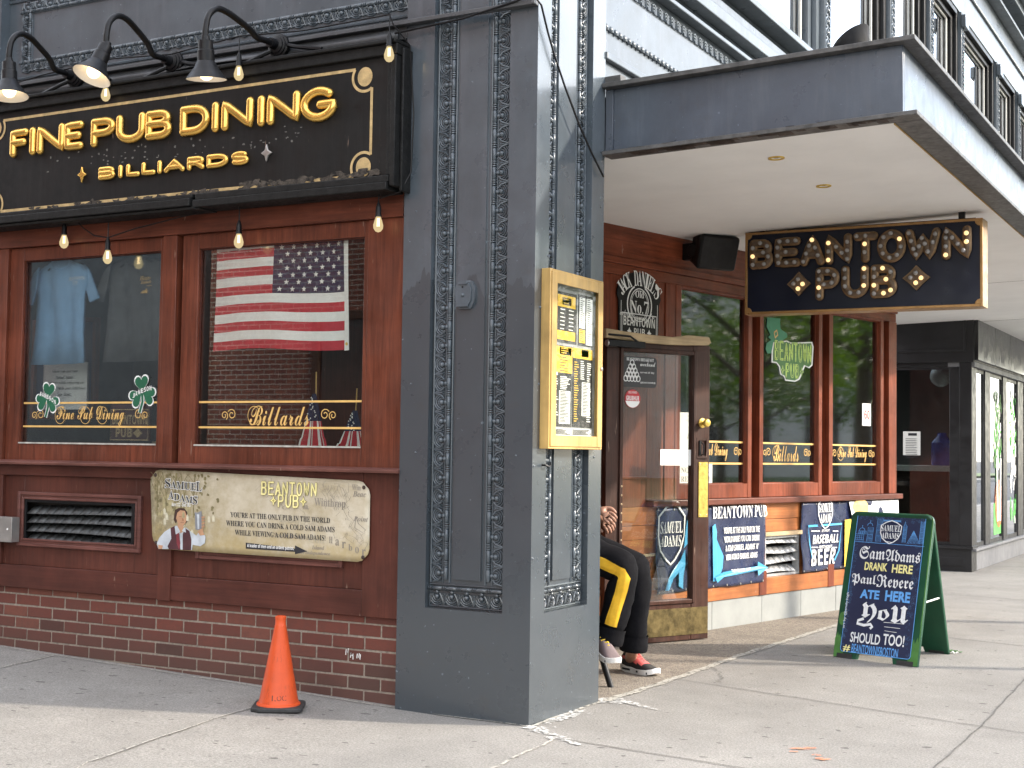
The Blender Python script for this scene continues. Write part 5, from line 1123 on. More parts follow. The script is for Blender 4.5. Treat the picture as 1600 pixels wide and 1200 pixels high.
pf = mb.build('picture_frame', M['wood_v'], label='brown wooden picture frame with blue mount behind the left window notice', cat='picture frame', bevel=.003); mb = MB(); mb.box(F2, c0+.03, c1-.03, d0+.03, d1-.03, -.02, -.012); mb.build('mount', M['navy'], pf)
mb = MB(); F3 = FA(.35); c0, c1, d0, d1 = F3.box(172, 632, 233, 688); mb.box(F3, c0, c1, d0, d1, -.02, 0); ps = mb.build('pub_plaque', M['maroon'], label='dark red plaque reading PUB standing low behind the left window', cat='plaque', bevel=.003)
mb = MB(); a0, a1, b0, b1 = F3.box(181, 669, 206, 683); mb.text(F3, sansb('PUB'), a0, a1, b0, b1, .002); a0, a1, b0, b1 = F3.box(176, 648, 230, 663); mb.text(F3, sansb('BEANTOWN'), a0, a1, b0, b1, .002); a0, a1, b0, b1 = F3.box(208, 669, 222, 684)
mb.flat(F3, [((a0+a1)/2, b0), (a1, (b0+b1)/2), ((a0+a1)/2, b1), (a0, (b0+b1)/2)], .002); c_ = F3.box(173, 640, 231, 687); mb.ribbon(F3, [(c_[0], c_[2]), (c_[1], c_[2]), (c_[1], c_[3]), (c_[0], c_[3])], .006, .002, closed=True)
mb.build('lettering', M['goldflat'], ps, smooth=0)
mb = MB(); mb.lathe((-2.83, .5, .95), (0, 0, 1), [(.04, 0), (.042, .02), (.042, .34), (.016, .44), (.015, .52), (.017, .52)], 14); b_ = mb.build('bottle', M['black'], label='dark bottle standing behind the left window between notice and plaque', cat='bottle'); mb = MB(); mb.lathe((-2.83, .5, 1.22), (0, 0, 1), [(.0428, 0), (.0428, .11)], 14, 0, False); mb.build('bottle_label', M['goldflat'], b_)
def shamrock(px_, label, tilt, tc):
    F = FA(.0745); x0, y0, x1, y1 = px_; a0, a1, b0, b1 = F.box(x0, y0, x1, y1); cx, cy, R_ = (a0+a1)/2, b0+(b1-b0)*.60, (a1-a0)*.5
    T = thing('shamrock_sticker', F.P(cx, b0, .004), label, 'sticker'); ct, st = math.cos(tilt), math.sin(tilt)
    def heart(k, s):
        a_ = math.radians((90, 205, -25)[k]); out = []
        for i in range(25):
            t = -PI+2*PI*i/24; hx = 16*math.sin(t)**3/17; hy = (13*math.cos(t)-5*math.cos(2*t)-2*math.cos(3*t)-math.cos(4*t)+17)/17
            lx, ly = hx*R_*.52*s, hy*R_*.54*s-(s-1)*R_*.2
            x, y = lx*math.sin(a_)+ly*math.cos(a_), -lx*math.cos(a_)+ly*math.sin(a_); out.append((cx+x*ct-y*st, cy+x*st+y*ct))
        return out
    mb = MB()
    for k in range(3): mb.flat(F, heart(k, 1.12), .0040+.0002*k, 1)
    stem = [(cx, cy), (cx+R_*.05, cy-R_*.5), (cx-R_*.15, b0)]; mb.ribbon(F, stem, R_*.26, .0039, 1); mb.ribbon(F, stem, R_*.16, .0052, 0)
    for k in range(3): mb.flat(F, heart(k, 1.0), .0048+.0002*k, 0)
    mb.build('leaf', [M['green'], M['whitetext']], T, smooth=0); mb = MB()
    n_ = 7
    for i, ch in enumerate('JAMESON'):
        t = (i-3)/3; u, v = cx+t*R_*.62, cy+R_*.05+(-tc*t*R_*.25)+R_*.06*(1-t*t); mb.text(F, sansb(ch), u-R_*.075, u+R_*.075, v-R_*.13, v+R_*.13, .0060)
    mb.build('lettering', M['whitetext'], T, smooth=0)
shamrock((57, 604, 94, 652), 'green shamrock sticker on the left window overlapping the white notice', -.12, 1)
shamrock((202, 593, 244, 645), 'green shamrock sticker at the right side of the left window beside the mullion', .12, -.8)
# ================================================================== flag in the right window and small flags
FF = FA(.115); fa0, fa1, fb0, fb1 = FF.box(334, 372, 537, 549); fb1 += .02
FLG = thing('window_flag', FF.P((fa0+fa1)/2, fb0, 0), 'large red white and blue flag hung behind the right hand window', 'flag')
ffw = lambda u, v: .014*math.sin((u-fa0)*9+v*2.0)+.006*math.sin((u-fa0)*23+v*5)
def fmat(s, t):
    row = int((1-t)*13)
    if s > .49 and row < 7: return 2
    return 0 if row % 2 == 0 else 1
mb = MB(); vdrop = lambda u: .012*math.sin((u-fa0)*6)
class FSk:
    N = FF.N
    def P(s, u, v, w=0): return FF.P(u, v+vdrop(u)*(fb1-v)/(fb1-fb0), w)
FS2 = FSk()
mb.grid(FS2, fa0, fa1, fb0, fb1, 52, 39, ffw, fmat); mb.build('cloth', [M['red'], M['cloth'], M['blue']], FLG)
mb = MB(); star = lambda cx, cy, r: [(cx+r*(1 if i % 2 == 0 else .4)*math.sin(PI*i/5), cy+r*(1 if i % 2 == 0 else .4)*math.cos(PI*i/5)) for i in range(10)]
cw0, ch0 = fa0+(fa1-fa0)*.49, fb1-(fb1-fb0)*7/13
for r_ in range(9):
    for c_ in range(6 if r_ % 2 == 0 else 5):
        cu, cv = cw0+(fa1-cw0)*((c_+.5)/6+(0 if r_ % 2 == 0 else 1/12)), ch0+(fb1-ch0)*(r_+.6)/9.2; mb.flat(FS2, star(cu, cv, .0165), lambda u, v: ffw(u, v)+.004)
mb.build('stars', M['cloth'], FLG, smooth=0)
mb = MB(); mb.grid(FS2, fa1, fa1+.032, fb0-.004, fb1+.004, 2, 30, ffw); mb.build('hoist_band', M['cloth'], FLG)
mb = MB()
for v in (fb1-.02, fb0+.03): mb.lathe(FS2.P(fa1+.016, v, ffw(fa1, v)), FF.N, [(.009, 0), (.009, .003), (.004, .003)], 10)
mb.build('grommet', M['brassy'], FLG)
def small_flag(x, y, z0, h, wd, label, tilt):
    T = thing('small_flag', (x, y, z0), label, 'flag'); mb = MB(); mb.tube([(x, y, z0), (x+tilt*.3, y, z0+h+.14)], .004, 6); mb.build('stick', M['yellowwood'], T)
    mb = MB(); n_, k_ = 14, 12
    for j in range(k_+1):
        t = j/k_; half = wd*(.5-.44*t)
        for i in range(n_+1):
            s = i/n_*2-1; mb.v.append(Vector((x+tilt*.3*t+s*half, y-.015-.02*math.cos(s*7)*(1-t), z0+.02+h*t+(.0 if t > .3 else .03*abs(s)*(1-t)))))
    for j in range(k_):
        for i in range(n_): mb.f.append((j*(n_+1)+i, j*(n_+1)+i+1, (j+1)*(n_+1)+i+1, (j+1)*(n_+1)+i)); mb.m.append(2 if j > 6 else (0 if i % 3 else 1) if n_ else 0)
    mb.build('cloth', [M['red'], M['cloth'], M['blue']], T); mb = MB(); F = FA(y)
    for q in range(16): mb.flat(F, star(x+tilt*.3*.75+random.uniform(-.03, .03)*(1-(q/16))*1.3, z0+.02+h*(.6+.36*q/16), .006), .04)
    mb.build('stars', M['cloth'], T, smooth=0)
small_flag(-1.49, .28, 1.22, .36, .22, 'taller small flag on a stick standing behind the right window', -.02)
small_flag(-1.28, .34, 1.22, .27, .24, 'shorter small flag on a stick nearest the right edge of the right window', .05)
mb = MB(); mb.box(FZ, -4.5, -.92, .14, .75, 1.195, 1.22); mb.build('display_shelf', M['int2'], label='dark shelf behind the pub windows carrying the small flags', cat='shelf')
# ================================================================== whiskey sign on the bay wall
FJ = Frame(FY.P(0, 0, .012), FY.U); ja = FJ.at(967, 470)[0]; jb = FJ.at(1030, 470)[0]; jt = FJ.at(1000, 428)[1]; jbm = FJ.at(1000, 527)[1]; jm = FJ.at(1000, 462)[1]
JS = thing('whiskey_sign', FJ.P((ja+jb)/2, jbm, -.005), 'black whiskey sign with arched white lettering on the wall above the open door', 'sign'); cx = (ja+jb)/2; hw = (jb-ja)/2
mb = MB(); mb.prism(FJ, [(ja+.01, jbm-.1), (jb-.01, jbm-.1), (jb, jm-.05)]+arc(cx, jm-.01, hw+.02, jt-jm+.02, 0, 180, 14)+[(ja, jm-.05)], -.01, 0); mb.build('board', M['black'], JS, bevel=.002)
mb = MB(); word = "JACK DANIEL'S"; n_ = len(word)
for i, ch in enumerate(word):
    if ch == ' ': continue
    a_ = math.radians(152-124*i/(n_-1)); ux, vy = cx+hw*.98*math.cos(a_), jm-.05+(jt-jm+.0)*math.sin(a_)
    R_ = Frame(FJ.P(ux, vy, .002), FJ.U*math.sin(a_)*1.0+FJ.V*(-math.cos(a_))*.6, FJ.V*math.sin(a_)+FJ.U*math.cos(a_)*.6)
    hh = .088 if ch != "'" else .02; mb.text(R_, serif(ch), -.024, .024, -.035 if ch != "'" else .02, -.035+hh*1.2 if ch != "'" else .055, 0)
cy = FJ.at(1000, 477)[1]; rw = hw*.46; mb.ribbon(FJ, arc(cx, cy, rw, rw*1.05, 0, 360, 30), .007, .002); mb.ribbon(FJ, arc(cx, cy, rw*.88, rw*.92, 0, 360, 30), .004, .002)
for s in (-1, 1): mb.ribbon(FJ, arc(cx, cy, rw*1.3, rw*1.25, 90-s*25, 90-s*155, 18), .012, .002); mb.ribbon(FJ, [(cx+s*hw*.9, jm-.05), (cx+s*hw*.9, jbm)], .005, .002)
mb.text(FJ, serif('Old'), cx-.05, cx+.05, cy+.05, cy+.10, .002); mb.text(FJ, serif('No.7'), cx-.105, cx+.105, cy-.06, cy+.03, .002); mb.text(FJ, 'BRAND', cx-.04, cx+.04, cy-.10, cy-.08, .002)
v_ = FJ.at(1000, 494)[1]; mb.text(FJ, script('welcome'), cx-hw*.95, cx-hw*.35, v_-.01, v_+.03, .002); mb.text(FJ, script('to'), cx+hw*.5, cx+hw*.75, v_-.01, v_+.03, .002)
v_ = FJ.at(1000, 504)[1]; mb.ribbon(FJ, [(cx-hw*.85, v_-.2), (cx-hw*.85, v_+.055), (cx+hw*.85, v_+.055), (cx+hw*.85, v_-.2)], .008, .002)
mb.build('lettering', M['whitetext'], JS, smooth=0)
mb = MB(); mb.text(FJ, sansb('BEANTOWN'), cx-hw*.78, cx+hw*.78, v_-.03, v_+.035, .002); mb.text(FJ, sansb('✦ PUB ✦'), cx-hw*.6, cx+hw*.6, v_-.095, v_-.042, .002); mb.build('pub_name', M['paper'], JS, smooth=0)
# ================================================================== loudspeaker under the canopy
su, sv = FY.at(1072, 395); Fs = Frame(FY.P(su+.05, sv, .0), FY.U)
SP = thing('loudspeaker', Fs.P(0, 0, .05), 'black wedge loudspeaker mounted high on the wood under the canopy', 'loudspeaker'); axis = (Fs.N*.85-Fs.U*.35-Fs.V*.28).normalized(); rt = Fs.V.cross(axis).normalized(); upv = axis.cross(rt)
FSp = Frame(Fs.P(0, 0, .20), rt, upv); mb = MB()
mb.add([FSp.P(-.17, -.13, .08), FSp.P(.17, -.13, .08), FSp.P(.17, .13, .08), FSp.P(-.17, .13, .08), FSp.P(-.12, -.10, -.12), FSp.P(.12, -.10, -.12), FSp.P(.12, .10, -.12), FSp.P(-.12, .10, -.12)], [(0, 1, 2, 3), (7, 6, 5, 4), (0, 4, 5, 1), (1, 5, 6, 2), (2, 6, 7, 3), (3, 7, 4, 0)])
mb.build('cabinet', M['blackplastic'], SP, bevel=.025); mb = MB(); mb.grid(FSp, -.15, .15, -.11, .11, 6, 6, lambda u, v: .083+.01*(1-(u/.16)**2)); mb.build('grille', plain('speaker_grille', (.022, .021, .022), .8), SP)
mb = MB(); mb.box(Fs, -.1, -.04, -.06, .06, 0, .10); mb.lathe(Fs.P(-.07, 0, .1), Fs.U, [(.04, -.06), (.045, -.05), (.045, -.02), (.03, 0)], 14); mb.build('bracket', M['black'], SP, bevel=.004)
# ================================================================== stickers and notices on the door and behind it
def card(name, F, px_, mat, label, cat, w=.004, th=.002, prints=(), pm='ink', rnd=0):
    a0, a1, b0, b1 = F.box(*px_); mb = MB()
    if rnd:
        pts = []
        for cx, cy, s0 in ((a1-rnd, b1-rnd, 0), (a0+rnd, b1-rnd, 90), (a0+rnd, b0+rnd, 180), (a1-rnd, b0+rnd, 270)): pts += arc(cx, cy, rnd, rnd, s0, s0+90, 5)
        mb.prism(F, pts, w-th, w)
    else: mb.box(F, a0, a1, b0, b1, w-th, w)
    o = mb.build(name, mat, label=label, cat=cat, smooth=0)
    if prints:
        mb = MB()
        for t_, x0, x1, y0, y1 in prints:
            A = (a0+(a1-a0)*x0, a0+(a1-a0)*x1, b0+(b1-b0)*y0, b0+(b1-b0)*y1)
            if t_ is None: mb.flat(F, [(A[0], A[2]), (A[1], A[2]), (A[1], A[3]), (A[0], A[3])], w+.0008)
            else: mb.text(F, t_, *A, w+.0012)
        mb.build('print', M[pm], o, smooth=0)
    return o
FDg = Frame(FD.P(0, 0, -.02), FD.U)
ck = card('chalk_sticker', FDg, (973, 556, 1026, 604), M['menublack'], 'dark rounded sticker with white print at the top of the door glass', 'sticker', .003, .002, ((serif('BEANTOWN BREAKFAST'), .1, .9, .86, .96), (script('weekend'), .5, .95, .7, .84), ('served all day', .5, .92, .45, .53), ('@BEANTOWNPUB', .5, .95, .12, .19)), 'whitetext', .03)
mb = MB(); a0, a1, b0, b1 = FDg.box(974, 560, 1001, 594)
for r_ in range(5):
    for q in range(5-r_): mb.ribbon(FDg, arc(a0+(a1-a0)*(.12+.18*q+.09*r_), b0+(b1-b0)*(.1+.18*r_), .017, .02, 0, 360, 10), .006, .0045)
mb.build('cup_pyramid', M['whitetext'], ck, smooth=0)
a0, a1, b0, b1 = FDg.box(976, 608, 1000, 637); mb = MB(); mb.prism(FDg, arc((a0+a1)/2, (b0+b1)/2, (a1-a0)/2, (b1-b0)/2, 0, 350, 35), .001, .003); rs = mb.build('round_sticker', M['stickred'], label='round red delivery sticker on the left side of the door glass', cat='sticker', smooth=0)
mb = MB(); mb.flat(FDg, arc((a0+a1)/2, (b0+b1)/2, (a1-a0)/2*.96, (b1-b0)/2*.96, 195, 345, 12), .0036); mb.text(FDg, sansb('GRUBHUB'), a0+.012, a1-.012, (b0+b1)/2-.012, (b0+b1)/2+.02, .004); mb.text(FDg, 'DELIVERED', a0+.03, a1-.03, (b0+b1)/2+.036, (b0+b1)/2+.05, .004); mb.build('print', M['whitetext'], rs, smooth=0)
card('blank_label', FDg, (1031, 702, 1083, 727), M['paper'], 'blank white paper label taped across the lower door glass', 'paper', .0055, .002)
card('inspection_notice', FY, (1060, 644, 1083, 712), M['paper'], 'tall pale inspection notice with letter A on the wall behind the door glass', 'paper', .013, .003, ((serif('A'), .45, .9, .40, .62), ('CITY', .5, .9, .9, .94), ('FOOD', .4, .9, .8, .84)), 'inkgrey')
card('restroom_notice', FYG, (1060, 725, 1112, 760), M['paper'], 'cream notice reading NO PUBLIC RESTROOM low in the first bay window', 'paper', .004, .002, ((serif('NO PUBLIC'), .06, .94, .6, .85), (serif('RESTROOM'), .06, .94, .2, .45)), 'inkgrey')
card('price_card', FYG, (1347, 630, 1360, 665), M['paper'], 'small white card with red border in the last bay window', 'paper', .004, .002, ((sansb('60'), .2, .85, .3, .7),), 'stickred')
# ================================================================== clover and pub name sticker in bay window
FK = Frame(FY.P(0, 0, -.026), FY.U); KS = thing('window_sticker', FK.P(1.0, 1.95, 0), 'green hat and yellow BEANTOWN PUB sticker in the middle bay window', 'sticker')
zk = lambda x, y: FK.at(1180+x/8.575, 480+y/8.575)
mb = MB(); mb.flat(FK, [zk(*p) for p in ((160, 140), (330, 150), (335, 290), (420, 350), (430, 400), (330, 470), (240, 520), (215, 620), (160, 620), (135, 560), (150, 480), (210, 440), (170, 400), (200, 370), (150, 260))], .002)
mb.build('hat', M['hatgreen'], KS, smooth=0); mb = MB(); mb.ribbon(FK, [zk(*p) for p in ((250, 340), (285, 310), (298, 370), (265, 410), (250, 340))], .014, .003); mb.build('buckle', M['goldtext'], KS, smooth=0)
mb = MB(); mb.flat(FK, [zk(*p) for p in ((215, 600), (240, 470), (420, 445), (470, 470), (600, 470), (760, 465), (780, 530), (765, 780), (720, 820), (665, 790), (640, 850), (610, 930), (590, 970), (530, 1000), (400, 985), (380, 930), (330, 900), (315, 800), (280, 750), (215, 740))], .0026); mb.build('backing', M['whitetext'], KS, smooth=0); mb = MB()
mb.flat(FK, [zk(*p) for p in ((235, 590), (250, 480), (420, 465), (470, 488), (600, 488), (745, 482), (760, 530), (748, 765), (715, 800), (650, 775), (622, 840), (595, 915), (575, 955), (525, 982), (405, 968), (392, 920), (345, 890), (328, 790), (285, 735), (232, 725))], .0031); mb.build('print_ground', M['greenlight'], KS, smooth=0)
pa_, pb_ = zk(250, 720), zk(750, 520); pc_, pd_ = zk(330, 950), zk(650, 790)
bubble_words(FK, [('BEANTOWN', pa_[0], pb_[0], pa_[1]+.02, pb_[1]), ('*PUB*', pc_[0], pd_[0], pc_[1]+.02, pd_[1])], .0036, .011, [M['green'], M['limefill'], M['green']], KS)
# ================================================================== vinyl banners on the bay
def vinyl(F, u0, u1, v0, v1, label, nm='vinyl_banner'):
    k = random.uniform(0, 6)
    def wf(u, v): 
        e = (u-u0)*3.1+(v-v0)*4.2; d = (u-u0)*3.6-(v-v0)*3.0
        return .022+.009*math.sin(e*2.2+k)+.0045*math.sin(d*5.1+k*2)+.004*abs(math.sin(e*4.7+1.3*math.sin(d*2)))
    T = thing(nm, F.P((u0+u1)/2, v0, .02), label, 'banner'); mb = MB(); nv = 24
    mb.grid(F, u0, u1, v0, v1, 60, nv, wf); mb.build('sheet', plain('vinyl_navy', (.02, .028, .075), .27, 0, .12, 3, 0, .6, .3), T, solid=.003)
    mb = MB()
    for q in range(9):
        for v in (v0+.012, v1-.012): u = u0+.015+(u1-u0-.03)*q/8; mb.lathe(F.P(u, v, wf(u, v)+.001), F.N, [(.008, 0), (.008, .003), (.004, .003)], 8)
    mb.build('eyelet', M['silver'], T); return T, lambda u, v, o=0: wf(u, v)+.010
def shield(cx, cy, rw, rh): return [(cx-rw, cy+rh*.55), (cx-rw*.5, cy+rh*.85), (cx, cy+rh), (cx+rw*.5, cy+rh*.85), (cx+rw, cy+rh*.55), (cx+rw*.97, cy-rh*.1), (cx+rw*.75, cy-rh*.55), (cx+rw*.35, cy-rh*.85), (cx, cy-rh), (cx-rw*.35, cy-rh*.85), (cx-rw*.75, cy-rh*.55), (cx-rw*.97, cy-rh*.1)]
b1v0, b1v1 = (.29+.34)/2, .915
T1, w1f = vinyl(FY, -.765, .675, .315, .915, 'wrinkled navy vinyl banner with BEANTOWN PUB lettering and pale blue figure under the bay window')
mb = MB(); su_, sv_ = FY.at(1043, 833); sr = .14
mb.ribbon(FY, shield(su_+.0, sv_, sr*1.1, .22), .016, w1f, closed=True)
mb.text(FY, serif('SAMUEL'), su_-sr*.93, su_+sr*.93, sv_+.0, sv_+.085, w1f); mb.text(FY, serif('ADAMS'), su_-sr*.82, su_+sr*.82, sv_-.095, sv_-.015, w1f)
a0, a1, b0, b1 = FY.box(1109, 790, 1192, 815); mb.text(FY, serif('BEANTOWN PUB'), a0, a1, b0+.02, b1-.005, w1f)
for t_, y_ in (("YOU'RE AT THE ONLY PUB IN THE", 829), ('WORLD WHERE YOU CAN DRINK', 843), ("A COLD SAMUEL ADAMS 'N'", 857), ('VIEW A COLD SAMUEL ADAMS', 871)):
    a0, a1, b0, b1 = FY.box(1127, y_-5, 1179, y_+5-(y_-829)*.02); mb.text(FY, sansb(t_), a0, a1, b0, b1, w1f)
mb.build('lettering', M['whitetext'], T1, smooth=0)
mb = MB(); yf = lambda *p: [(u, max(.335, v)) for u, v in (FY.at(p[i], p[i+1]) for i in range(0, len(p), 2))]
for p in ((1062, 838, 1064, 815, 1070, 800, 1080, 795, 1090, 798, 1096, 808, 1090, 806, 1082, 804, 1074, 812, 1070, 828, 1068, 848, 1062, 856), (1076, 816, 1084, 812, 1085, 816, 1078, 820), (1074, 826, 1082, 824, 1083, 836, 1076, 838), (1064, 858, 1058, 876, 1046, 890, 1036, 905, 1030, 925, 1038, 922, 1046, 904, 1056, 894, 1054, 915, 1060, 925, 1062, 900, 1066, 880),
          (1070, 860, 1076, 876, 1084, 905, 1082, 925, 1074, 900, 1068, 880), (1106, 822, 1111, 818, 1114, 830, 1113, 842, 1118, 855, 1122, 868, 1120, 886, 1114, 906, 1107, 908), (1092, 812, 1097, 822, 1096, 840, 1092, 850, 1093, 830)):
    q_ = yf(*p); mb.flat(FY, q_, lambda u, v: w1f(u, v)+.005)
for p in ((1090, 820, 1100, 818), (1072, 842, 1084, 846, 1092, 842)): mb.ribbon(FY, densify(yf(*p), .04), .014, w1f)
a_ = [FY.at(x, y) for x, y in ((1108, 902), (1120, 893), (1178, 884), (1178, 877), (1192, 886), (1178, 899), (1178, 891), (1122, 901), (1112, 910))]; mb.flat(FY, a_, lambda u, v: w1f(u, v)+.012)
mb.build('figure_print', M['cyan'], T1, smooth=0)
mb = MB(); a0, a1, b0, b1 = FY.box(1134, 889, 1166, 894); mb.text(FY, sansb("THEY'RE OVER THERE"), a0, a1, b0, b1, lambda u, v: w1f(u, v)+.014); mb.build('arrow_text', M['whitetext'], T1, smooth=0)
T2, w2f = vinyl(FY, 1.245, 2.96, .355, .918, 'navy and white beer banner with BASEBALL lettering partly behind the sandwich board')
mb = MB(); a0, a1, b0, b1 = FY.box(1270, 781, 1297, 817); ce = (a0+a1)/2; mb.text(FY, serif('SAMUEL'), a0+.03, a1-.03, b0+.085, b0+.16, w2f); mb.text(FY, serif('ADAMS'), a0+.05, a1-.05, b0+.0, b0+.075, w2f); mb.ribbon(FY, shield(ce, b0+.08, (a1-a0)*.42, .13), .010, w2f, closed=True)
for t_, (x0, y0, x1, y1) in (("IT'S NOT", (1278, 827, 1290, 831)), ('BASEBALL', (1265, 836, 1303, 850)), ('WITHOUT', (1277, 852, 1294, 857)), ('BEER', (1262, 859, 1300, 884))):
    a0, a1, b0, b1 = FY.box(x0, y0, x1, y1); mb.text(FY, sansb(t_), a0, a1, b0, b1, w2f, shear=.12)
for y_ in (829.5, 855):
    for x0, x1 in ((1263, 1275), (1294, 1302)): a, b = FY.at(x0, y_), FY.at(x1, y_); mb.ribbon(FY, [a, b], .008, w2f)
mb.flat(FY, [(2.25, .36), (2.955, .36), (2.955, .915), (2.02, .915)], lambda u, v: w2f(u, v)+.002)
mb.build('lettering', M['whitetext'], T2, smooth=0)
mb = MB(); mb.ribbon(FY, [FY.at(x, y) for x, y in ((1264, 872), (1260, 850), (1259, 822), (1308, 818), (1305, 860), (1300, 875))], .018, w2f); mb.build('shield_outline', M['cyan'], T2, smooth=0)
mb = MB(); mb.flat(FY, [FY.at(x, y) for x, y in ((1312, 885), (1313, 812), (1340, 808), (1345, 850), (1340, 885))], lambda u, v: w2f(u, v)+.010, 0); cc = FY.at(1337, 795); mb.flat(FY, arc(cc[0], cc[1], .13, .09, 0, 345, 20), lambda u, v: w2f(u, v)+.011, 1); mb.build('beer_glass_print', [M['yellow'], plain('beer_foam', (.8, .55, .2), .6)], T2, smooth=0)
# ================================================================== things in the neighbouring shop windows
FN = Frame((0, 10.70, 0), (1, 0, 0)); a0, a1, b0, b1 = FN.box(1411, 674, 1438, 711); mb = MB(); mb.box(FN, a0, a1, b0, b1, -.004, 0)
o = mb.build('shop_notice', M['paper'], label='white typed notice taped inside the neighbouring shop window', cat='paper', smooth=0); mb = MB(); mb.flat(FN, [(a0+.06, b1-.05), (a0+.16, b1-.05), (a0+.16, b1-.02), (a0+.06, b1-.02)], .002)
for q in range(12): v = b1-.09-q*.02; mb.flat(FN, [(a0+.03, v), (a1-.03-.05*random.random(), v), (a1-.03, v+.006), (a0+.03, v+.006)], .002)
mb.build('print', M['ink'], o, smooth=0)
FN2 = Frame((0, 11.6, 0), (1, 0, 0)); u, v = FN2.at(1470, 588); mb = MB(); mb.ball((u, 11.6, v), .13, 18, 12); gl_ = mb.build('globe_lamp', plain('globe_grey', (.5, .52, .5), .3), label='pale globe lamp hanging inside the neighbouring shop window', cat='lamp'); mb = MB(); mb.tube([(u, 11.6, v+.12), (u, 11.6, 3.1)], .008, 6); mb.build('cord', M['black'], gl_)
u, v = FN2.at(1472, 725); mb = MB(); mb.lathe((u, 11.6, v-.02), (0, 0, 1), [(.12, 0), (.13, .02), (.13, .28), (.06, .36), (.05, .40)], 16); mb.build('water_bottle', plain('blue_plastic', (.03, .08, .35), .2), label='blue water bottle on the counter inside the neighbouring shop', cat='bottle')
mb = MB(); mb.box(FZ, -2.4, -.35, 11.4, 11.9, v-.09, v-.022); mb.box(FZ, -2.35, -.4, 11.45, 11.85, .05, v-.091, 1); mb.build('counter', [M['paper'], M['int2']], label='white topped counter inside the neighbouring shop', cat='counter', smooth=0)
random.seed(31)
def painting(F, px_, label, seed, cols):
    random.seed(seed); a0, a1, b0, b1 = F.box(*px_); T = thing('window_painting', F.P((a0+a1)/2, b0, 0), label, 'window painting'); mb = MB(); W_, H_ = a1-a0, b1-b0
    for k_, (y0, y1, n_, m_) in enumerate(cols):
        for q in range(n_):
            u = a0+W_*random.uniform(.12, .88); v = b0+H_*random.uniform(y0, y1); mb.ribbon(F, wavy([(u, v), (u+W_*random.uniform(-.12, .12), min(b1, v+H_*random.uniform(.03, .1)))], .015, .05, q), random.uniform(.02, .07), .002+.0002*q, m_)
    return mb, T, (a0, a1, b0, b1)
FNX = FB(.036-.0295); MT = [M['greenlight'], M['whitetext'], M['green'], M['spray'], plain('fresh_green', (.12, .5, .1), .6)]
mb, T, (a0, a1, b0, b1) = painting(FNX, (1552, 600, 1567, 836), 'tall green and white painted shamrock scene with orange pot on the shop window', 4, [(.42, .9, 46, 0), (.42, .9, 34, 1), (.35, .75, 20, 4), (.35, .6, 8, 2)])
mb.flat(FNX, [(a0+.02, b0), (a1-.02, b0), (a1-.02, b0+.5), (a0+.02, b0+.38)], .0012, 4); mb.flat(FNX, arc((a0+a1)/2, b0+.38, (a1-a0)*.38, .3, 0, 345, 23), .0085, 3)
for s in (-.12, .12): mb.ribbon(FNX, [((a0+a1)/2+s*(a1-a0), b0+.16), ((a0+a1)/2+s*1.6*(a1-a0), b0+.95)], .09, .0095, 1)
mb.build('paint', MT, T, smooth=0)
mb, T, (a0, a1, b0, b1) = painting(FNX, (1577, 610, 1590, 826), 'narrow painted window with green clover and white letters on the shop', 9, [(.5, .95, 30, 4), (.5, .95, 22, 1), (.03, .22, 12, 4), (.02, .2, 5, 1), (.26, .46, 26, 1)])
mb.build('paint', MT, T, smooth=0)
# ================================================================== sandwich board
P0, P1, Q1 = ground(1301, 1026), ground(1433, 1043), ground(1485, 1022)
AU = (P1-P0).normalized(); AW = (P1-P0).length; nh = AU.cross(Vector((0, 0, 1))); half = (Q1-P1).dot(-nh)/2
hb = Frame((P1+Q1)/2, AU).at(1463, 804)[1]
AV = Vector((0, 0, hb))+(Q1-P1)/2; AL = AV.length
FAB = Frame(P0, AU, AV); FBB = Frame(Q1, -AU, Vector((0, 0, hb))-(Q1-P1)/2)
AB = thing('sandwich_board', P0+AU*AW/2-nh*half, 'green sandwich board with navy hand lettered chalk panel on the sidewalk', 'sandwich board')
def leaf_panel(F, nm):
    mb = MB(); r_ = .05; W_, L_ = AW, AL; f_ = .17
    pts = [(0, 0), (f_, 0), (f_+.01, .045), (W_-f_-.01, .045), (W_-f_, 0), (W_, 0), (W_, L_-r_)]+arc(W_-r_, L_-r_, r_, r_, 0, 90, 6)+arc(r_, L_-r_, r_, r_, 90, 180, 6)
    mb.prism(F, pts, -.028, 0); o = mb.build(nm, M['greenboard'], AB, bevel=.006)
    mb = MB()
    for u in (.03, W_-f_+.03): mb.box(F, u, u+.11, -.004, .03, -.03, .006)
    mb.build('rubber_foot', M['rubber'], o); return o
fp = leaf_panel(FAB, 'front_panel'); leaf_panel(FBB, 'back_panel')
mb = MB(); mb.ribbon(FAB, [(AW-.004, .01), (AW-.004, AL-.05)]+arc(AW-.054, AL-.054, .05, .05, 0, 90, 6)[1:], .008, .0012); mb.build('edge_highlight', M['greenlight'], fp, smooth=0)
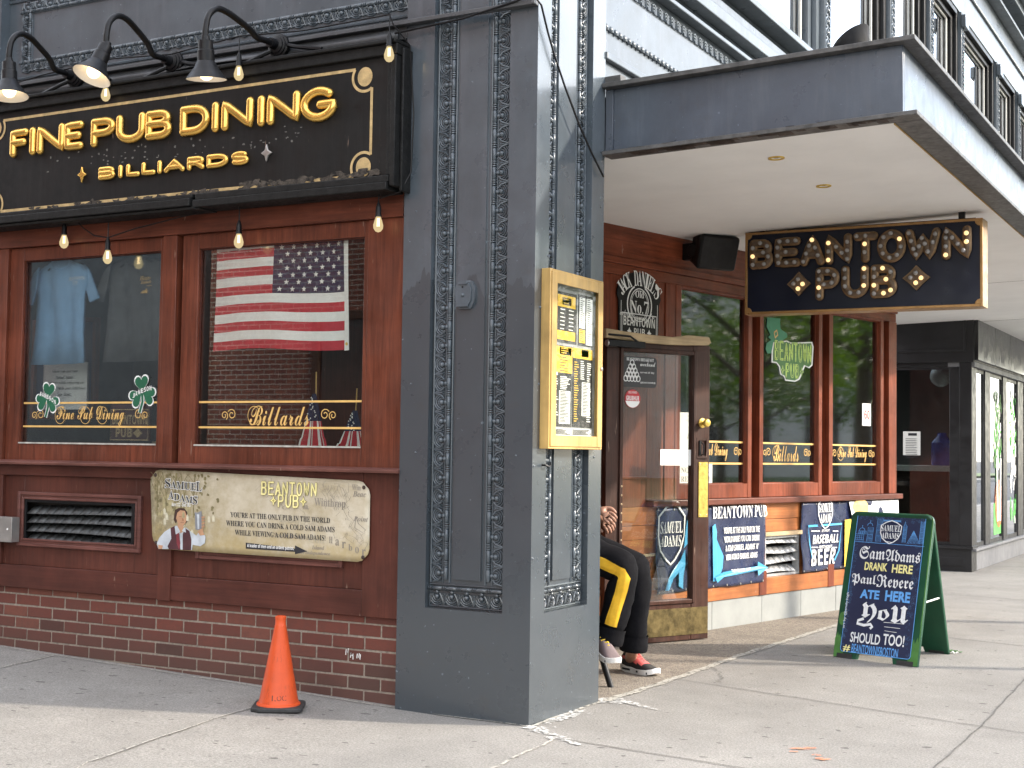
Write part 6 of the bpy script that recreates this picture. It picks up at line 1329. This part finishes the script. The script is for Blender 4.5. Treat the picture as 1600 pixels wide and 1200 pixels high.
# paler grass and bush design near the foot
for a_, b_, h_ in ((0, .075, .17), (AW-.075, AW, .19)):
    mb = MB(); pts = [(a_+.004, .005)]+[(a_+(b_-a_)*q/9, h_*(.75+.25*((q*7) % 5)/4)) for q in range(10)]+[(b_-.004, .005)]; mb.flat(FAB, pts, .0010); mb.build('grass_design', M['greenlight'], fp, smooth=0)
mb = MB(); mb.flat(FAB, arc(.036, .26, .026, .045, 0, 345, 15), .0014); mb.build('bush_design', M['greenlight'], fp, smooth=0)
zA = lambda x, y: FAB.at(1280+x/4.2875, 780+y/4.2875, .006)
i00, i10, i11, i01 = zA(148, 1010), zA(598, 1080), zA(727, 115), zA(258, 82)
IU0, IU1, IV0, IV1 = (i00[0]+i01[0])/2, (i10[0]+i11[0])/2, (i00[1]+i10[1])/2, (i01[1]+i11[1])/2
def chalkmat():
    m = N('chalk_navy'); a = m.ramp(m.noise(2.5, 4), (.3, (.012, .017, .05)), (.7, (.02, .028, .075)))
    return m.out(a, .5)
mb = MB(); r_ = .02; pts = []
for cx, cy, s0 in ((IU1-r_, IV1-r_, 0), (IU0+r_, IV1-r_, 90), (IU0+r_, IV0+r_, 180), (IU1-r_, IV0+r_, 270)): pts += arc(cx, cy, r_, r_, s0, s0+90, 5)
mb.prism(FAB, pts, .001, .006); ins = mb.build('chalk_panel', chalkmat(), AB, bevel=.001)
M['chalkwhite'] = plain('chalk_white', (.72, .74, .76), .8, 0, .15, 60); M['chalkblue'] = plain('chalk_blue', (.12, .35, .75), .8, 0, .2, 60); M['chalkyellow'] = plain('chalk_yellow', (.8, .74, .32), .8, 0, .15, 60); M['chalkdim'] = plain('chalk_dusty_blue', (.06, .12, .24), .8, 0, .3, 60)
CH = 'chalkwhite', 'chalkblue', 'chalkyellow', 'chalkdim'
mb = MB(); CW = .0072
random.seed(5)
for q in range(240):                                  # scribbled border texture
    side = random.choice('lrt'); 
    if side == 't': u, v = random.uniform(IU0+.02, IU1-.02), IV1-.01-random.random()*.05
    elif side == 'l': u, v = IU0+.008+random.random()*.022, random.uniform(IV0+.04, IV1-.22)
    else: u, v = IU1-.008-random.random()*.045, random.uniform(IV0+.02, IV1-.2)
    r_ = random.uniform(.004, .009); mb.ribbon(FAB, arc(u, v, r_, r_, random.randint(0, 180), random.randint(240, 420), 6), .0018, CW+.0001*(q % 5), 3)
mb.ribbon(FAB, [(p[0], p[1]) for p in pts], .004, CW, 1, True)
def T_(t, x0, y0, x1, y1, m_, **k):
    a, b, c, d = zA(x0, y0), zA(x1, y0), zA(x0, y1), zA(x1, y1)
    mb.text(FAB, t, (a[0]+c[0])/2, (b[0]+d[0])/2, (c[1]+d[1])/2, (a[1]+b[1])/2, CW+.0008, m=m_, **k)
T_(fraktur('Sam'), 272, 318, 444, 405, 0); T_(fraktur('Adams'), 446, 342, 680, 425, 0)
T_('DRANK', 305, 425, 458, 480, 2, offset=.03); T_('HERE', 488, 440, 628, 498, 2, offset=.03)
T_(fraktur('Paul'), 218, 500, 384, 585, 0); T_(fraktur('Revere'), 386, 512, 634, 598, 0)
T_('ATE', 275, 608, 405, 668, 1, offset=.04); T_('HERE', 442, 618, 612, 690, 1, offset=.04)
T_(fraktur('y'), 285, 690, 385, 830, 0); T_(fraktur('o'), 392, 735, 470, 815, 0); T_(fraktur('u'), 478, 712, 600, 838, 0)
mb.ribbon(FAB, [zA(*p) for p in ((300, 800), (262, 812), (255, 832), (300, 845), (345, 838), (355, 855), (340, 868))], .018, CW+.0009, 0)
for y_ in (825, 855, 882): mb.ribbon(FAB, [zA(390+y_*.1-40, y_), zA(570-(y_-825)*.9, y_+12)], .003, CW+.0006, 0)
T_('SHOULD', 208, 898, 410, 968, 0, offset=.02); T_('TOO!', 428, 908, 572, 985, 0, offset=.02)
T_('#', 160, 975, 208, 1022, 2, offset=.02); T_('BEANTOWNISBOSTON', 215, 985, 530, 1048, 1, offset=.01)
vt = FAB.at(1321, 958, .006); rotF = Frame(FAB.P(vt[0]+.012, vt[1]-.10, CW), FAB.V, -FAB.U); mb.text(rotF, 'art by @emily.high', 0, .24, 0, .022, .0006)
cx, cy = zA(480, 222); rs_ = (zA(548, 222)[0]-zA(412, 222)[0])/2; rv_ = (zA(480, 145)[1]-zA(480, 300)[1])/2
sky_ = [(240, 280, 300, 235), (262, 235, 318, 215), (318, 285, 365, 190), (376, 285, 430, 130), (430, 150, 550, 145), (555, 290, 590, 180), (668, 300, 708, 150)]
for x0, y0, x1, y1 in sky_:
    a, b = zA(x0, y0), zA(x1, y1); mb.ribbon(FAB, [(a[0], a[1]), (a[0], b[1]), (b[0], b[1]), (b[0], a[1])], .0028, CW+.0003, 1)
    for q in range(1, 4): mb.ribbon(FAB, [(a[0]+(b[0]-a[0])*q/4, a[1]), (a[0]+(b[0]-a[0])*q/4, b[1]-.004)], .0018, CW+.0003, 1); mb.ribbon(FAB, [(a[0]+.003, a[1]+(b[1]-a[1])*q/4), (b[0]-.003, a[1]+(b[1]-a[1])*q/4)], .0018, CW+.0004, 1)
for x_, y_, r_ in ((288, 212, 22), (342, 178, 20)): c_ = zA(x_, y_); mb.ribbon(FAB, arc(c_[0], c_[1], r_/4.2875/245, r_/4.2875/245, 0, 180, 8), .003, CW+.0005, 1); mb.ribbon(FAB, [(c_[0], c_[1]+.02), (c_[0], c_[1]+.04)], .003, CW+.0005, 1)
for q in range(9): mb.ribbon(FAB, [zA(635, 212), zA(588+q*10.5, 300)], .0022, CW+.0005, 1)
mb.ribbon(FAB, [zA(572, 180), zA(578, 150), zA(584, 180)], .003, CW+.0005, 1); mb.ribbon(FAB, [zA(240, 283), zA(705, 318)], .003, CW+.0006, 1)
mb.flat(FAB, shield(cx, cy, rs_*1.02, rv_), CW+.0012, 4); mb.ribbon(FAB, shield(cx, cy, rs_*1.02, rv_), .007, CW+.0017, 0, True)
mb.text(FAB, serif('SAMUEL'), cx-rs_*.98, cx+rs_*.98, cy+.004, cy+.048, CW+.0022, m=0); mb.text(FAB, serif('ADAMS'), cx-rs_*.86, cx+rs_*.86, cy-.045, cy-.004, CW+.0022, m=0); mb.ribbon(FAB, [(cx-.03, cy-.065), (cx+.02, cy-.07)], .004, CW+.0022, 0)
mb.build('lettering', [M[c_] for c_ in CH]+[M['navy']], ins, smooth=0)
mb = MB(); a_ = FAB.P(AW-.02, AL*.42, -.03); b_ = FBB.P(.02, AL*.42, -.03); mb.tube([a_, b_], .006, 6); mb.build('tie_bar', M['white'], AB)
mb = MB()
for u in (.1, .2, .3, .4, .5): mb.ball(FAB.P(IU0+u*(IU1-IU0)/.6, IV1-.008, .006), .004, 6, 3, 0, FAB.N, .5, True)
mb.build('screw', M['silver'], AB)
# ================================================================== traffic cone
cxy = FZ.at(435, 1107, .02); C0 = Vector((cxy[0], cxy[1], gz(*cxy)+.001)); TC = thing('traffic_cone', C0, 'scuffed orange traffic cone with black rubber base in front of the brick wall', 'traffic cone')
mb = MB(); ang = math.radians(32); FCn = Frame(C0, (math.cos(ang), math.sin(ang), 0), (-math.sin(ang), math.cos(ang), 0)); pts = []; hb_, rc_ = .125, .035
for cx, cy, s0 in ((hb_-rc_, hb_-rc_, 0), (-hb_+rc_, hb_-rc_, 90), (-hb_+rc_, -hb_+rc_, 180), (hb_-rc_, -hb_+rc_, 270)): pts += arc(cx, cy, rc_, rc_, s0, s0+90, 5)
k_ = min(range(len(pts)), key=lambda i: FCn.P(*pts[i]).y); pts = [(p[0]*(.93 if abs(i-k_) < 2 else 1), p[1]*(.93 if abs(i-k_) < 2 else 1)) for i, p in enumerate(pts)]
mb.prism(FCn, pts, 0, .022); mb.build('rubber_base', M['rubber'], TC, bevel=.006)
mb = MB(); axc = Vector((.012, -.01, 1)).normalized(); prof = [(.108, .021), (.106, .030), (.098, .034), (.092, .06), (.0285, .405), (.0285, .408), (.0262, .412), (.0255, .436), (.0275, .442), (.0265, .452), (.018, .455), (.016, .40)]
mb.lathe(C0, axc, prof, 32, 0, False); body = mb.build('cone_body', M['orange'], TC)
mb = MB(); tocam = (CAM-C0); tocam.z = 0; tocam.normalize(); sd = Vector((0, 0, 1)).cross(tocam)
for i, ch in enumerate('LOC'):
    a_ = (i-1)*.27+.02; n_ = (tocam*math.cos(a_)+sd*math.sin(a_)); r_ = .0885-.002; 
    F_ = Frame(C0+n_*(.0905)+Vector((.0008, -.0006, .052)), sd*math.cos(a_)-tocam*math.sin(a_), Vector((0, 0, 1))-n_*.187); mb.text(F_, ch, -.011, .011, 0, .026, .0025)
mb.build('marker_lettering', plain('marker_ink', (.09, .03, .02), .7), body, smooth=0)
# ================================================================== floodlight on the canopy
fx, fy, fz = 1.19, 1.2, cz(1.19)+.385; mb = MB(); T = thing('floodlight', (fx, fy, fz), 'black hooded floodlight standing on top of the canopy edge', 'floodlight')
ax = Vector((.0, .25, 1)).normalized(); seg = 24; rows = []
o_ = Vector((fx, fy, fz+.03)); ex = Vector((1, 0, 0)); ey = ax.cross(ex)
for r_, h0, tilt in ((.085, 0, 0), (.10, .03, 0), (.102, .06, 0), (.096, .065, 0), (.10, .075, .0), (.092, .15, .75)):
    for k in range(seg):
        a_ = 2*PI*k/seg; h_ = h0+tilt*r_*(math.cos(a_)) ; h_ = max(h_, .078) if tilt else h_; mb.v.append(o_+ax*h_+(ex*math.cos(a_)+ey*math.sin(a_))*r_)
for i in range(5):
    for k in range(seg): mb.f.append((i*seg+k, i*seg+(k+1) % seg, (i+1)*seg+(k+1) % seg, (i+1)*seg+k)); mb.m.append(0)
mb.f.append(tuple(reversed(range(seg)))); mb.m.append(0); mb.build('hood', M['hoodblack'], T, solid=.004)
mb = MB(); mb.lathe((fx, fy, fz), (0, 0, 1), [(.05, 0), (.05, .012), (.02, .015), (.02, .035)], 16); mb.box(FZ, fx-.105, fx+.105, fy-.012, fy+.012, fz+.03, fz+.042); mb.build('base', M['black'], T)
mb = MB(); mb.lathe(o_+ax*.07, ax, [(.09, 0), (.001, .004)], 20, 0, False); mb.build('lens', M['glass'], T)
# ================================================================== litter
def leaf_bits(px_, py_, n, label, cat, nm, mats, spread):
    c = FZ.at(px_, py_); mb = MB()
    for q in range(n):
        u, v = c[0]+random.gauss(0, spread), c[1]+random.gauss(0, spread*.6); z_ = gz(u, v)+.004+.002*random.random()
        pts = [Vector((u+random.uniform(-.02, .02), v+random.uniform(-.02, .02), z_+random.uniform(0, .018))) for _ in range(4)]; mb.add(pts, [(0, 1, 2), (0, 2, 3)], random.randrange(len(mats)))
    return mb.build(nm, mats, label=label, cat=cat, smooth=0, solid=.001)
leaf_bits(1488, 1021, 22, 'pale crumpled leaves and paper scraps beside the sandwich board back leg', 'litter', 'leaf_litter', [M['paper'], M['greenlight'], M['lawn']], .045)
c_ = FZ.at(216, 1045); mb = MB(); zq = gz(*c_)
for q in range(9): a_ = random.uniform(0, 6); p_ = Vector((c_[0]+random.uniform(-.03, .09), c_[1]-.01, zq+.006)); mb.tube([p_, p_+Vector((.03*math.cos(a_), .012*math.sin(a_), .02)), p_+Vector((.06*math.cos(a_), .015*math.sin(a_), .004))], .0022, 5)
mb.tube([Vector((c_[0]-.03, c_[1]-.01, zq+.004)), Vector((c_[0]-.035, c_[1]-.01, zq+.05)), Vector((c_[0]+.0, c_[1]-.01, zq+.03)), Vector((c_[0]+.01, c_[1]-.015, zq+.004))], .004, 5, 1)
mb.build('twig_litter', [M['rubber'], M['white']], label='little pile of dark twigs and white scrap at the foot of the brick wall', cat='litter')
# ================================================================== person on a stool behind the pilaster
def on(y, x_, y_): u, v = FA(y).at(x_, y_); return Vector((u, y, v))
K1, A1, H1 = on(1.20, 980, 886), on(1.17, 952, 996), Vector((-.50, 1.16, .80))
K2, A2, H2 = on(1.47, 999, 888), on(1.50, 990, 1008), Vector((-.50, 1.36, .80))
PEL = Vector((-.54, 1.26, .80))
ST = thing('stool', (-.48, 1.25, 0), 'black bar stool with splayed legs under the seated person behind the pilaster', 'stool')
mb = MB(); mb.lathe((-.50, 1.26, .66), (0, 0, 1), [(.15, 0), (.17, .01), (.17, .04), (.15, .05), (.02, .055)], 24); mb.build('seat', M['black'], ST)
ft = ground(955, 1075); ring = []
for i in range(4):
    a_ = math.radians(-12+90*i); b_ = Vector((-.50+.375*math.cos(a_), 1.26+.30*math.sin(a_), .0)); 
    if i == 0: b_ = Vector((ft.x, ft.y, 0))
    t_ = Vector((-.50+.12*math.cos(a_), 1.26+.12*math.sin(a_), .66)); mb = MB(); mb.tube([b_, t_], .018, 10); mb.build('leg', M['black'], ST); ring.append(b_.lerp(t_, .38))
mb = MB(); mb.tube(ring+[ring[0]], .011, 8); mb.build('foot_rail', M['black'], ST)
def skinned(name, verts, edges, radii, mat, parent, root=0, sub=2, label=None):
    me = bpy.data.meshes.new(name); b = BASE[parent.name]; me.from_pydata([Vector(v)-b for v in verts], edges, []); me.materials.append(mat)
    o = bpy.data.objects.new(name, me); COL.objects.link(o); o.parent = parent; BASE[o.name] = b
    m_ = o.modifiers.new('skin', 'SKIN'); m_.use_smooth_shade = True
    for i, r_ in enumerate(radii): me.skin_vertices[0].data[i].radius = r_ if isinstance(r_, tuple) else (r_, r_)
    me.skin_vertices[0].data[root].use_root = True
    m2 = o.modifiers.new('sub', 'SUBSURF'); m2.levels = sub; m2.render_levels = sub
    return o
PR = thing('person', (-.45, 1.3, 0), 'seated person in black trousers with yellow side stripe, mostly hidden behind the pilaster', 'person')
SHO, CHE, NEK, HED = Vector((-.50, 1.26, 1.28)), Vector((-.53, 1.26, 1.08)), Vector((-.47, 1.26, 1.38)), Vector((-.44, 1.26, 1.52))
S1, S2 = Vector((-.50, 1.07, 1.27)), Vector((-.50, 1.45, 1.27)); E1, E2 = Vector((-.42, 1.03, 1.00)), Vector((-.42, 1.50, 1.00)); W1, W2 = on(1.16, 934, 796), on(1.24, 936, 806)
def mid(a, b, t): return a.lerp(b, t)
V = [PEL, CHE, SHO, NEK, HED, Vector((-.43, 1.26, 1.60)), S1, E1, W1, S2, E2, W2, H1, K1, A1, H2, K2, A2]
E_ = [(0, 1), (1, 2), (2, 3), (3, 4), (4, 5), (2, 6), (6, 7), (7, 8), (2, 9), (9, 10), (10, 11), (0, 12), (12, 13), (13, 14), (0, 15), (15, 16), (16, 17)]
Rr = [.12, .13, .10, .055, .085, .07, .055, .04, .028, .055, .04, .028, .075, .052, .036, .075, .052, .036]
body = skinned('body', V, E_, Rr, M['skin'], PR)
V = [PEL, H1, mid(H1, K1, .5), K1-Vector((.03, 0, -.0)), K1, mid(K1, A1, .25), mid(K1, A1, .6), A1, H2, mid(H2, K2, .5), K2-Vector((.03, 0, 0)), K2, mid(K2, A2, .25), mid(K2, A2, .6), A2+Vector((0, 0, .015)), PEL+Vector((0, 0, .14))]
tr = skinned('trousers', V, [(0, 1), (1, 2), (2, 3), (3, 4), (4, 5), (5, 6), (6, 7), (0, 8), (8, 9), (9, 10), (10, 11), (11, 12), (12, 13), (13, 14), (0, 15)], [.16, .12, .108, .10, .09, .088, .084, .082, .12, .108, .10, .09, .086, .082, .08, .15], M['trouser'], PR)
V = [CHE-Vector((0, 0, .2)), CHE, SHO, NEK-Vector((0, 0, .04)), S1, E1, mid(E1, W1, .85), S2, E2, mid(E2, W2, .85)]
skinned('jacket', V, [(0, 1), (1, 2), (2, 3), (2, 4), (4, 5), (5, 6), (2, 7), (7, 8), (8, 9)], [.16, .16, .13, .07, .08, .062, .045, .08, .062, .045], M['jacket'], PR)
mb = MB(); mb.ball((-.455, 1.26, 1.585), .105, 16, 8, 0, (-.35, 0, 1), 1.0, True); mb.build('hair', M['hair'], PR)
mb = MB()
for s in (-1, 1): mb.ball((-.352, 1.26+s*.03, 1.555), .011, 8, 5); 
mb.build('eye', M['paper'], PR); mb = MB(); mb.tube([(-.355, 1.26, 1.55), (-.335, 1.26, 1.52), (-.35, 1.26, 1.515)], [.008, .014, .008], 8); mb.tube([(-.355, 1.235, 1.475), (-.345, 1.26, 1.472), (-.355, 1.285, 1.475)], .006, 6)
for s in (-1, 1): mb.tube([(-.44, 1.26+s*.085, 1.56), (-.45, 1.26+s*.10, 1.54), (-.44, 1.26+s*.088, 1.51)], .012, 6)
mb.build('face', M['skin'], PR)
tx = bpy.data.textures.new('cloth_folds', 'CLOUDS'); tx.noise_scale = .09
dm_ = tr.modifiers.new('folds', 'DISPLACE'); dm_.texture = tx; dm_.strength = .03; dm_.mid_level = .5
for A_, K_ in ((A1, K1), (A2, K2)):
    ax_ = (K_-A_).normalized(); mb = MB(); mb.lathe(A_-ax_*.03, ax_, [(.078, 0), (.081, .004), (.083, .03), (.079, .06), (.081, .09)], 18, 0, False); mb.build('trouser_hem', M['trouser'], PR)
# yellow side stripe wrapped on the near leg
mb = MB(); path = [on(1.08, x, y) for x, y in ((905, 868), (925, 874), (940, 881), (955, 889), (966, 896), (970, 905), (966, 922), (960, 943), (955, 962), (950, 978))]
mb.f = []; wdt_ = .029
for i, p in enumerate(path):
    t = (path[min(i+1, len(path)-1)]-path[max(i-1, 0)]).normalized(); n_ = Vector((0, -1, 0)); sdv = t.cross(n_).normalized()
    for k in range(5): mb.v.append(p+sdv*wdt_*(k/2-1))
for i in range(len(path)-1):
    for k in range(4): mb.f.append((i*5+k, i*5+k+1, (i+1)*5+k+1, (i+1)*5+k)); mb.m.append(0)
so_ = mb.build('side_stripe', M['stripe'], PR); s2 = so_.modifiers.new('sub', 'SUBSURF'); s2.subdivision_type = 'SIMPLE'; s2.levels = s2.render_levels = 2
sw = so_.modifiers.new('wrap', 'SHRINKWRAP'); sw.target = tr; sw.wrap_method = 'PROJECT'; sw.use_project_y = True; sw.use_positive_direction = True; sw.use_negative_direction = True; sw.offset = .006; sw.wrap_mode = 'ABOVE_SURFACE'
def hand(wrist, mid_, nrm, k, flip):
    d = (mid_-wrist).normalized(); n_ = (nrm-d*nrm.dot(d)).normalized(); s_ = d.cross(n_)*flip; V = [wrist, wrist+d*.04, wrist+d*.074]; E = [(0, 1), (1, 2)]; R_ = [(.022, .017), (.030, .017), (.032, .015)]
    for i, (o_, l_) in enumerate(((-.030, .068), (-.010, .078), (.010, .074), (.029, .058))):
        b = len(V); l_ *= .88; p = wrist+d*.074+s_*o_*.9; cl = .9+.1*i; q1 = p+d*l_*.45-n_*l_*.12; q2 = q1+d*l_*.12*k-n_*l_*.42; q3 = q2-d*l_*.28*k-n_*l_*.18
        V += [p, q1, q2, q3]; E += [(2, b), (b, b+1), (b+1, b+2), (b+2, b+3)]; R_ += [.0105, .0095, .009, .0075]
    b = len(V); p = wrist+d*.03-s_*.032; V += [p, p+d*.03-s_*.02-n_*.01, p+d*.06-s_*.015-n_*.03]; E += [(1, b), (b, b+1), (b+1, b+2)]; R_ += [.013, .011, .009]
    skinned('hand', V, E, R_, M['skin'], PR)
hand(W1, on(1.14, 958, 812), Vector((.25, -.9, .45)), 1, 1); hand(W2, on(1.20, 960, 828), Vector((.3, -.75, .6)), 1, -1)
def shoe(ankle, heel, toe, cols, lab):
    d = (toe-heel); L_ = d.length; d.normalize(); F = Frame(heel, d, Vector((0, 0, 1))-d*d.z); s_ = F.N
    root = 'shoe'; mb = MB(); secs = [(0, .026, .03, .105), (.06, .036, .012, .125), (.2, .038, .004, .132), (.36, .037, .004, .118), (.52, .041, .004, .092), (.68, .047, .006, .070), (.84, .046, .010, .056), (.95, .032, .018, .046), (1.0, .010, .026, .036)]
    def ringp(t, hw, z0, z1, lo, hi, n=14):
        out = []
        for k in range(n+1): a = PI*k/n; x = math.cos(a); z = math.sin(a); out.append(F.P(t*L_, z0+(z1-z0)*(lo+(hi-lo)*z**.8), hw*(abs(x)**.75)*(1 if x > 0 else -1)))
        return out
    nS = 14
    for t, hw, z0, z1 in secs: mb.v += ringp(t, hw, z0+.022, z1, 0, 1)
    for i in range(len(secs)-1):
        for k in range(nS): mb.f.append((i*(nS+1)+k, i*(nS+1)+k+1, (i+1)*(nS+1)+k+1, (i+1)*(nS+1)+k)); mb.m.append(1 if (3 <= k <= 10 and i in (2, 3, 4)) or (k in (2, 11) and i in (1, 2, 3)) else 0)
    mb.f.append(tuple(reversed(range(nS+1)))); mb.m.append(0); up = mb.build('shoe', cols, PR)
    mb = MB(); n_ = len(secs)
    for w_ in (0, 1):
        for t, hw, z0, z1 in secs: mb.v += [F.P(t*L_, z0+(.03 if w_ else 0)+(.006 if t < .4 and w_ else 0), (hw+.006)), F.P(t*L_, z0+(.03 if w_ else 0)+(.006 if t < .4 and w_ else 0), -(hw+.006))]
    for i in range(n_-1):
        a, b = 2*i, 2*(n_+i); mb.f += [(a, a+1, a+3, a+2), (b, b+2, b+3, b+1), (a, a+2, b+2, b), (a+1, b+1, b+3, a+3)]
    mb.f += [(0, 2*n_, 2*n_+1, 1), (2*n_-2, 2*n_-1, 4*n_-1, 4*n_-2)]; mb.m = [0]*len(mb.f)
    for q in (.12, .55, .68, .8):
        for s in (-1, 1): mb.box(F, q*L_, q*L_+.025, .016, .028, s*.0475 if s > 0 else -.0505, s*.0505 if s > 0 else -.0475, 1) if .5 < q else mb.box(F, q*L_, q*L_+.07, .018, .03, s*.044 if s > 0 else -.047, s*.047 if s > 0 else -.044, 1)
    mb.build('sole', [M['sole'], M['shoeblack']], up, bevel=.004)
    mb = MB()
    for q in range(6): t = .34+.055*q; z_ = .128-.012*q*1.05; mb.tube([F.P(t*L_, z_-.012, .026), F.P(t*L_+.012, z_+.004, 0), F.P(t*L_, z_-.012, -.026)], .0042, 6)
    mb.build('laces', cols[2], up)
    mb = MB(); mb.tube([ankle, heel+d*L_*.2+Vector((0, 0, .08))], .036, 12); mb.build('sock', M['skin'], PR)
toe2 = ground(1027, 1059); heel2 = ground(966, 1046); dv = (toe2-heel2).normalized(); heel2 = toe2-dv*.30+Vector((0, 0, .0))
A2b = A2
shoe(A2, heel2, toe2, [M['shoeblack'], M['shoered'], M['shoered']], '')
hl1 = on(1.16, 935, 1018); to1 = on(1.02, 962, 1043); d1 = (to1-hl1).normalized()
shoe(A1, to1-d1*.29, to1, [M['shoegrey'], M['shoegrey'], M['yellow']], '')
# ================================================================== the rest of the crossing, seen only as reflections and shadows
BB = thing('brick_building', (-14, -14, 0), 'plain red brick building across the side street, seen only mirrored in the pub windows', 'building')
def far_brick():
    m = N('far_red_brick'); t = m.n.new('ShaderNodeTexBrick'); t.inputs['Scale'].default_value = 1; t.inputs['Brick Width'].default_value = .21; t.inputs['Row Height'].default_value = .075; t.inputs['Mortar Size'].default_value = .009
    for k_, c_ in (('Color1', (.2, .07, .045)), ('Color2', (.13, .045, .035)), ('Mortar', (.3, .26, .22))): t.inputs[k_].default_value = (*c_, 1)
    mp = m.n.new('ShaderNodeMapping'); mp.inputs['Rotation'].default_value = (PI/2, 0, 0); m.link(m.tc.outputs['Object'], mp.inputs[0]); m.link(mp.outputs[0], t.inputs['Vector']); return m.out(t.outputs['Color'], .85)
mb = MB(); mb.box(FZ, -40, -3.5, -22, -10.5, -.1, 13); mb.box(FZ, -40, -3.4, -22.1, -10.4, 13.0, 13.5); mb.build('wall', far_brick(), BB, smooth=0); mb = MB(); mb.box(FZ, -30, -11.3, -10.5, -10.35, -.1, 4.6); mb.box(FZ, -30, -11.2, -10.5, -10.2, 4.6, 4.9); mb.build('shop_front', M['shopblack'], BB, smooth=0)  # dark front added to keep the left pub window's reflection dark
for xx in (-34, -30, -26, -22, -18, -14, -8.6, -5):
    for zz in (1.0, 5.2, 9.2):
        if xx < -11 and zz < 2: continue
        F_ = Frame((0, -10.5, 0), (-1, 0, 0)); mb = MB(); mb.frame(F_, -xx-.7, -xx+.7, zz, zz+2.3, .12, .0, .06); wo = mb.build('window', M['int2'], BB); mb = MB(); mb.box(F_, -xx-.6, -xx+.6, zz+.1, zz+2.2, .005, .01); mb.build('pane', M['shopgloss'], wo)
M['pale_block'] = plain('pale_facade', (.5, .5, .48), .8, 0, .1, .2)
FB_ = thing('office_block', (70, 40, 0), 'pale grey office block far across the burial ground, seen only in reflections', 'building')
mb = MB(); mb.box(FZ, 50, 80, 26, 95, 0, 14); mb.box(FZ, 62.5, 80, -70, 25.9, 0, 20); mb.build('wall', M['pale_block'], FB_, smooth=0); F_ = Frame((50, 0, 0), (0, -1, 0)); mb = MB()
for q in range(14):
    for r_ in range(3): mb.box(F_, -93+4.4*q, -93+4.4*q+1.4, 2+4*r_, 4.0+4*r_, .0, .04)
mb.build('window_band', M['shopgloss'], FB_, smooth=0)
def tree(x, y, h, label, seed, leaves=4200):
    random.seed(seed); T = thing('street_tree', (x, y, 0), label, 'tree', 'trees across the street'); mb = MB(); tips = []
    mb.tube([(x, y, -.1), (x+.05, y, h*.2), (x-.05, y+.05, h*.45), (x, y, h*.8)], [.24, .2, .15, .04], 9)
    for q in range(11):
        a_ = q*2.4; z_ = h*(.3+.045*q); l_ = h*.32*(1-.03*q); e = Vector((x+l_*math.cos(a_), y+l_*math.sin(a_), z_+l_*.55)); mb.tube([(x, y, z_), Vector((x, y, z_)).lerp(e, .5)+Vector((0, 0, .15)), e], [.08, .05, .02], 6); tips += [e, Vector((x, y, z_)).lerp(e, .6)]
    tips.append(Vector((x, y, h*.9))); mb.build('trunk', M['bark'], T); mb = MB()
    for q in range(leaves):
        c = random.choice(tips); p = c+Vector((random.gauss(0, h*.075), random.gauss(0, h*.075), random.gauss(0, h*.06))); r_ = random.uniform(.07, .16); a = Vector((random.gauss(0, 1), random.gauss(0, 1), random.gauss(0, 1))).normalized(); b = a.orthogonal().normalized()
        mb.v += [p-a*r_, p+b*r_*.5, p+a*r_, p-b*r_*.5]; k_ = len(mb.v); mb.f.append((k_-4, k_-3, k_-2, k_-1)); mb.m.append(0)
    mb.build('crown', M['leaf'], T, smooth=0); return T
t0 = tree(15, 20.5, 9.5, 'leafy street tree across the road, nearest of the mirrored row', 1)
for (x, y, s_, r_, lab) in ((16, 25.5, 1.05, 1.2, 'leafy street tree across the road, second of the mirrored row'), (18, 31, .95, 2.7, 'leafy street tree across the road, third of the mirrored row'), (24, 36, 1.15, 4.1, 'broad leafy tree set back behind the mirrored row'), (20, 52, 1.1, 5.3, 'leafy street tree across the road, farthest of the mirrored row')):
    c_ = copy_tree(t0); c_.location = (x, y, 0); c_.rotation_euler = (0, 0, r_); c_.scale = (s_, s_, s_); c_['label'] = lab
for (x, y, s_, r_) in ((27, 33, .8, .4), (31, 46, .9, 1.9), (25, 44, .7, 3.0), (36, 40, .9, 2.2), (33, 58, .9, 5.0), (29, 62, .8, 4.4), (40, 52, 1, 1.1), (23, 60, .8, 3.6)):
    c_ = copy_tree(t0); c_.location = (x, y, 0); c_.rotation_euler = (0, 0, r_); c_.scale = (s_, s_, s_*.9); c_['label'] = 'low leafy tree deep in the green beyond the mirrored street row'; c_['group'] = 'trees deep in the green'
for (x, y, r_, h_, lab) in ((3.75, 7.05, .085, 5.5, 'tall grey street lamp post on the kerb outside the picture'), (3.95, 4.35, .055, 3.4, 'thinner grey signal post on the kerb outside the picture')):
    T = thing('street_post', (x, y, 0), lab, 'post'); mb = MB(); mb.lathe((x, y, 0), (0, 0, 1), [(r_*1.8, 0), (r_*1.8, .2), (r_*1.2, .3), (r_, .5), (r_*.8, h_)], 14); mb.build('pole', M['steel'], T)
    mb = MB(); mb.box(FZ, x-.12, x+.12, y-.12, y+.12, h_, h_+.45); mb.build('head', M['black'], T, bevel=.03)

bpy.data.scenes.remove(TMP)
